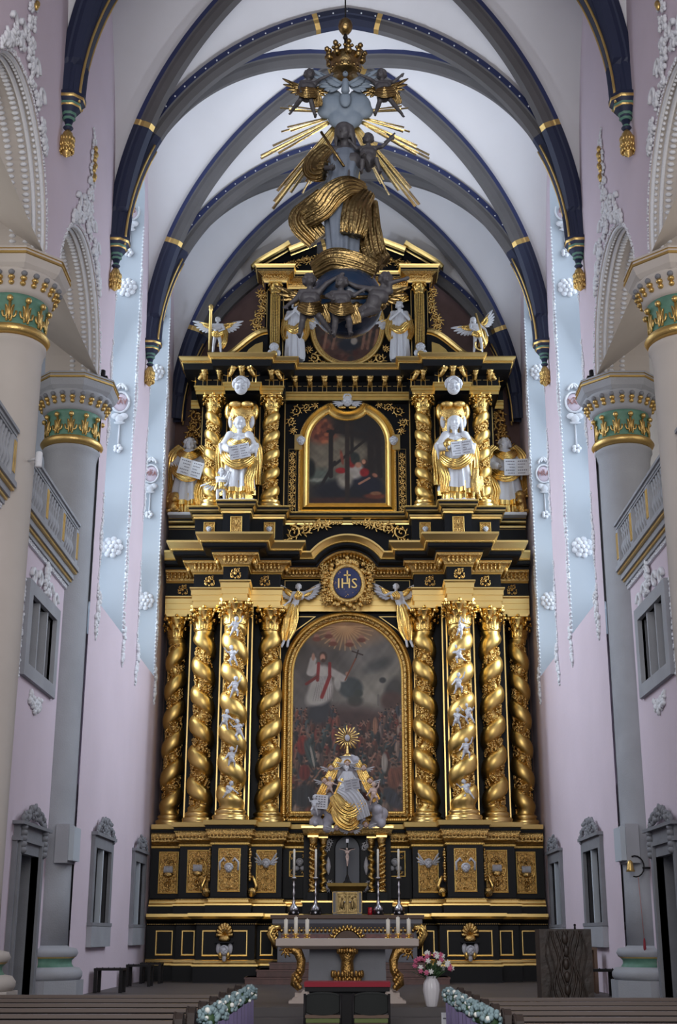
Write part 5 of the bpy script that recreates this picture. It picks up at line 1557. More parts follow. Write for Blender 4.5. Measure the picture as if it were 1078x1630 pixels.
# ------------------------------------------------------------------ figures
def organic(mb, name, mats, vox, parent=None, smooth=2, disp=0.0, **kw):
    """fuse the closed pieces of mb into one continuous skin"""
    if smooth == 0: return mb.build(name, mats, parent)
    off = Vector((0, 0, 0)); q = parent
    while q is not None: off += q.location; q = q.parent
    me0 = mb.mesh('tmp', mats, off)
    o = bpy.data.objects.new('tmp', me0); COL.objects.link(o)
    md = o.modifiers.new('r', 'REMESH'); md.mode = 'VOXEL'; md.voxel_size = vox; md.use_smooth_shade = True
    if smooth:
        sm_ = o.modifiers.new('s', 'SMOOTH'); sm_.factor = .5; sm_.iterations = smooth
    dg = bpy.context.evaluated_depsgraph_get(); dg.update()
    me = bpy.data.meshes.new_from_object(o.evaluated_get(dg)); me.name = name
    bpy.data.objects.remove(o); bpy.data.meshes.remove(me0)
    me.materials.clear()
    for m in (mats if isinstance(mats, (list, tuple)) else [mats]): me.materials.append(m)
    me.polygons.foreach_set('material_index', [0] * len(me.polygons))
    me.polygons.foreach_set('use_smooth', [True] * len(me.polygons))
    o = bpy.data.objects.new(name, me); COL.objects.link(o)
    if parent is not None:
        o.parent = parent; CH.setdefault(parent.name, []).append(o)
    return tag(o, kw.get('label'), kw.get('cat'), kw.get('group'))

ADULT = dict(pelvis=(0, 0, .53), chest=(0, 0, .72), neck=(0, 0, .83), head=(0, -.012, .925),
             sh=.105, hipw=.05, le=(-.16, 0, .63), lh=(-.17, -.05, .48), re=(.16, 0, .63), rh=(.17, -.05, .48),
             lk=(-.055, -.02, .28), lf=(-.06, 0, .04), rk=(.055, -.02, .28), rf=(.06, 0, .04))
BABY = dict(pelvis=(0, 0, .40), chest=(0, 0, .58), neck=(0, 0, .72), head=(0, -.02, .86),
            sh=.12, hipw=.07, le=(-.20, -.02, .52), lh=(-.24, -.10, .40), re=(.20, -.02, .52), rh=(.24, -.10, .40),
            lk=(-.09, -.04, .22), lf=(-.09, 0, .04), rk=(.09, -.04, .22), rf=(.09, 0, .04))
def body(H, J=None, baby=False, hair='curl', look=(0, -1, 0), T=None, beard=False, legs=True, hs=1.0):
    """MB with closed pieces of a human body, H tall, feet at origin, facing -y; left/right as seen by the viewer"""
    D = dict(BABY if baby else ADULT); D.update(J or {})
    mb = MB(T)
    def p(k): return Vector(D[k]) * H
    k = 1.0 if not baby else 1.5
    pe, ch, ne, hd = p('pelvis'), p('chest'), p('neck'), p('head')
    tw = H * (.072 if not baby else .105)
    up = (ch - pe).normalized()
    mb.caps(pe, pe.lerp(ch, .55), tw * 1.12, tw * .95, 12)
    if baby: mb.ball(pe.lerp(ch, .35) + Vector((0, -H * .03, 0)), (tw * 1.1, tw * 1.0, tw * 1.2), 12, 9)
    side = Vector((1, 0, 0)) if 'axis' not in D else Vector(D['axis'])
    s_l = ne.lerp(ch, .25) - side * D['sh'] * H; s_r = ne.lerp(ch, .25) + side * D['sh'] * H
    mb.caps(ch - side * H * .045, ch + side * H * .045, tw * 1.02, tw * 1.02, 12)
    mb.caps(s_l, s_r, H * .042 * k * .9, H * .042 * k * .9, 10)
    mb.caps(ch, ne, tw * .8, H * .032 * k, 10)
    mb.caps(ne, hd, H * .030 * k, H * .034 * k, 10)
    for (s_, e, h, sg_) in ((s_l, p('le'), p('lh'), -1), (s_r, p('re'), p('rh'), 1)):
        mb.caps(s_, e, H * .033 * k, H * .026 * k, 9)
        mb.caps(e, h, H * .027 * k, H * .017 * k, 9)
        d = (h - e).normalized(); b_ = d.cross(Vector((0, 1, .2))).normalized(); n_ = b_.cross(d)
        palm = h + d * H * .025
        mb.caps(h, palm + d * H * .012, H * .018 * k, H * .02 * k, 8)
        for f_ in range(4):
            o = (f_ - 1.5) * H * .0105 * k; L = H * (.034, .042, .038, .028)[f_] * (1 if not baby else .9)
            a = palm + b_ * o + d * H * .012; m_ = a + d * L * .6 - n_ * L * .15; e_ = m_ + d * L * .45 - n_ * L * .4
            mb.caps(a, m_, H * .0066 * k, H * .006 * k, 6); mb.caps(m_, e_, H * .006 * k, H * .005 * k, 6)
        mb.caps(h + b_ * sg_ * -H * .015 * k, h + d * H * .03 + b_ * sg_ * -H * .036 * k - n_ * H * .01, H * .0075 * k, H * .006 * k, 6)
    if legs:
        for (kn, ft, sg_) in ((p('lk'), p('lf'), -1), (p('rk'), p('rf'), 1)):
            hp = pe + side * sg_ * D['hipw'] * H - up * H * .02
            mb.caps(hp, kn, H * .055 * (1 if not baby else 1.4), H * .034 * (1 if not baby else 1.35), 10)
            mid = kn.lerp(ft, .35) + Vector((0, H * .008, 0))
            mb.caps(kn, mid, H * .034 * k * .95, H * .036 * k * .95, 10); mb.caps(mid, ft, H * .035 * k * .95, H * .019 * k, 10)
            sh_ = (ft - kn).normalized()
            toe = ft + (Vector((sg_ * .25, -1, 0)).normalized() * H * .075 if abs(sh_.z) > .6 else (sh_ * .5 + Vector((0, -.3, -.5))).normalized() * H * .06)
            toe.z -= H * .012 if abs(sh_.z) > .6 else 0
            mb.caps(ft + Vector((0, H * .012, -H * .01)), toe, H * .02 * k, H * .014 * k, 8)
            mb.ball(toe, (H * .022 * k, H * .02 * k, H * .012 * k), 8, 6)
    # head
    hr = H * (.066 if not baby else .105) * hs; hd = hd + Vector((0, 0, hr * (hs - 1)))
    f = Vector(look).normalized(); r_ = f.cross(Vector((0, 0, 1))).normalized(); u_ = r_.cross(f).normalized()
    R3 = Matrix((r_, -f, u_)).transposed()
    def hp_(a, b_, c): return hd + r_ * a * hr - f * b_ * hr * 1.0 + u_ * c * hr
    mb.ball(hp_(0, .08, .12), (hr * .80, hr * .92, hr * .92), 14, 10, rot=R3)
    mb.ball(hp_(0, -.18, -.35), (hr * .58, hr * .62, hr * .62), 12, 9, rot=R3)
    mb.caps(hp_(0, -.80, .12), hp_(0, -1.02, -.22), hr * .09, hr * .14, 8)
    mb.ball(hp_(0, -.74, -.50), (hr * .26, hr * .12, hr * .06), 8, 6, rot=R3); mb.ball(hp_(0, -.66, -.80), (hr * .24, hr * .2, hr * .16), 8, 6, rot=R3)
    for q in (-1, 1):
        mb.ball(hp_(q * .34, -.66, .24), (hr * .26, hr * .14, hr * .08), 8, 6, rot=R3)
        mb.ball(hp_(q * .32, -.68, .06), (hr * .13, hr * .10, hr * .08), 8, 6, rot=R3)
        mb.ball(hp_(q * .42, -.5, -.3), (hr * .26, hr * .22, hr * .24), 8, 6, rot=R3)
        mb.ball(hp_(q * .82, .1, -.05), (hr * .12, hr * .2, hr * .26), 8, 6, rot=R3)
    rn = random.Random(int(H * 1000) + len(hair or ''))
    if hair == 'curl':
        for i in range(46):
            a = rn.uniform(0, 2 * PI); e = rn.uniform(.1, 1.45)
            x, y, z = math.cos(e) * math.cos(a), math.cos(e) * math.sin(a), math.sin(e)
            if y < -.35 and z < .55: continue
            mb.ball(hp_(x * .88, y * .95 + .08, z * .95 + .05), hr * rn.uniform(.18, .27), 7, 5)
        for i in range(10):
            a = PI * i / 9; mb.ball(hp_(math.cos(a) * .85, .25 + .5 * math.sin(a), -.25), hr * .22, 7, 5)
    elif hair == 'long':
        for i in range(16):
            a = PI * (i / 15) * 1.3 - .15 * PI
            b0 = hp_(math.cos(a) * .8, .2 + .6 * math.sin(a), .5); b1 = hp_(math.cos(a) * .95, .25 + .6 * math.sin(a), -.5); b2 = hp_(math.cos(a) * 1.0, .4 + .5 * math.sin(a), -1.35)
            mb.caps(b0, b1, hr * .26, hr * .22, 7); mb.caps(b1, b2, hr * .22, hr * .12, 7)
        mb.ball(hp_(0, .1, .6), (hr * .84, hr * .9, hr * .5), 12, 8, rot=R3)
    elif hair == 'short':
        mb.ball(hp_(0, .25, .25), (hr * .88, hr * .9, hr * .88), 12, 9, rot=R3)
    if beard:
        for i in range(22):
            a = rn.uniform(-1, 1); z = rn.uniform(-1.5, -.55); mb.ball(hp_(a * .5 * (1.6 + z), -.62 + .1 * abs(a), z), hr * .19, 7, 5)
    return mb

def drape(mb, rings, folds=9, amp=.12, m=0, n=72, ph=0.0, sharp=1.0, lean=0.0):
    """rings [(z, cx, cy, rx, ry, ampfactor)] bottom to top; closed cloth with vertical folds"""
    P = []; N = len(rings)
    for i, (z, cx, cy, rx, ry, af) in enumerate(rings):
        row = []
        for j in range(n):
            a = 2 * PI * j / n
            w = math.sin(folds * a + ph + lean * z) * .7 + .45 * math.sin((folds * 1.7 // 1) * a + 1.3 + ph * 2 - lean * z * .5)
            k = 1 + amp * af * (abs(w) ** sharp * (1 if w > 0 else -1))
            row.append((cx + rx * k * math.cos(a), cy + ry * k * math.sin(a), z + .02 * af * rx * w))
        P.append(row)
    # interpolate rings smoothly
    Q = []
    for i in range(N - 1):
        for s_ in range(5):
            t = s_ / 5
            Q.append([tuple(P[i][j][c] * (1 - t) + P[i + 1][j][c] * t for c in range(3)) for j in range(n)])
    Q.append(P[-1])
    mb.grid(Q, m, True, closed_v=True)
    for (row, fl) in ((Q[0], 1), (Q[-1], 0)):
        c = tuple(sum(q[k] for q in row) / n for k in range(3))
        vs = list(row) + [c]
        mb.add(vs, [((j + 1) % n, j, n) if fl else (j, (j + 1) % n, n) for j in range(n)], m, False)
    return mb
def swag(mb, pts, r, m=0, k=5, seed=0):
    """a gathered length of cloth along pts: flattened, deeply pleated, flaring at the hem"""
    V = [Vector(p) for p in pts]; V = [V[0] * 2 - V[1]] + V + [V[-1] * 2 - V[-2]]
    path = []
    for i in range(1, len(V) - 2):
        for q in range(7):
            t = q / 7
            path.append(.5 * (2 * V[i] + (V[i + 1] - V[i - 1]) * t + (2 * V[i - 1] - 5 * V[i] + 4 * V[i + 1] - V[i + 2]) * t * t + (3 * V[i] - V[i - 1] - 3 * V[i + 1] + V[i + 2]) * t ** 3))
    path.append(V[-2]); N = len(path); n = 56; P = []
    rn = random.Random(seed); ph = rn.uniform(0, 6); ph2 = rn.uniform(0, 6); nf = 5 + k // 3
    for i, c in enumerate(path):
        u = i / (N - 1)
        t = (path[min(i + 1, N - 1)] - path[max(i - 1, 0)]).normalized()
        side = t.cross(Vector((0, -1, 0)))
        if side.length < .2: side = Vector((1, 0, 0))
        side.normalize(); nr = side.cross(t).normalized()
        w = r * (1.25 + .75 * math.sin(PI * (.15 + .75 * u)) + .35 * u); d = r * (.75 + .25 * u)
        row = []
        for j in range(n):
            a = 2 * PI * j / n
            f = .30 * math.sin(nf * 2 * a + ph + 1.3 * math.sin(u * 5 + ph2)) + .16 * math.sin(nf * a * 1.0 // 1 + a * 5 + ph2 + u * 4)
            f *= .5 + .6 * u
            row.append(c + side * (w * math.cos(a) * (1 + .18 * f)) + nr * (d * (math.sin(a) + f * .9)))
        P.append(row)
    mb.grid(P, m, True, closed_v=True)
    for row in (P[0], P[-1]):
        c = sum(row, Vector()) / n; mb.add([tuple(q) for q in row] + [tuple(c)], [(j, (j + 1) % n, n) for j in range(n)], m, True)
    return mb
def book(parent, c, w, h, roll, mats, tilt=.25, lines=5):
    b = MB(T=Matrix.Translation(c) @ Matrix.Rotation(-roll, 4, 'Y') @ Matrix.Rotation(tilt, 4, 'X'))
    for q in (-1, 1):
        vs = [(0, 0, -h / 2), (q * w / 2, -w * .10, -h / 2), (q * w / 2, -w * .10, h / 2), (0, 0, h / 2)]
        vs += [(x, y + w * .07, z) for (x, y, z) in vs]
        fs = [(0, 1, 2, 3), (4, 7, 6, 5), (0, 4, 5, 1), (1, 5, 6, 2), (2, 6, 7, 3), (3, 7, 4, 0)]
        b.add(vs, fs, 0, False)
        for i in range(lines):
            z = h * (.36 - .72 * i / (lines - 1)); x0, x1 = sorted((q * w * .06, q * w * (.44 - .08 * ((i * 7) % 3))))
            k = 5
            for j in range(k):
                a = x0 + (x1 - x0) * (j + .12) / k; c_ = x0 + (x1 - x0) * (j + .78) / k
                y0 = -w * .2 * abs(a) / w - .004; y1 = -w * .2 * abs(c_) / w - .004
                b.add([(a, y0, z - h * .03), (c_, y1, z - h * .03), (c_, y1, z + h * .03), (a, y0, z + h * .03)], [(0, 1, 2, 3)], 1, False)
    b.build('open_book', mats, parent)
INK = mat('ink', (.12, .11, .13), .8)

def statue(loc, label, side, hair, beard, look, H=2.25, extra=None, book_c=(.05, -.36, 1.28), roll=.2, bw_=.62, bh=.42, kind='front', white='white_paint', goldm='gold', sc=1.0):
    t = empty('evangelist_statue', loc, label, 'statue', 'evangelist statues on the altarpiece')
    T = Matrix.Translation(loc) @ Matrix.Scale(sc, 4)
    W = M[white]; Gm = M[goldm]
    J = dict(le=(-.17, -.02, .66), lh=(-.06, -.15, .57), re=(.17, -.02, .66), rh=(.13, -.15, .56), chest=(0, 0, .72))
    if side > 0: J = dict(le=(-.18, -.03, .66), lh=(-.10, -.14, .62), re=(.17, -.02, .66), rh=(.12, -.15, .60))
    bd = body(H, J, hair=hair, beard=beard, look=look, T=T, legs=False, hs=1.28)
    # feet
    for q in (-1, 1): bd.caps((q * .13, -.1, .05), (q * .16, -.30, .04), .06, .045, 8); bd.caps((q * .08, 0, 1.15), (q * .13, -.08, .06), .08, .05, 8)
    bd2 = organic(bd, 'body', W, .017, t, 2)
    g = MB(T); drape(g, [(.0, 0, 0, .36, .27, 1.2), (.12, 0, 0, .36, .27, 1), (.55, 0, -.02, .34, .26, 1)], 11, .13); g.build('under_robe', Gm, t)
    w = MB(T); drape(w, [(.30, 0, -.01, .43, .33, 1.1), (.7, 0, -.02, .40, .31, 1), (1.05, 0, -.01, .34, .27, .8), (1.3, 0, 0, .29, .22, .6), (1.62, 0, 0, .30, .21, .4), (1.80, 0, 0, .16, .13, .2), (1.84, 0, 0, .10, .10, .1)], 9, .15, lean=.8 * side); w.build('tunic', W, t)
    s_ = MB(T)
    for q in (-1, 1):
        e = Vector(J['le' if q < 0 else 're']) * H; h = Vector(J['lh' if q < 0 else 'rh']) * H; sh = Vector((q * .105, 0, .80)) * H
        s_.caps(sh, e, .14, .15, 12); s_.caps(e, e.lerp(h, .75), .15, .10, 12)
        for i in range(5): s_.caps(e + Vector((q * .02 * i, .05 - .04 * i, .02)), e + Vector((q * .03, .02 - .03 * i, -.28 - .03 * i)), .06, .02, 6)
    organic(s_, 'sleeves', W, .02, t, 2)
    m_ = MB(T)
    # mantle: collar, shoulder fall on both sides, sweep across the hips
    swag(m_, [(-.28, -.05, 1.78), (-.17, -.22, 1.62), (0, -.28, 1.54), (.17, -.22, 1.62), (.28, -.05, 1.78)], .05, 0, 6, 1)
    for q in (-1, 1):
        swag(m_, [(q * .20, -.02, 1.86), (q * .38, -.06, 1.6), (q * .42, .0, 1.3), (q * .40, .02, .9), (q * .42, .0, .5)], .09, 0, 7, 3 + q)
    a = side
    swag(m_, [(-.40 * a, -.12, 1.25), (-.2 * a, -.32, 1.02), (.05 * a, -.34, .98), (.28 * a, -.28, 1.15), (.40 * a, -.1, 1.35)], .065, 0, 8, 7)
    swag(m_, [(-.42 * a, -.15, 1.15), (-.36 * a, -.30, .8), (-.30 * a, -.32, .55), (-.34 * a, -.26, .25)], .06, 0, 7, 9)
    drape(m_, [(.24, 0, -.01, .43, .335, 1.1), (.36, 0, -.01, .435, .335, 1.1)], 9, .15, lean=.8 * side)
    m_.build('mantle', Gm, t)
    book(t, Vector(loc) + Vector(book_c) * sc, bw_, bh, roll, [W, INK])
    b = MB(T); b.box(-.45, .45, -.38, .3, -.05, .02); b.build('base_slab', M['white_paint'], t)
    if extra: extra(t, T)
    return t
def little_angel(t, T):
    H = .95
    T2 = T @ Matrix.Translation((-.42, -.18, 0))
    b = body(H, dict(le=(.12, -.16, .6), lh=(.2, -.14, .78), re=(.2, -.05, .55), rh=(.14, -.18, .42)), baby=True, T=T2, look=(.5, -1, .4))
    organic(b, 'little_angel', M['white_paint'], .014, t, 1)
    w = MB(T2); wing(w, (-.1, .1, .6), -.3, .42, -1, 0, 0, 1, 6); drape(w, [(.32, 0, 0, .17, .15, 1), (.5, 0, 0, .14, .13, .6)], 7, .2, 1); w.build('angel_wing', [M['white_paint'], M['gold']], t)
def eagle(t, T):
    b = MB(T); x, y = .48, -.15
    b.ball((x, y, .45), (.15, .16, .28), 12, 9); b.caps((x, y - .02, .6), (x + .02, y - .1, .84), .12, .08, 10); b.caps((x + .02, y - .16, .85), (x + .02, y - .24, .80), .04, .02, 7)
    for q in (-1, 1): b.caps((x + q * .14, y + .03, .65), (x + q * .2, y + .05, .2), .09, .04, 8); b.caps((x + q * .07, y - .05, .25), (x + q * .08, y - .1, .06), .05, .05, 8); b.ball((x + q * .09, y - .14, .05), (.07, .09, .05), 8, 6)
    organic(b, 'eagle', M['gold_carved'], .016, t, 1)
    b = MB(T); b.lathe([(.05, 0), (.02, .03), (.02, .1), (.08, .14), (.10, .24), (.08, .25)], (-.25, -.36, 1.32), 12); b.build('chalice', M['gold'], t)
def lion(t, T):
    b = MB(T); x, y = -.3, -.2
    b.ball((x, y, .42), (.17, .18, .19), 12, 9); b.ball((x, y - .16, .36), (.09, .1, .08), 8, 6)
    for i in range(26):
        a = 2 * PI * i / 13; rr = .2 if i < 13 else .26; b.ball((x + rr * math.cos(a), y + .05 + .04 * (i > 12), .42 + rr * math.sin(a)), .07, 7, 5)
    b.caps((x - .02, y, .2), (x + .1, y + .1, .1), .16, .14, 10)
    for q in (-1, 1): b.ball((x + q * .13, y - .12, .06), (.07, .12, .06), 8, 6)
    organic(b, 'lion', M['gold_carved'], .018, t, 1)
def ox(t, T):
    b = MB(T); x, y = .32, -.2
    b.ball((x, y, .5), (.14, .16, .15), 12, 9); b.caps((x, y - .05, .46), (x - .03, y - .2, .3), .1, .08, 10)
    for q in (-1, 1): b.caps((x + q * .08, y, .6), (x + q * .2, y - .04, .72), .035, .015, 7); b.ball((x + q * .17, y, .5), (.07, .03, .04), 7, 5)
    b.caps((x, y + .1, .4), (x + .05, y + .15, .12), .18, .16, 10)
    for q in (-1, 1): b.ball((x + q * .13, y - .12, .06), (.07, .12, .06), 8, 6)
    organic(b, 'ox', M['gold_carved'], .018, t, 1)
statue((-3.23, 36.86, 13.78), 'white and gold bald evangelist holding open book, small angel beside his knee', -1, None, False, (.45, -1, .1), extra=little_angel, book_c=(.05, -.46, 1.28), H=2.35, sc=1.14)
statue((3.23, 36.86, 13.78), 'white and gold hooded bearded evangelist with open book, golden eagle at his foot', 1, 'long', True, (-.25, -1, -.05), extra=eagle, book_c=(.12, -.46, 1.38), roll=.15, H=2.35, sc=1.14)
statue((-4.86, 38.15, 13.78), 'curly haired evangelist with slanting book and golden lion, far left of altarpiece', -1, 'curl', False, (.1, -1, 0), H=2.05, extra=lion, book_c=(.10, -.46, 1.15), roll=-.3, bw_=.75, bh=.5, sc=1.2)
statue((4.86, 38.15, 13.78), 'bearded evangelist in gold collar with golden ox, far right of altarpiece', 1, 'curl', True, (-.5, -1, 0), H=2.05, extra=ox, book_c=(.22, -.46, 1.18), roll=.02, bw_=.75, bh=.5, sc=1.2)

# putti climbing the two front columns
def putto_mesh(kind):
    poses = [dict(le=(-.2, -.12, .66), lh=(-.26, -.22, .82), re=(.22, -.1, .56), rh=(.30, -.18, .62), lk=(-.14, -.16, .24), lf=(-.1, -.02, .06), rk=(.12, -.05, .22), rf=(.16, .02, .02)),
             dict(le=(-.22, -.1, .5), lh=(-.3, -.18, .4), re=(.2, -.1, .76), rh=(.24, -.14, .95), lk=(-.1, -.05, .2), lf=(-.16, .03, .02), rk=(.14, -.2, .3), rf=(.16, -.08, .1)),
             dict(le=(-.2, -.16, .6), lh=(-.06, -.26, .52), re=(.2, -.16, .6), rh=(.34, -.2, .56), lk=(-.12, -.2, .34), lf=(-.16, -.06, .14), rk=(.1, -.14, .26), rf=(.2, -.02, .1), pelvis=(0, .02, .4))]
    return poses[kind]
protos = []
for kd in range(3):
    b = body(.62, putto_mesh(kd), baby=True, look=((.3, -.3, -.2)[kd], -1, .1))
    o = organic(b, 'climbing_putto', M['white_paint'], .0105, None, 1)
    protos.append(o)
PT = [(-1, 9.62, -.02, 1, .2), (-1, 8.80, .02, 0, -.2), (-1, 7.92, .04, 1, .1), (-1, 7.02, -.24, 2, .3), (-1, 6.75, .26, 0, -.3), (-1, 5.98, .02, 1, 0), (-1, 5.10, -.14, 2, .5),
      (1, 9.62, -.08, 0, .5), (1, 8.86, .02, 2, -.4), (1, 8.02, -.12, 1, .1), (1, 7.05, -.20, 2, .2), (1, 7.2, .22, 0, -.3), (1, 6.22, .04, 1, .1), (1, 5.15, .16, 0, -.5)]
ORD = ['topmost', 'second from top', 'third from top', 'left one of the facing pair', 'right one of the facing pair', 'sixth from top', 'lowest']
done = set()
for i, (sg, z, dx, kd, rot) in enumerate(PT):
    o = protos[kd]
    if kd in done: o = o.copy(); COL.objects.link(o)
    done.add(kd)
    o.location = (sg * 3.17 + dx, 36.5 - .36, z); o.rotation_euler = (0, rot * .7, rot)
    tag(o, 'white putto climbing the %s front twisted column, %s' % (side_word(sg), ORD[i % 7]), 'putto', 'putti on the front columns')

# angels beside the medallion
for sg in (-1, 1):
    t = empty('flying_angel', (sg * 1.42, 37.2, 10.0), 'white angel with gold skirt and spread wings, %s of the blue medallion' % side_word(sg), 'angel', 'angels beside the medallion')
    T = Matrix.Translation((sg * 1.42, 37.2, 10.0))
    J = dict(chest=(0, -.03, .72), pelvis=(sg * .10, 0, .53), le=(-.2, -.06, .72), lh=(-.30, -.08, .82), re=(.2, -.06, .72), rh=(.30, -.08, .82))
    if sg < 0: J.update(le=(-.18, -.04, .62), lh=(-.26, -.08, .55), re=(.22, -.06, .84), rh=(.36, -.08, .90))
    else: J.update(re=(.16, -.04, .62), rh=(.24, -.08, .50), le=(-.22, -.06, .74), lh=(-.37, -.08, .80))
    bd = body(1.45, J, hair='curl', look=(-sg * .2, -1, -.1), T=T, legs=False)
    organic(bd, 'body', M['white_paint'], .014, t, 2)
    g = MB(T); drape(g, [(-.25, sg * .34, 0, .10, .08, 1), (.0, sg * .28, 0, .17, .13, 1.3), (.4, sg * .22, 0, .19, .15, 1), (.68, sg * .16, 0, .15, .12, .8), (.82, sg * .14, 0, .13, .10, .4)], 8, .22, lean=2)
    swag(g, [(sg * .0, -.1, .95), (sg * .0, -.14, 1.05), (-sg * .06, -.12, 1.15)], .05, 0, 5, 2)
    organic(g, 'gold_skirt', M['gold'], .014, t, 0)
    f = MB(T)
    for q in (-1, 1): f.caps((sg * .32 + q * .05, -.02, -.18), (sg * .38 + q * .08, -.06, -.42), .05, .04, 8)
    organic(f, 'feet', M['white_paint'], .014, t, 1)
    for q in (-1, 1):
        w = MB(T); wing(w, (q * .08, .06, 1.12), .55, .62, q, 0, 0, 1, 7); w.build('wing', [M['white_paint'], M['gold']], t)
# angels on top
for sg in (-1, 1):
    loc = (sg * 4.02, 37.1, 18.62)
    t = empty('crowning_angel', loc, 'white winged angel with golden %s, above the upper %s columns' % ('staff' if sg < 0 else 'anchor'[:6], side_word(sg)), 'angel', 'angels on the upper cornice')
    T = Matrix.Translation(loc)
    J = dict(le=(-.16, -.10, .68), lh=(-.06, -.16, .60), re=(.16, -.08, .66), rh=(.08, -.16, .58), lk=(-.07, -.05, .28), lf=(-.10, .04, .03), rk=(.08, -.08, .30), rf=(.10, -.02, .04))
    if sg > 0: J.update(re=(.18, -.06, .66), rh=(.22, -.10, .52), chest=(-.03, 0, .72), neck=(-.05, 0, .83), head=(-.08, -.02, .92))
    bd = body(1.35, J, hair='long' if sg > 0 else 'curl', look=(sg * .3, -1, 0), T=T)
    organic(bd, 'body', M['white_paint'], .013, t, 2)
    g = MB(T); swag(g, [(.16, .08, 1.05), (.20, .02, .8), (.18, -.02, .5), (.1, 0, .3)], .06, 0, 6, 2); swag(g, [(-.14, -.06, .78), (0, -.14, .7), (.14, -.06, .8)], .05, 0, 5, 3)
    organic(g, 'sash', M['gold'], .014, t, 0)
    w = MB(T); wing(w, (-.10, .08, 1.08), .25 if sg < 0 else -.1, .62, -1, 0, 0, 1, 7); w.build('wing', [M['white_paint'], M['gold']], t)
    w = MB(T); wing(w, (.10, .08, 1.08), .25 if sg < 0 else .95, .62, 1, 0, 0, 1, 7); w.build('wing', [M['white_paint'], M['gold']], t)
    a = MB(T)
    if sg < 0: a.lathe([(.05, 0), (.05, 1.35), (.08, 1.38), (.06, 1.44), (.09, 1.48), (.05, 1.56)], (-.20, -.22, .1), 12)
    else: a.tube([(-.05, -.25, 1.35), (.22, -.25, .25)], .035, 8); a.tube([(.1 + .2 * math.cos(x), -.25, .3 + .2 * math.sin(x)) for x in [PI * .85 + i * .28 for i in range(8)]], .03, 7)
    a.build('attribute', M['gold_smooth'], t)
# niche angels in the attic
for sg in (-1, 1):
    loc = (sg * 1.64, 37.6, 18.72)
    t = empty('niche_angel', loc, 'white robed angel standing %s of the oval painting' % side_word(sg), 'angel', 'attic niche angels')
    T = Matrix.Translation(loc) @ Matrix.Scale(1.24, 4)
    bd = body(1.65, dict(le=(-.14, -.08, .66), lh=(-.02, -.14, .74), re=(.14, -.08, .66), rh=(.04, -.14, .74)), hair='curl', look=(-.3, -1, .1), T=T, legs=False)
    organic(bd, 'body', M['white_paint'], .014, t, 2)
    g = MB(T); drape(g, [(0, 0, 0, .23, .19, 1), (.15, 0, 0, .25, .2, 1), (.6, 0, 0, .22, .18, 1), (1.0, 0, 0, .18, .15, .6), (1.25, 0, 0, .2, .14, .3), (1.36, 0, 0, .12, .1, .1)], 11, .13); g.build('white_robe', M['white_paint'], t)
    g = MB(T)
    for q in (-1, 1): swag(g, [(q * .12, .02, 1.36), (q * .22, -.02, 1.1), (q * .26, 0, .8), (q * .2, -.06, .55)], .05, 0, 5, 3)
    swag(g, [(-.2, -.08, .9), (0, -.2, .75), (.2, -.1, .95)], .05, 0, 5, 8)
    organic(g, 'gold_mantle', M['gold'], .016, t, 0)
    for q in (-1, 1):
        w = MB(T); wing(w, (q * .10, .1, 1.25), -.35, .5, q, 0, 0, 1, 6); w.build('wing', [M['white_paint'], M['gold']], t)

# ---------------- sculpted throne group with monstrance below the painting
TG = empty('throne_group', (0, 36.75, 4.56), 'pyramid of white clouds, gold drapery and reading saint carrying a monstrance', 'sculpture')
T = Matrix.Translation((0, 36.75, 4.56))
b = MB(T); rn = random.Random(12)
for i in range(110):
    z = rn.uniform(-.1, 1.75); hw = 1.12 * (1 - z / 2.15); x = rn.uniform(-hw, hw)
    if abs(x) < .42 and .2 < z < 1.5: continue
    r = rn.uniform(.08, .17); b.ball((x, rn.uniform(-.12, .12), z), r, 9, 7)
for (x, z, r) in ((-.85, .05, .2), (.85, .1, .22), (.95, .3, .18), (-.6, -.05, .18), (0, .2, .3), (0, .9, .3), (0, 1.3, .3), (0, 1.6, .2)): b.ball((x, .1, z), (r, r * .7, r), 12, 9)
organic(b, 'cloud_mass', mat('cloud_paint', (.42, .41, .46), .5), .03, TG, 1)
g = MB(T)
for q in (-1, 1):
    swag(g, [(q * .22, -.12, 1.75), (q * .42, -.18, 1.35), (q * .62, -.18, .95), (q * .80, -.15, .62)], .06, 0, 6, 4)
    swag(g, [(q * .12, -.22, 1.2), (q * .2, -.28, .9), (q * .35, -.3, .55), (q * .5, -.25, .3)], .05, 0, 5, 6)
swag(g, [(-.35, -.3, .75), (-.15, -.4, .45), (.1, -.4, .35), (.4, -.35, .6)], .1, 0, 9, 8)
swag(g, [(-.3, -.3, .45), (-.2, -.38, .15), (.05, -.36, .0), (.2, -.3, .15)], .09, 0, 8, 9)
organic(g, 'gold_drapery', M['gold'], .02, TG, 0)
s_ = MB(T); s_.v = []; bd = body(1.2, dict(pelvis=(0, -.1, .50), chest=(0, -.12, .68), neck=(0, -.15, .80), head=(-.02, -.20, .90), le=(-.2, -.2, .62), lh=(-.1, -.32, .56), re=(.2, -.2, .62), rh=(.14, -.34, .62), lk=(-.12, -.34, .42), lf=(-.05, -.28, .14), rk=(.2, -.34, .36), rf=(.32, -.3, .12)), hair='curl', beard=True, T=T @ Matrix.Translation((0, 0, .42)))
organic(bd, 'saint_body', M['white_paint'], .014, TG, 1)
s_ = MB(T); drape(s_, [(.95, 0, -.15, .2, .16, 1), (1.15, 0, -.15, .2, .15, .8), (1.4, 0, -.16, .14, .12, .3)], 9, .14); swag(s_, [(-.2, -.3, .95), (.05, -.42, .8), (.3, -.4, .5), (.45, -.35, .15)], .1, 0, 8, 3); organic(s_, 'saint_robe', M['white_paint'], .02, TG, 0)
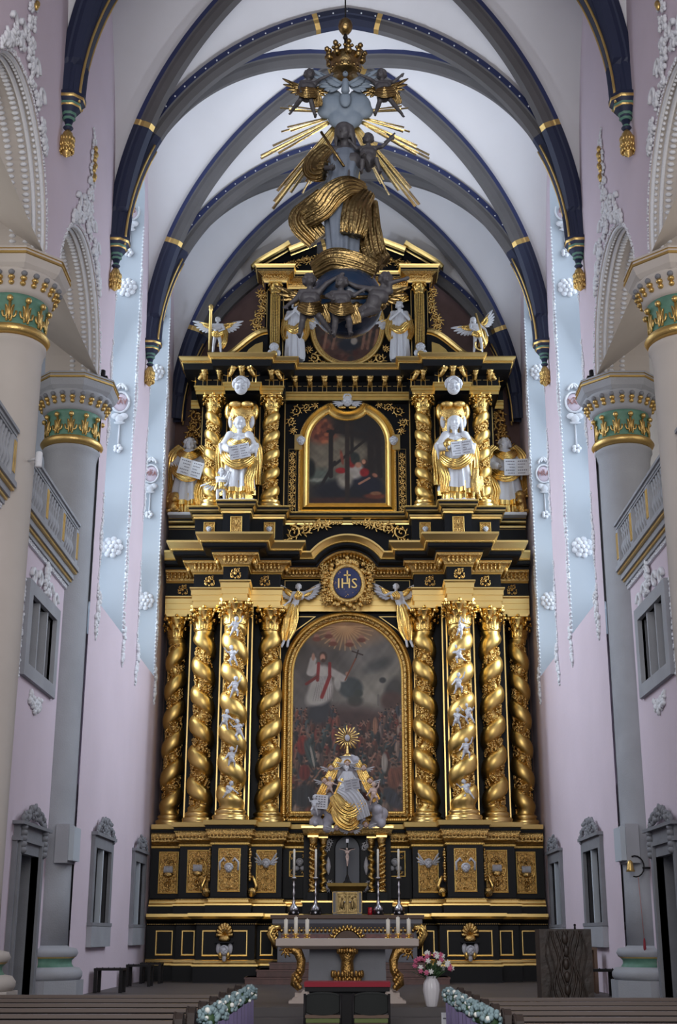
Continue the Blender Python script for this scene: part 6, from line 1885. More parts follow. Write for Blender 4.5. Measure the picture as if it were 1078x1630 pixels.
book(TG, Vector((.12, 36.75 - .52, 4.56 + 1.02)), .42, .3, .15, [M['white_paint'], INK], .3, 4)
sgn = MB(T @ Matrix.Translation((-.72, -.28, .58)) @ Matrix.Rotation(.08, 4, 'Y')); sgn.box(-.19, .19, 0, .03, -.19, .19, 0)
for i in range(5):
    for j in range(4): sgn.box(-.15 + j * .075, -.10 + j * .075, -.004, 0, .12 - i * .065, .145 - i * .065, 1)
sgn.build('inscribed_tablet', [M['white_paint'], INK], TG)
SKIN = mat('painted_flesh', (.55, .40, .34), .5, var=.1)
for (x, z, s_, kd) in ((-.9, .22, .55, 0), (.72, .5, .62, 1), (-.48, .72, .55, 2)):
    bd = body(s_, putto_mesh(kd), baby=True, T=T @ Matrix.Translation((x, -.28, z))); organic(bd, 'putto', SKIN if z > .4 else M['white_paint'], .011, TG, 1)
for (x, z) in ((-.45, 1.5), (.45, 1.5), (-.62, 1.15), (.62, 1.15), (0, 1.62), (-.28, -.1), (.1, -.16), (.5, -.02)):
    h = MB(T); cherub_head(h, (x, -.24, z), .09, 0, 1)
    for q in (-1, 1): wing(h, (x + q * .06, -.2, z - .04), .3, .22, q, 0, 2, 2, 4)
    h.build('cherub_head', [SKIN, M['gold_dark'], M['white_paint']], TG)
mo = empty('monstrance', (0, 36.72, 6.18), 'gilt sunburst monstrance standing on top of the cloud pyramid', 'monstrance')
x, y, z = 0, 36.72, 6.18
MB().lathe([(.26, .0), (.22, .05), (.16, .16), (.17, .2), (.22, .22)], (x, y, z - .02), 20).build('pedestal', M['white_paint'], mo)
MB().lathe([(.13, 0), (.14, .03), (.07, .07), (.03, .12), (.045, .18), (.025, .24), (.03, .34)], (x, y, z + .2), 16).build('foot', M['gold_smooth'], mo)
s_ = MB()
for i in range(20):
    a = 2 * PI * i / 20 + .05; r1 = .36 if i % 2 else .30
    s_.tube([(x + .06 * math.cos(a), y, z + .72 + .06 * math.sin(a)), (x + r1 * math.cos(a), y, z + .72 + r1 * math.sin(a))], [.012, .024], 5)
s_.build('sun_rays', M['gold_smooth'], mo)
MB().ball((x, y - .02, z + .72), (.07, .05, .09), 14, 10).build('host_glass', M['cloud_paint'], mo)

# ---------------- the hanging Madonna
HX, HY, HZ = -.03, 17.2, 11.09
MG = empty('hanging_madonna', (HX, HY, HZ), 'dark hanging Madonna with Child in gold drapery, framed by gilded rays', 'statue')
T = Matrix.Translation((HX, HY, HZ)) 
DK = M['sculpt_grey']; BL = mat('blue_robe', (.12, .145, .19), .6, bump=.2, var=.2)  # figure grey kept dark, the group's backlit dimness put into the colour
DG = mat('dimmed_gold', (.30, .205, .085), .3, 1.0, bump=.5, bscale=24, var=.4, vscale=8)  # gold darkened likewise, backlight shade put into its colour
H = 2.28
J = dict(head=(-.01, -.03, .925), le=(-.17, -.02, .66), lh=(-.10, -.12, .60), re=(.15, -.02, .66), rh=(.12, -.14, .66))
bd = body(H, J, hair='long', look=(-.35, -1, -.15), T=T, legs=False); organic(bd, 'madonna_body', DK, .018, MG, 2)
g = MB(T); drape(g, [(.0, -.02, 0, .22, .2, 1.2), (.25, -.02, 0, .24, .2, 1), (.7, -.03, 0, .27, .22, 1), (1.15, -.05, 0, .24, .19, .8), (1.4, -.03, 0, .21, .16, .5), (1.66, -.02, 0, .26, .17, .4), (1.82, 0, 0, .16, .13, .2)], 8, .14, lean=1); g.build('blue_gown', BL, MG)
g = MB(T)
swag(g, [(-.25, -.02, 1.86), (-.42, -.05, 1.62), (-.45, -.1, 1.42), (-.30, -.16, 1.38)], .08, 0, 8, 2)
swag(g, [(.28, -.05, 1.15), (.05, -.26, 1.08), (-.18, -.28, .92), (-.36, -.2, .72), (-.58, -.08, .62)], .085, 0, 11, 4)
swag(g, [(.30, -.1, 1.05), (.18, -.26, .75), (.14, -.3, .45), (.10, -.28, .25)], .095, 0, 12, 5)
swag(g, [(.32, .05, 1.0), (.32, 0, .5), (.40, 0, .05), (.52, -.05, -.1)], .1, 0, 9, 6)
swag(g, [(-.3, .05, 1.1), (-.50, .05, .85), (-.62, 0, .62), (-.4, .05, .35)], .1, 0, 9, 7)
swag(g, [(-.45, -.05, -.2), (-.2, -.2, -.12), (.1, -.22, -.18), (.4, -.1, -.28)], .09, 0, 10, 8)
organic(g, 'gold_mantle', DG, .022, MG, 0)
bd = body(.85, dict(le=(-.2, -.1, .62), lh=(-.3, -.16, .7), re=(.25, -.1, .66), rh=(.4, -.15, .78), lk=(-.1, -.25, .3), lf=(-.12, -.2, .08), rk=(.14, -.22, .32), rf=(.2, -.15, .1)), baby=True, T=T @ Matrix.Translation((.34, -.12, 1.22)), look=(-.3, -1, 0)); organic(bd, 'child', DK, .014, MG, 1)
s_ = MB(T); s_.tube([(-.36, -.25, 2.0), (-.02, -.3, 1.38)], .022, 7); s_.tube([(.38, -.2, .95), (.28, -.22, .12)], .016, 7); s_.build('sceptre', DG, MG)
s_ = MB(T); s_.tube([(.58, -.25, 1.82), (.74, -.25, 1.98)], .014, 6); s_.tube([(.62, -.25, 1.97), (.72, -.25, 1.87)], .014, 6); s_.build('small_cross', DK, MG)
MB(T).ball((.02, .12, -.62), .53, 32, 20).build('globe', mat('globe_blue', (.008, .02, .045), .25), MG)
g = MB(T)
g.tube([(.02 + .5 * math.cos(a) * 1.06, .12 - .5 * abs(math.sin(a)), -.5 - .3 * math.sin(a)) for a in [PI * i / 20 for i in range(21)]], .03, 7)
for k in range(18): g.ball((-.5 + .06 * k, -.3, -.95 - .06 * math.sin(k)), (.07, .07, .06), 7, 5)
g.build('globe_band', DG, MG)
# cloud, dove, rays, crown
cz = 2.62
c = MB(T)
for (x, z, r) in ((-.2, .08, .20), (.2, .08, .20), (-.1, -.15, .17), (.1, -.15, .17), (0, -.28, .14), (-.3, -.02, .13), (.3, -.02, .13), (-.18, .22, .14), (.18, .22, .14), (0, 0, .2)): c.ball((x, .1, cz + z), (r, r * .6, r), 12, 9)
organic(c, 'cloud', mat('cloud_blue', (.15, .19, .24), .6), .02, MG, 2)
c = MB(T); c.caps((0, -.1, cz + .22), (0, -.12, cz + .36), .07, .05, 10); c.ball((0, -.16, cz + .46), .045, 9, 7); c.caps((0, -.2, cz + .46), (0, -.25, cz + .45), .015, .006, 6)
for q in (-1, 1):
    wing(c, (q * .05, -.08, cz + .32), .55, .48, q, 0, 0, 0, 6)
c.ball((0, -.06, cz + .08), (.09, .04, .14), 9, 7); c.build('dove', M['cloud_blue'], MG)
def ray_bundle(a, L, wd, n=5, seed=0):
    rn = random.Random(seed); r = MB(T)
    for k in range(n):
        o = (k - (n - 1) / 2) * wd * .9; l = L * (1 - .16 * abs(k - (n - 1) / 2) - rn.uniform(0, .08))
        c0 = Vector((math.cos(a) * .3, .16, cz + math.sin(a) * .3)) ; nn = Vector((-math.sin(a), 0, math.cos(a)))
        p0 = c0 + nn * o * .35; p1 = c0 + Vector((math.cos(a), 0, math.sin(a))) * l + nn * o
        w0, w1 = wd * .5, wd * .38; yy = Vector((0, .02 + .012 * (k % 2), 0))
        vs = [p0 - nn * w0 * .5, p0 + nn * w0 * .5, p1 + nn * w1, p1 - nn * w1]
        ap = (p0 + Vector((0, -.02, 0)), p1 + Vector((0, -.02, 0)))
        vv = [tuple(v + yy) for v in vs] + [tuple(ap[0] + yy), tuple(ap[1] + yy)]
        r.add(vv, [(0, 4, 5, 3), (4, 1, 2, 5), (0, 1, 4), (3, 5, 2), (0, 3, 2, 1)], 0, False)
    r.build('ray_bundle', mat_rays, MG)
mat_rays = mat('ray_gold', (.95, .80, .48), .22, 1.0, bump=.2, bscale=12)
for (deg, L, wd, n) in ((6, .72, .045, 3), (-18, .78, .045, 3), (-31, 1.32, .055, 4), (-56, 1.86, .065, 4), (-65, 1.3, .04, 3)):
    ray_bundle(math.radians(deg), L, wd, n, deg); ray_bundle(math.radians(180 - deg), L, wd, n, deg + 1)
cr = MB(T); z = cz + .62
cr.lathe([(.20, 0), (.22, .04), (.21, .08), (.22, .12), (.27, .26), (.25, .27)], (0, .05, z), 28, 0)
for i in range(9):
    a = 2 * PI * i / 9
    for (e, zz, r) in ((.27, .30, .05), (.30, .37, .045), (.26, .24, .06)): cr.ball((e * math.cos(a), .05 + e * math.sin(a), z + zz), (r, r, r), 7, 5)
    for q in (-1, 1): cr.ball((.28 * math.cos(a + q * .2), .05 + .28 * math.sin(a + q * .2), z + .32), .03, 6, 5)
for i in range(14): cr.ball((.215 * math.cos(i * .449), .05 + .215 * math.sin(i * .449), z + .05), .03, 6, 5)
cr.build('crown', DG, MG)
cr = MB(T); cr.lathe([(0, 0), (.06, .02), (.10, .08), (.115, .14), (.10, .22), (.05, .28), (0, .29)], (0, .05, z + .72), 20); cr.build('gilt_ball', DG, MG)
cr = MB(T); cr.tube([(0, .05, z + .2), (0, .05, z + .75)], .02, 6); cr.tube([(0, .05, z + 1.0), (0, .05, 24.0 - HZ - .3)], .012, 6); cr.ball((0, .05, z + .66), .04, 8, 6); cr.build('suspension_rope', M['black_wood'], MG)
# putti under and over her
def dark_putto(loc, J, look, rot, label, s_=1.0, wings=True, baby=True, group='putti of the hanging Madonna', sash=True):
    t = empty('winged_putto', loc, label, 'putto', group)
    t_T = Matrix.Translation(loc)
    bd = body(s_, J, baby=baby, T=t_T, look=look); organic(bd, 'body', DK, .014, t, 1)
    if wings:
        for q in (-1, 1):
            w = MB(t_T); wing(w, (q * .08 * s_, .14, .66 * s_), .45, .42 * s_, q, 0, 0, 0, 5); w.build('wing', DG, t)
    if sash:
        g = MB(t_T); swag(g, [(-.14 * s_, -.1, .42 * s_), (0, -.17, .34 * s_), (.16 * s_, -.08, .42 * s_)], .045, 0, 6, 3); swag(g, [(.16 * s_, -.06, .45 * s_), (.22 * s_, 0, .2 * s_)], .04, 0, 4, 4)
        organic(g, 'sash', DG, .014, t, 0)
    t.rotation_euler = (0, rot, 0)
    return t
dark_putto((HX - .5, HY - .35, HZ - 1.39), dict(le=(-.2, -.05, .55), lh=(-.32, -.1, .42), re=(.24, -.05, .8), rh=(.42, -.05, .92), lk=(-.1, -.08, .2), lf=(-.14, .02, .02), rk=(.14, -.14, .24), rf=(.3, 0, .06)), (.4, -1, .3), 0, 'dark winged putto reaching up, left below the blue globe', 1.0)
dark_putto((HX - .06, HY - .55, HZ - 1.48), dict(le=(-.2, -.1, .6), lh=(-.12, -.2, .5), re=(.2, -.08, .62), rh=(.3, -.1, .68), lk=(-.08, -.06, .2), lf=(-.1, .02, .02), rk=(.12, -.08, .22), rf=(.14, .02, .04)), (-.5, -1, .1), 0, 'dark putto with gold sash in the middle below the globe', .95, wings=False)
dark_putto((HX + .32, HY - .35, HZ - 1.34), dict(le=(-.24, -.08, .66), lh=(-.42, -.1, .72), re=(.22, -.06, .78), rh=(.42, -.08, .86), chest=(.08, 0, .58), neck=(.12, 0, .72), head=(.16, -.02, .86), lk=(-.2, -.1, .24), lf=(-.42, -.02, .14), rk=(-.1, -.16, .2), rf=(-.3, -.1, .04)), (.3, -1, .3), .12, 'dark putto lunging with raised arm, right below the globe', 1.0, sash=False)
for sg in (-1, 1):
    J = dict(le=(-.2, -.1, .62), lh=(-.34, -.15, .7), re=(.2, -.1, .62), rh=(.34, -.15, .7), lk=(-.1, -.12, .22), lf=(-.2, .04, .06), rk=(.1, -.1, .24), rf=(.2, .04, .02))
    if sg < 0: J.update(re=(.22, -.1, .72), rh=(.4, -.15, .8), le=(-.14, -.1, .5), lh=(-.1, -.2, .36), lf=(-.26, .1, .12))
    else: J.update(le=(-.22, -.1, .72), lh=(-.4, -.15, .8), rf=(.3, .08, .04))
    dark_putto((HX + sg * .62, HY - .1, HZ + cz - .22), J, (-sg * .6, -1, .1), sg * -.1, 'dark winged putto holding the crown, %s of the dove' % side_word(sg), .82)
# ------------------------------------------------------------------ sanctuary furniture and nave
for m_ in [('wax', (.80, .76, .66), .5), ('silver', (.55, .54, .56), .3, 1.0), ('red_glass', (.45, .01, .02), .15), ('white_marble', (.42, .39, .38), .45), ('red_cloth', (.28, .015, .03), .8),
           ('chair_fabric', (.012, .014, .013), .85), ('seat_green', (.12, .15, .05), .9), ('vase_white', (.72, .70, .72), .2), ('leaf', (.03, .07, .025), .6), ('pink_petal', (.55, .12, .22), .7), ('white_petal', (.75, .75, .70), .7),
           ('hydrangea', (.20, .28, .30), .8), ('ribbon', (.11, .085, .18), .6), ('slate', (.13, .13, .15), .4), ('pew_wood', (.022, .014, .011), .6), ('pew_top', (.13, .10, .085), .35), ('paper', (.62, .62, .66), .7), ('brown_wood', (.11, .06, .035), .5)]:
    mat(*m_)
mat('red_marble', (.20, .04, .03), .3, var=.5, vscale=9); mat('bronze_relief', (.42, .30, .13), .4, .9, bump=.5, bscale=25, var=.4, vscale=12)
# altar steps
b = MB()
for (hw, y, z) in ((2.55, 34.75, .69), (2.28, 35.05, .86), (1.98, 35.35, 1.03)): b.box(-hw, hw, y, 37.1, DZ - .1, z); b.box(-hw - .02, hw + .02, y - .03, 37.1, z - .04, z)
b.build('altar_steps', M['step_red'], label='red-brown stone steps in front of the old altar block', cat='steps')
# old altar block (mensa)
t = empty('old_altar_table', (0, 36.0, 1.03), 'old marble altar block with gilt corner volutes behind the modern altar', 'altar')
b = MB(); b.box(-1.80, 1.80, 35.75, 37.1, 1.03, 1.85, 0); b.box(-1.72, 1.72, 35.72, 35.75, 1.45, 1.72, 1)
b.build('marble_block', [M['slate'], M['red_marble']], t)
b = MB(); b.plan_sweep([(-1.85, 37.1), (-1.85, 35.75), (1.85, 35.75), (1.85, 37.1)], [(-.02, 1.84), (.02, 1.86), (.06, 1.92), (.09, 1.98), (.09, 2.08), (.14, 2.10), (.14, 2.19), (-.6, 2.19)], [0, 0, 0, 0, 1, 1, 1]); b.box(-1.9, 1.9, 35.7, 37.1, 2.1, 2.19, 1)
b.build('table_slab', [M['slate'], M['brown_wood']], t)
b = MB()
for i in range(34):
    x = -1.7 + 3.4 * i / 33
    b.ball((x, 35.70, 1.80), (.045, .04, .05), 7, 5); b.ball((x + .05, 35.70, 1.87), .022, 5, 4)
b.build('leaf_moulding', M['gold'], t)
for q in (-1, 1):
    b = MB(); b.tube([(q * 1.72, 35.66, 1.88), (q * 1.92, 35.62, 1.86), (q * 2.0, 35.62, 1.72), (q * 1.90, 35.62, 1.55), (q * 1.86, 35.62, 1.35)], [.07, .10, .10, .08, .05], 10)
    for k in range(5): b.ball((q * (1.84 + .04 * k), 35.58, 1.6 + .06 * k), (.05, .05, .07), 7, 5)
    spiral(b, q * 1.90, 1.80, .1, 1.2, 0, q, 35.58, .03, 0); b.build('gilt_volute', M['gold'], t)
b = MB(); pts = [(.34 * math.cos(PI * i / 16), 1.46 + .34 * math.sin(PI * i / 16)) for i in range(17)]
b.add([(x, 35.66, z) for (x, z) in pts], [tuple(range(16, -1, -1))], 0, False); b.elev_sweep(pts[::-1], [(0, 0), (0, .05), (.05, .08), (.08, .03), (.08, 0)], 35.72, 1, smooth=True)
for i in range(15):
    a = PI * (i + .5) / 15; b.ball((.46 * math.cos(a), 35.66, 1.46 + .42 * math.sin(a)), (.08, .05, .035), 7, 5, 1, rot=Matrix.Rotation(-a, 3, 'Y'))
b.build('shell_ornament', [M['brown_wood'], M['gold']], t)
# tabernacle
t = empty('tabernacle', (0, 36.5, 2.19), 'gilt bronze tabernacle with two relief doors under the crucifix', 'tabernacle')
b = MB(); b.box(-.38, .38, 36.2, 36.9, 2.19, 2.82, 0); b.plan_sweep([(-.42, 36.9), (-.42, 36.15), (.42, 36.15), (.42, 36.9)], [(0, 2.80), (.03, 2.84), (.10, 2.92), (.12, 3.0), (-.4, 3.0)], 1)
b.box(-.42, .42, 36.15, 36.9, 2.8, 3.0, 1)
for q in (-1, 1): rect_frame(b, q * .34 - .05, q * .34 + .05, 2.24, 2.78, 36.2, .012, .02, 1)
b.build('casket', [M['slate'], M['gold_matt']], t)
for q in (-1, 1):
    b = MB(); b.box(min(0, q * .27), max(0, q * .27), 36.16, 36.2, 2.22, 2.78, 0); rect_frame(b, min(q * .02, q * .25), max(q * .02, q * .25), 2.26, 2.74, 36.16, .02, .02, 0)
    b.ball((q * .135, 36.15, 2.46), (.045, .025, .13), 9, 7, 0); b.ball((q * .135, 36.14, 2.62), .032, 8, 6, 0)
    for s_ in (-1, 1): b.ball((q * .135 + s_ * .06, 36.155, 2.42), (.02, .015, .10), 7, 5, 0); b.ball((q * .135 + s_ * .07, 36.155, 2.66), (.025, .015, .03), 7, 5, 0)
    b.ball((q * .07, 36.13, 2.52), .025, 8, 6, 1); b.build('door', [M['bronze_relief'], M['silver']], t)
# crucifix on the tabernacle
t = empty('altar_crucifix', (0, 36.5, 3.0), 'slender black crucifix with pale figure standing on the tabernacle', 'crucifix')
b = MB(); b.box(-.022, .022, 36.49, 36.52, 3.2, 4.18); b.box(-.20, .20, 36.49, 36.52, 3.88, 3.92); b.lathe([(.13, 0), (.11, .04), (.06, .08), (.05, .14), (.02, .24)], (0, 36.5, 3.0), 12); b.build('cross', M['black_wood'], t)
bd = body(.5, dict(le=(-.19, 0, .86), lh=(-.36, -.01, .90), re=(.19, 0, .86), rh=(.36, -.01, .90), head=(-.02, -.03, .90), lk=(-.02, -.05, .28), lf=(-.01, -.02, .04), rk=(.03, -.05, .28), rf=(.01, -.02, .04)), hair='short', T=Matrix.Translation((0, 36.455, 3.44)))
organic(bd, 'corpus', SKIN, .008, t, 1)
b = MB(); b.box(-.035, .035, 36.47, 36.49, 4.06, 4.16); b.build('title_plate', M['white_paint'], t)
# tall candlesticks
protoc = empty('altar_candlestick', (0, 0, 0)); CH[protoc.name] = []
prof = [(.10, 0), (.13, .03), (.12, .08), (.15, .12), (.13, .2), (.06, .27), (.04, .3), (.055, .34), (.025, .38), (.022, .5), (.045, .56), (.03, .62), (.02, .72), (.04, .78), (.02, .82), (.025, .9), (.075, .93), (.08, .96), (.02, .97)]
b = MB().lathe(prof, (0, 0, 0), 16)
for i in range(3):
    a = 2 * PI * i / 3 - PI / 2; b.ball((.12 * math.cos(a), .12 * math.sin(a), .05), (.05, .05, .05), 7, 5); b.ball((.11 * math.cos(a), .11 * math.sin(a), .15), (.05, .05, .06), 7, 5)
b.build('stem', M['silver'], protoc); MB().lathe([(.032, 0), (.030, .72), (.012, .74)], (0, 0, .96), 12).build('candle', M['wax'], protoc)
names = ['leftmost tall silver candlestick with white candle', 'tall silver candlestick just left of the tabernacle', 'tall silver candlestick just right of the tabernacle', 'rightmost tall silver candlestick with white candle']
for i, (x, lab) in enumerate(zip((-1.42, -.84, .82, 1.37), names)):
    if i == 0: protoc.location = (x, 36.35, 2.19); tag(protoc, lab + ' on the old altar', 'candlestick', 'tall silver candlesticks')
    else: dup(protoc, (x, 36.35, 2.19), label=lab + ' on the old altar', group='tall silver candlesticks')
for i, o in enumerate([o for o in COL.objects if o.name.startswith('altar_candlestick')]): o['category'] = 'candlestick'
tag(MB().lathe([(.05, 0), (.06, .02), (.055, .2), (.045, .2), (.045, .04)], (.60, 36.3, 2.19), 14).build('sanctuary_lamp', M['red_glass']), 'small red glass lamp right of the tabernacle', 'lamp')
# modern altar
t = empty('stone_altar', (0, 25.6, DZ), 'long pale stone altar table on gilded scroll legs', 'altar')
b = MB(); b.plan_sweep([(-1.28, 26.1), (-1.28, 25.2), (1.28, 25.2), (1.28, 26.1)], [(-.14, 1.45), (-.02, 1.49), (.0, 1.50), (.02, 1.51), (.02, 1.63), (-.3, 1.63)], 0); b.box(-1.28, 1.28, 25.2, 26.1, 1.5, 1.63)
b.build('table_slab', mat('altar_stone', (.50, .42, .37), .6, var=.05), t)
b = MB(); b.box(-1.25, 1.25, 25.24, 26.0, 1.63, 1.636); b.build('altar_cloth', M['vase_white'], t)
b = MB(); b.plan_sweep([(-1.0, 25.95), (-1.0, 25.35), (1.0, 25.35), (1.0, 25.95)], [(.0, DZ), (.0, .6), (-.05, .63), (-.05, .70), (-.28, .78), (-.3, 1.45)], [0, 0, 0, 0, 1])
b.box(-.68, .68, 25.68, 25.9, .6, 1.46, 1); 
for q in (-1, 1):
    b.prism_xz([(q * .72, .52), (q * 1.06, .52), (q * 1.06, .56), (q * .95, .59), (q * .86, .66), (q * .80, .75), (q * .72, .75)][::q], 25.3, 25.9, 0)
b.build('pedestal', [M['altar_stone'], M['dark_stone']], t)
for q in (-1, 1):
    b = MB()
    b.tube([(q * 1.15, 25.4, 1.42), (q * 1.02, 25.38, 1.46), (q * .90, 25.36, 1.40), (q * .84, 25.36, 1.25), (q * .85, 25.36, 1.08), (q * .93, 25.34, .97), (q * .95, 25.34, .86), (q * .86, 25.34, .76)], [.07, .085, .09, .085, .08, .10, .09, .05], 10, 0)
    spiral(b, q * 1.10, 1.42, .07, 1.2, 0, -q, 25.32, .03, 0)
    for k in range(8): b.ball((q * (.86 + .03 * (k % 3)), 25.26, .80 + .04 * k), (.05, .04, .05), 7, 5, 0)
    b.build('scroll_leg', M['gold_dark'], t)
b = MB(); b.lathe([(.10, 0), (.14, .1), (.12, .35), (.11, .5), (.16, .62), (.15, .7)], (0, 25.42, .75), 16, 0)
for i in range(11):
    a = PI + PI * i / 10
    for (z, r, s_) in ((.82, .16, .06), (.92, .21, .06), (1.02, .25, .055)): b.ball((r * 1.1 * math.cos(a), 25.42 + r * .7 * math.sin(a), z), (.035, .035, .07), 7, 5, 0)
    b.ball((.17 * math.cos(a), 25.42 + .17 * math.sin(a), 1.42), (.035, .035, .06), 7, 5, 0)
b.build('centre_baluster', M['gold_dark'], t)
# short candles
pc = empty('altar_candle', (0, 0, 0)); CH[pc.name] = []
MB().lathe([(.075, 0), (.07, .012), (.03, .025), (.025, .05), (.065, .06), (.07, .075), (.03, .08)], (0, 0, 0), 14).build('holder', M['gold'], pc)
MB().lathe([(.036, 0), (.036, .26), (.01, .262), (.004, .28)], (0, 0, .075), 14).build('candle', M['wax'], pc)
lab = ['leftmost short candle', 'second short candle from the left', 'third short candle from the left', 'fourth short candle, first of the right group', 'fifth short candle, taller middle one of the right group', 'rightmost short candle']
for i, (px, y, h) in enumerate(((455, 25.45, 1), (471, 25.6, 1.12), (489, 25.45, 1), (618, 25.45, 1), (634, 25.6, 1.12), (651, 25.45, 1.02))):
    x = (px - 553) * (.952 * y) / 2096
    o = pc if i == 0 else dup(pc, (x, y, 1.636))
    o.location = (x, y, 1.636); o.scale = (1, 1, h); tag(o, lab[i] + ' on the stone altar', 'candle', 'short altar candles')
# prie-dieu in front, chairs
t = empty('kneeler', (0, 22.0, 0.0), 'dark wooden kneeler with red padded top behind the two chairs', 'kneeler')
b = MB(); b.prism_xz([(-.6, .86), (-.52, .62), (-.52, .0), (.52, .0), (.52, .62), (.6, .86)], 21.8, 22.3, 0); b.box(-.66, .66, 21.72, 22.38, .86, .93, 0); b.build('desk', M['black_wood'], t)
b = MB(); b.box(-.67, .67, 21.7, 22.4, .93, 1.0); b.build('red_cushion', M['red_cloth'], t)
pcx = empty('chair', (0, 0, 0)); CH[pcx.name] = []
b = MB(); N_ = 26; P = []
for i in range(7):
    v = i / 6 * 2 - 1; row = []
    for j in range(15):
        u = j / 14 * 2 - 1; hh = .135 * (1 - .35 * abs(u) ** 3)
        row.append((u * .235, -.035 * (1 - u * u) , .80 + v * hh))
    P.append(row)
b.grid(P, 0, True); b.grid([[(p[0], p[1] + .035, p[2]) for p in r] for r in P], 0, True)
edge = P[0] + [r[-1] for r in P] + P[-1][::-1] + [r[0] for r in P][::-1]
b.tube([(p[0], p[1] + .017, p[2]) for p in edge], .02, 6, 0); b.build('backrest', M['chair_fabric'], pcx)
MB().prism_xy([(-.23, -.02), (-.21, .44), (.21, .44), (.23, -.02)], .56, .61).build('seat', M['seat_green'], pcx)
for q in (-1, 1):
    MB().tube([(q * .245, -.04, .93), (q * .245, 0, .6), (q * .25, -.06, 0)], .018, 8).build('rear_leg', M['black_wood'], pcx)
    MB().tube([(q * .24, .42, .58), (q * .25, .46, 0)], .018, 8).build('front_leg', M['black_wood'], pcx)
b = MB(); b.box(-.24, .24, -.03, -.01, .62, .66); b.box(-.23, .23, .0, .02, .50, .55); b.build('rail', M['brown_wood'], pcx)
pcx.location = (-.335, 19.2, 0); tag(pcx, 'black-backed chair with olive seat, left of the pair in the aisle', 'chair', 'pair of chairs')
o = dup(pcx, (.325, 19.2, 0), label='black-backed chair with olive seat, right of the pair in the aisle')
# pews
def pew(x0, x1, y, label):
    t = empty('church_pew', ((x0 + x1) / 2, y, 0), label, 'pew', 'rows of pews')
    b = MB(); b.box(x0, x1, y - .02, y + .02, .42, .86, 0); b.box(x0, x1, y + .06, y + .09, .1, .6, 0); b.build('backrest', M['pew_wood'], t)
    b = MB(); b.box(x0, x1, y - .07, y + .05, .86, .90, 0); b.build('top_rail', M['pew_top'], t)
    b = MB(); b.box(x0, x1, y - .30, y - .02, .70, .72, 0); b.build('book_ledge', M['pew_top'], t)
    b = MB(); b.box(x0, x1, y + .05, y + .50, .42, .46, 0); b.build('seat', M['pew_wood'], t)
    for x in ((x0, x1) if x1 - x0 > 0 else (x0,)):
        b = MB(); pr = [(y - .32, 0), (y + .5, 0), (y + .5, .5), (y + .3, .6), (y + .12, .92)] + [(y - .02 + .11 * math.cos(a), .92 + .11 * math.sin(a)) for a in (0.2, .8, 1.4, 2.0, 2.6, 3.1)] + [(y - .2, .72), (y - .32, .6)]
        w = .035; vs = [(x - w, p[0], p[1]) for p in pr] + [(x + w, p[0], p[1]) for p in pr]; n = len(pr)
        b.add(vs, [tuple(range(n)), tuple(range(2 * n - 1, n - 1, -1))] + [(i, i + n, (i + 1) % n + n, (i + 1) % n) for i in range(n)], 0, False)
        for k in range(3): b.tube([(x - w * 1.2, y - .02 + .1 * math.cos(a), .90 + .03 * k - .03 + .1 * math.sin(a)) for a in (0, .6, 1.2, 1.8, 2.4, 3.1)], .012, 5, 0)
        b.build('pew_end', M['dark_wood'], t)
ordw = ['frontmost', 'second', 'third', 'fourth', 'fifth', 'sixth', 'seventh']
for sg in (-1, 1):
    ys = [19.6, 18.4, 17.2, 16.05, 14.9, 13.8, 12.8] if sg < 0 else [18.7, 17.6, 16.5, 15.45, 14.4, 13.4, 12.5]
    for i, y in enumerate(ys):
        a, c = sorted((sg * 1.52, sg * 5.1)); pew(a, c, y, 'dark wooden pew, %s row from the altar, %s of the aisle' % (ordw[i], side_word(sg)))
    # flower posies with ribbons on the pew ends
    for i, y in enumerate(ys[:6] if sg < 0 else ys[:6]):
        loc = (sg * 1.36, y - .05, .86)
        t = empty('pew_posy', loc, 'pale blue hydrangea posy with violet ribbon, %s from the altar, %s pews' % (ordw[i].replace('frontmost', 'first'), side_word(sg)), 'flowers', 'pew-end posies')
        b = MB(); rn = random.Random(i * 7 + sg)
        for k in range(70):
            a = rn.uniform(0, 2 * PI); e = rn.uniform(-.6, 1.5); r = .095 * rn.uniform(.8, 1.1)
            b.ball((loc[0] + r * math.cos(e) * math.cos(a), loc[1] + r * math.cos(e) * math.sin(a), loc[2] + .06 + r * math.sin(e)), rn.uniform(.018, .032), 6, 4, 0 if rn.random() < .9 else 1)
        b.ball((loc[0], loc[1], loc[2] + .05), .08, 10, 8, 2)
        b.build('blossoms', [M['hydrangea'], M['white_petal'], M['leaf']], t)
        b = MB()
        for k in range(3):
            x = loc[0] - .04 + .04 * k
            b.add([(x - .018, loc[1] - .06, loc[2] - .02), (x + .018, loc[1] - .06, loc[2] - .02), (x + .03, loc[1] - .08 + .02 * k, loc[2] - .55 - .05 * k), (x - .01, loc[1] - .08 + .02 * k, loc[2] - .58 - .05 * k)], [(0, 1, 2, 3)], 0, False)
            b.add([(x - .018, loc[1] - .055, loc[2] - .02), (x + .018, loc[1] - .055, loc[2] - .02), (x + .03, loc[1] - .075 + .02 * k, loc[2] - .55 - .05 * k), (x - .01, loc[1] - .075 + .02 * k, loc[2] - .58 - .05 * k)], [(0, 3, 2, 1)], 0, False)
        b.build('ribbon', M['ribbon'], t)
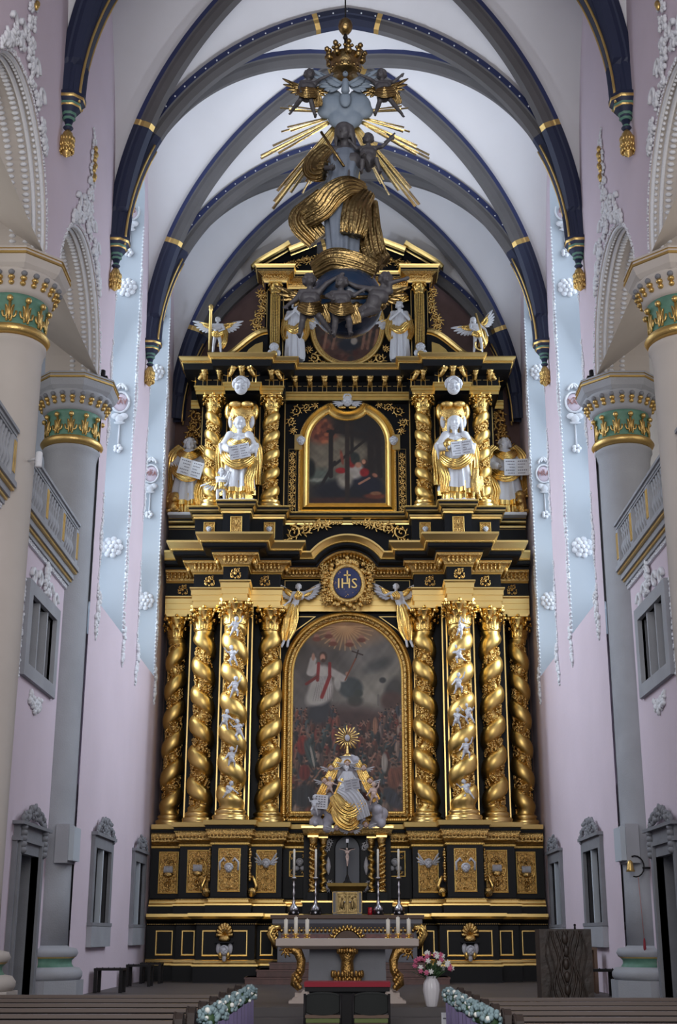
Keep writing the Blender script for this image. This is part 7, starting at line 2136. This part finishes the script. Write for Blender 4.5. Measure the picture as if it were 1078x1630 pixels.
# vase with bouquet
VX, VY = 1.46, 24.25
t = empty('flower_vase', (VX, VY, DZ), 'white ribbed vase with pink and white lilies beside the altar', 'vase')
P = []
for (r, z) in ((.085, 0), (.10, .02), (.125, .15), (.145, .27), (.135, .38), (.10, .44), (.085, .47), (.10, .50)):
    P.append([(VX + r * (1 + .03 * math.cos(12 * a)) * math.cos(a), VY + r * (1 + .03 * math.cos(12 * a)) * math.sin(a), DZ + z) for a in [2 * PI * j / 48 for j in range(48)]])
MB().grid(P, 0, True, closed_v=True).build('vase_body', M['vase_white'], t)
b = MB(); rn = random.Random(4); ZV = DZ + .5
for k in range(90):
    a = rn.uniform(0, 2 * PI); e = rn.uniform(.1, 1.3); L = rn.uniform(.18, .36)
    p1 = (VX + L * math.cos(e) * math.cos(a), VY + L * math.cos(e) * math.sin(a) * .7, ZV + L * math.sin(e))
    b.tube([(VX, VY, ZV - .1), p1], [.005, .004], 4, 0)
    b.ball(tuple((p1[i] + (VX, VY, ZV)[i]) / 2 for i in range(3)), (.025, .015, .07), 6, 5, 0, rot=Matrix.Rotation(a, 3, 'Z') @ Matrix.Rotation(PI / 2 - e, 3, 'Y'))
b.build('foliage', M['leaf'], t)
for k in range(34):
    a = rn.uniform(PI * .95, 2.05 * PI) if k < 24 else rn.uniform(0, 2 * PI); e = rn.uniform(-.05, 1.45); L = rn.uniform(.30, .38)
    c = Vector((VX + L * math.cos(e) * math.cos(a) * 1.0, VY - .03 + L * math.cos(e) * math.sin(a) * .6, ZV + .06 + L * math.sin(e) * .85))
    m_ = 'pink_petal' if rn.random() < .5 else 'white_petal'
    b = MB(); w0 = rn.uniform(0, 1)
    for q in range(6):
        a2 = q * PI / 3 + w0; b.ball((c.x + .026 * math.cos(a2), c.y - .01, c.z + .026 * math.sin(a2)), (.03, .014, .015), 6, 4, 0, rot=Matrix.Rotation(-a2, 3, 'Y') @ Matrix.Rotation(.3, 3, 'Z'))
    b.ball((c.x, c.y - .012, c.z), .012, 6, 4, 0)
    b.build('lily', M[m_], t)
# sign by the right pews
t = empty('notice_board', (1.33, 18.9, 0), 'small white notice on a stand at the right pew end', 'sign')
b = MB(); b.box(1.27, 1.43, 18.98, 19.0, .36, .70, 0)
for i in range(3):
    b.box(1.29, 1.33 + .02 * i, 18.972, 18.98, .62 - .08 * i, .635 - .08 * i, 1)
b.build('paper', [M['paper'], INK], t); b = MB(); b.box(1.34, 1.36, 19.0, 19.02, 0, .7); b.box(1.25, 1.45, 18.9, 19.1, 0, .02); b.build('stand', M['black_wood'], t)
# ambo
t = empty('ambo', (4.0, 25.7, DZ), 'block-shaped dark brown ambo carved with flowing vine reliefs', 'ambo')
b = MB(); b.box(3.53, 4.48, 25.4, 26.0, DZ, 1.80); b.build('carved_block', mat('bark_wood', (.042, .027, .019), .5, var=.45, vscale=5, bump=.6, bscale=9), t)
b = MB(); rn = random.Random(6)
for k in range(5):
    for q in (-1, 1):
        o = .05 + .07 * k
        b.tube([(4.0 + q * (o + .05 * math.sin(z * 7 + k * 1.1) * (1 if k < 3 else .8)), 25.385, z) for z in [DZ + .03 + 1.22 * i / 18 for i in range(19)]], [.022 if k < 3 else .014] * 19, 6)
for k in range(5): b.ball((4.0 + .02 * math.sin(k * 3), 25.38, .75 + .22 * k), (.06, .035, .10), 8, 6)
b.build('relief_vines', M['bark_wood'], t)
tag(MB().tube([(4.22, 25.6, 1.8), (4.22, 25.6, 1.86)], .018, 8).ball((4.22, 25.6, 1.87), .025, 8, 6).build('ambo_microphone', M['black_wood']), 'tiny black microphone on top of the ambo', 'microphone')
# stools and tables along the walls
def stool(x, y, w, d, h, label, m_='black_wood', nm='stool'):
    t = empty(nm, (x, y, DZ), label, nm.replace('_', ' '), 'dark ' + nm.replace('_', ' ') + 's along the walls' if nm == 'stool' else None)
    MB().box(x - w / 2, x + w / 2, y - d / 2, y + d / 2, DZ + h - .05, DZ + h).build('seat', M[m_], t)
    for sx in (-1, 1):
        for sy in (-1, 1):
            MB().box(x + sx * (w / 2 - .04) - .035, x + sx * (w / 2 - .04) + .035, y + sy * (d / 2 - .04) - .035, y + sy * (d / 2 - .04) + .035, DZ, DZ + h - .05).build('leg', M[m_], t)
    b = MB()
    for k in range(5): b.ball((x - w / 2 + w * (k + .5) / 5, y - d / 2 + .02, DZ + h + .01), .012, 5, 4)
    b.build('studs', M[m_], t)
    return t
stool(-5.1, 30.0, .62, .55, .50, 'dark wooden stool, nearest the column on the left')
stool(-5.0, 33.6, .60, .55, .50, 'dark wooden stool, middle one along the left wall')
stool(-5.0, 35.6, .55, .5, .50, 'dark wooden stool, beside the altarpiece on the left')
stool(5.08, 28.3, .66, .5, .52, 'dark wooden stool in front of the right column')
stool(5.1, 31.2, .5, .5, .55, 'dark wooden stool behind the credence on the right')
t = stool(4.95, 29.8, .75, .5, .92, 'reddish brown wooden credence table under right niche window', 'brown_wood', 'credence_table')
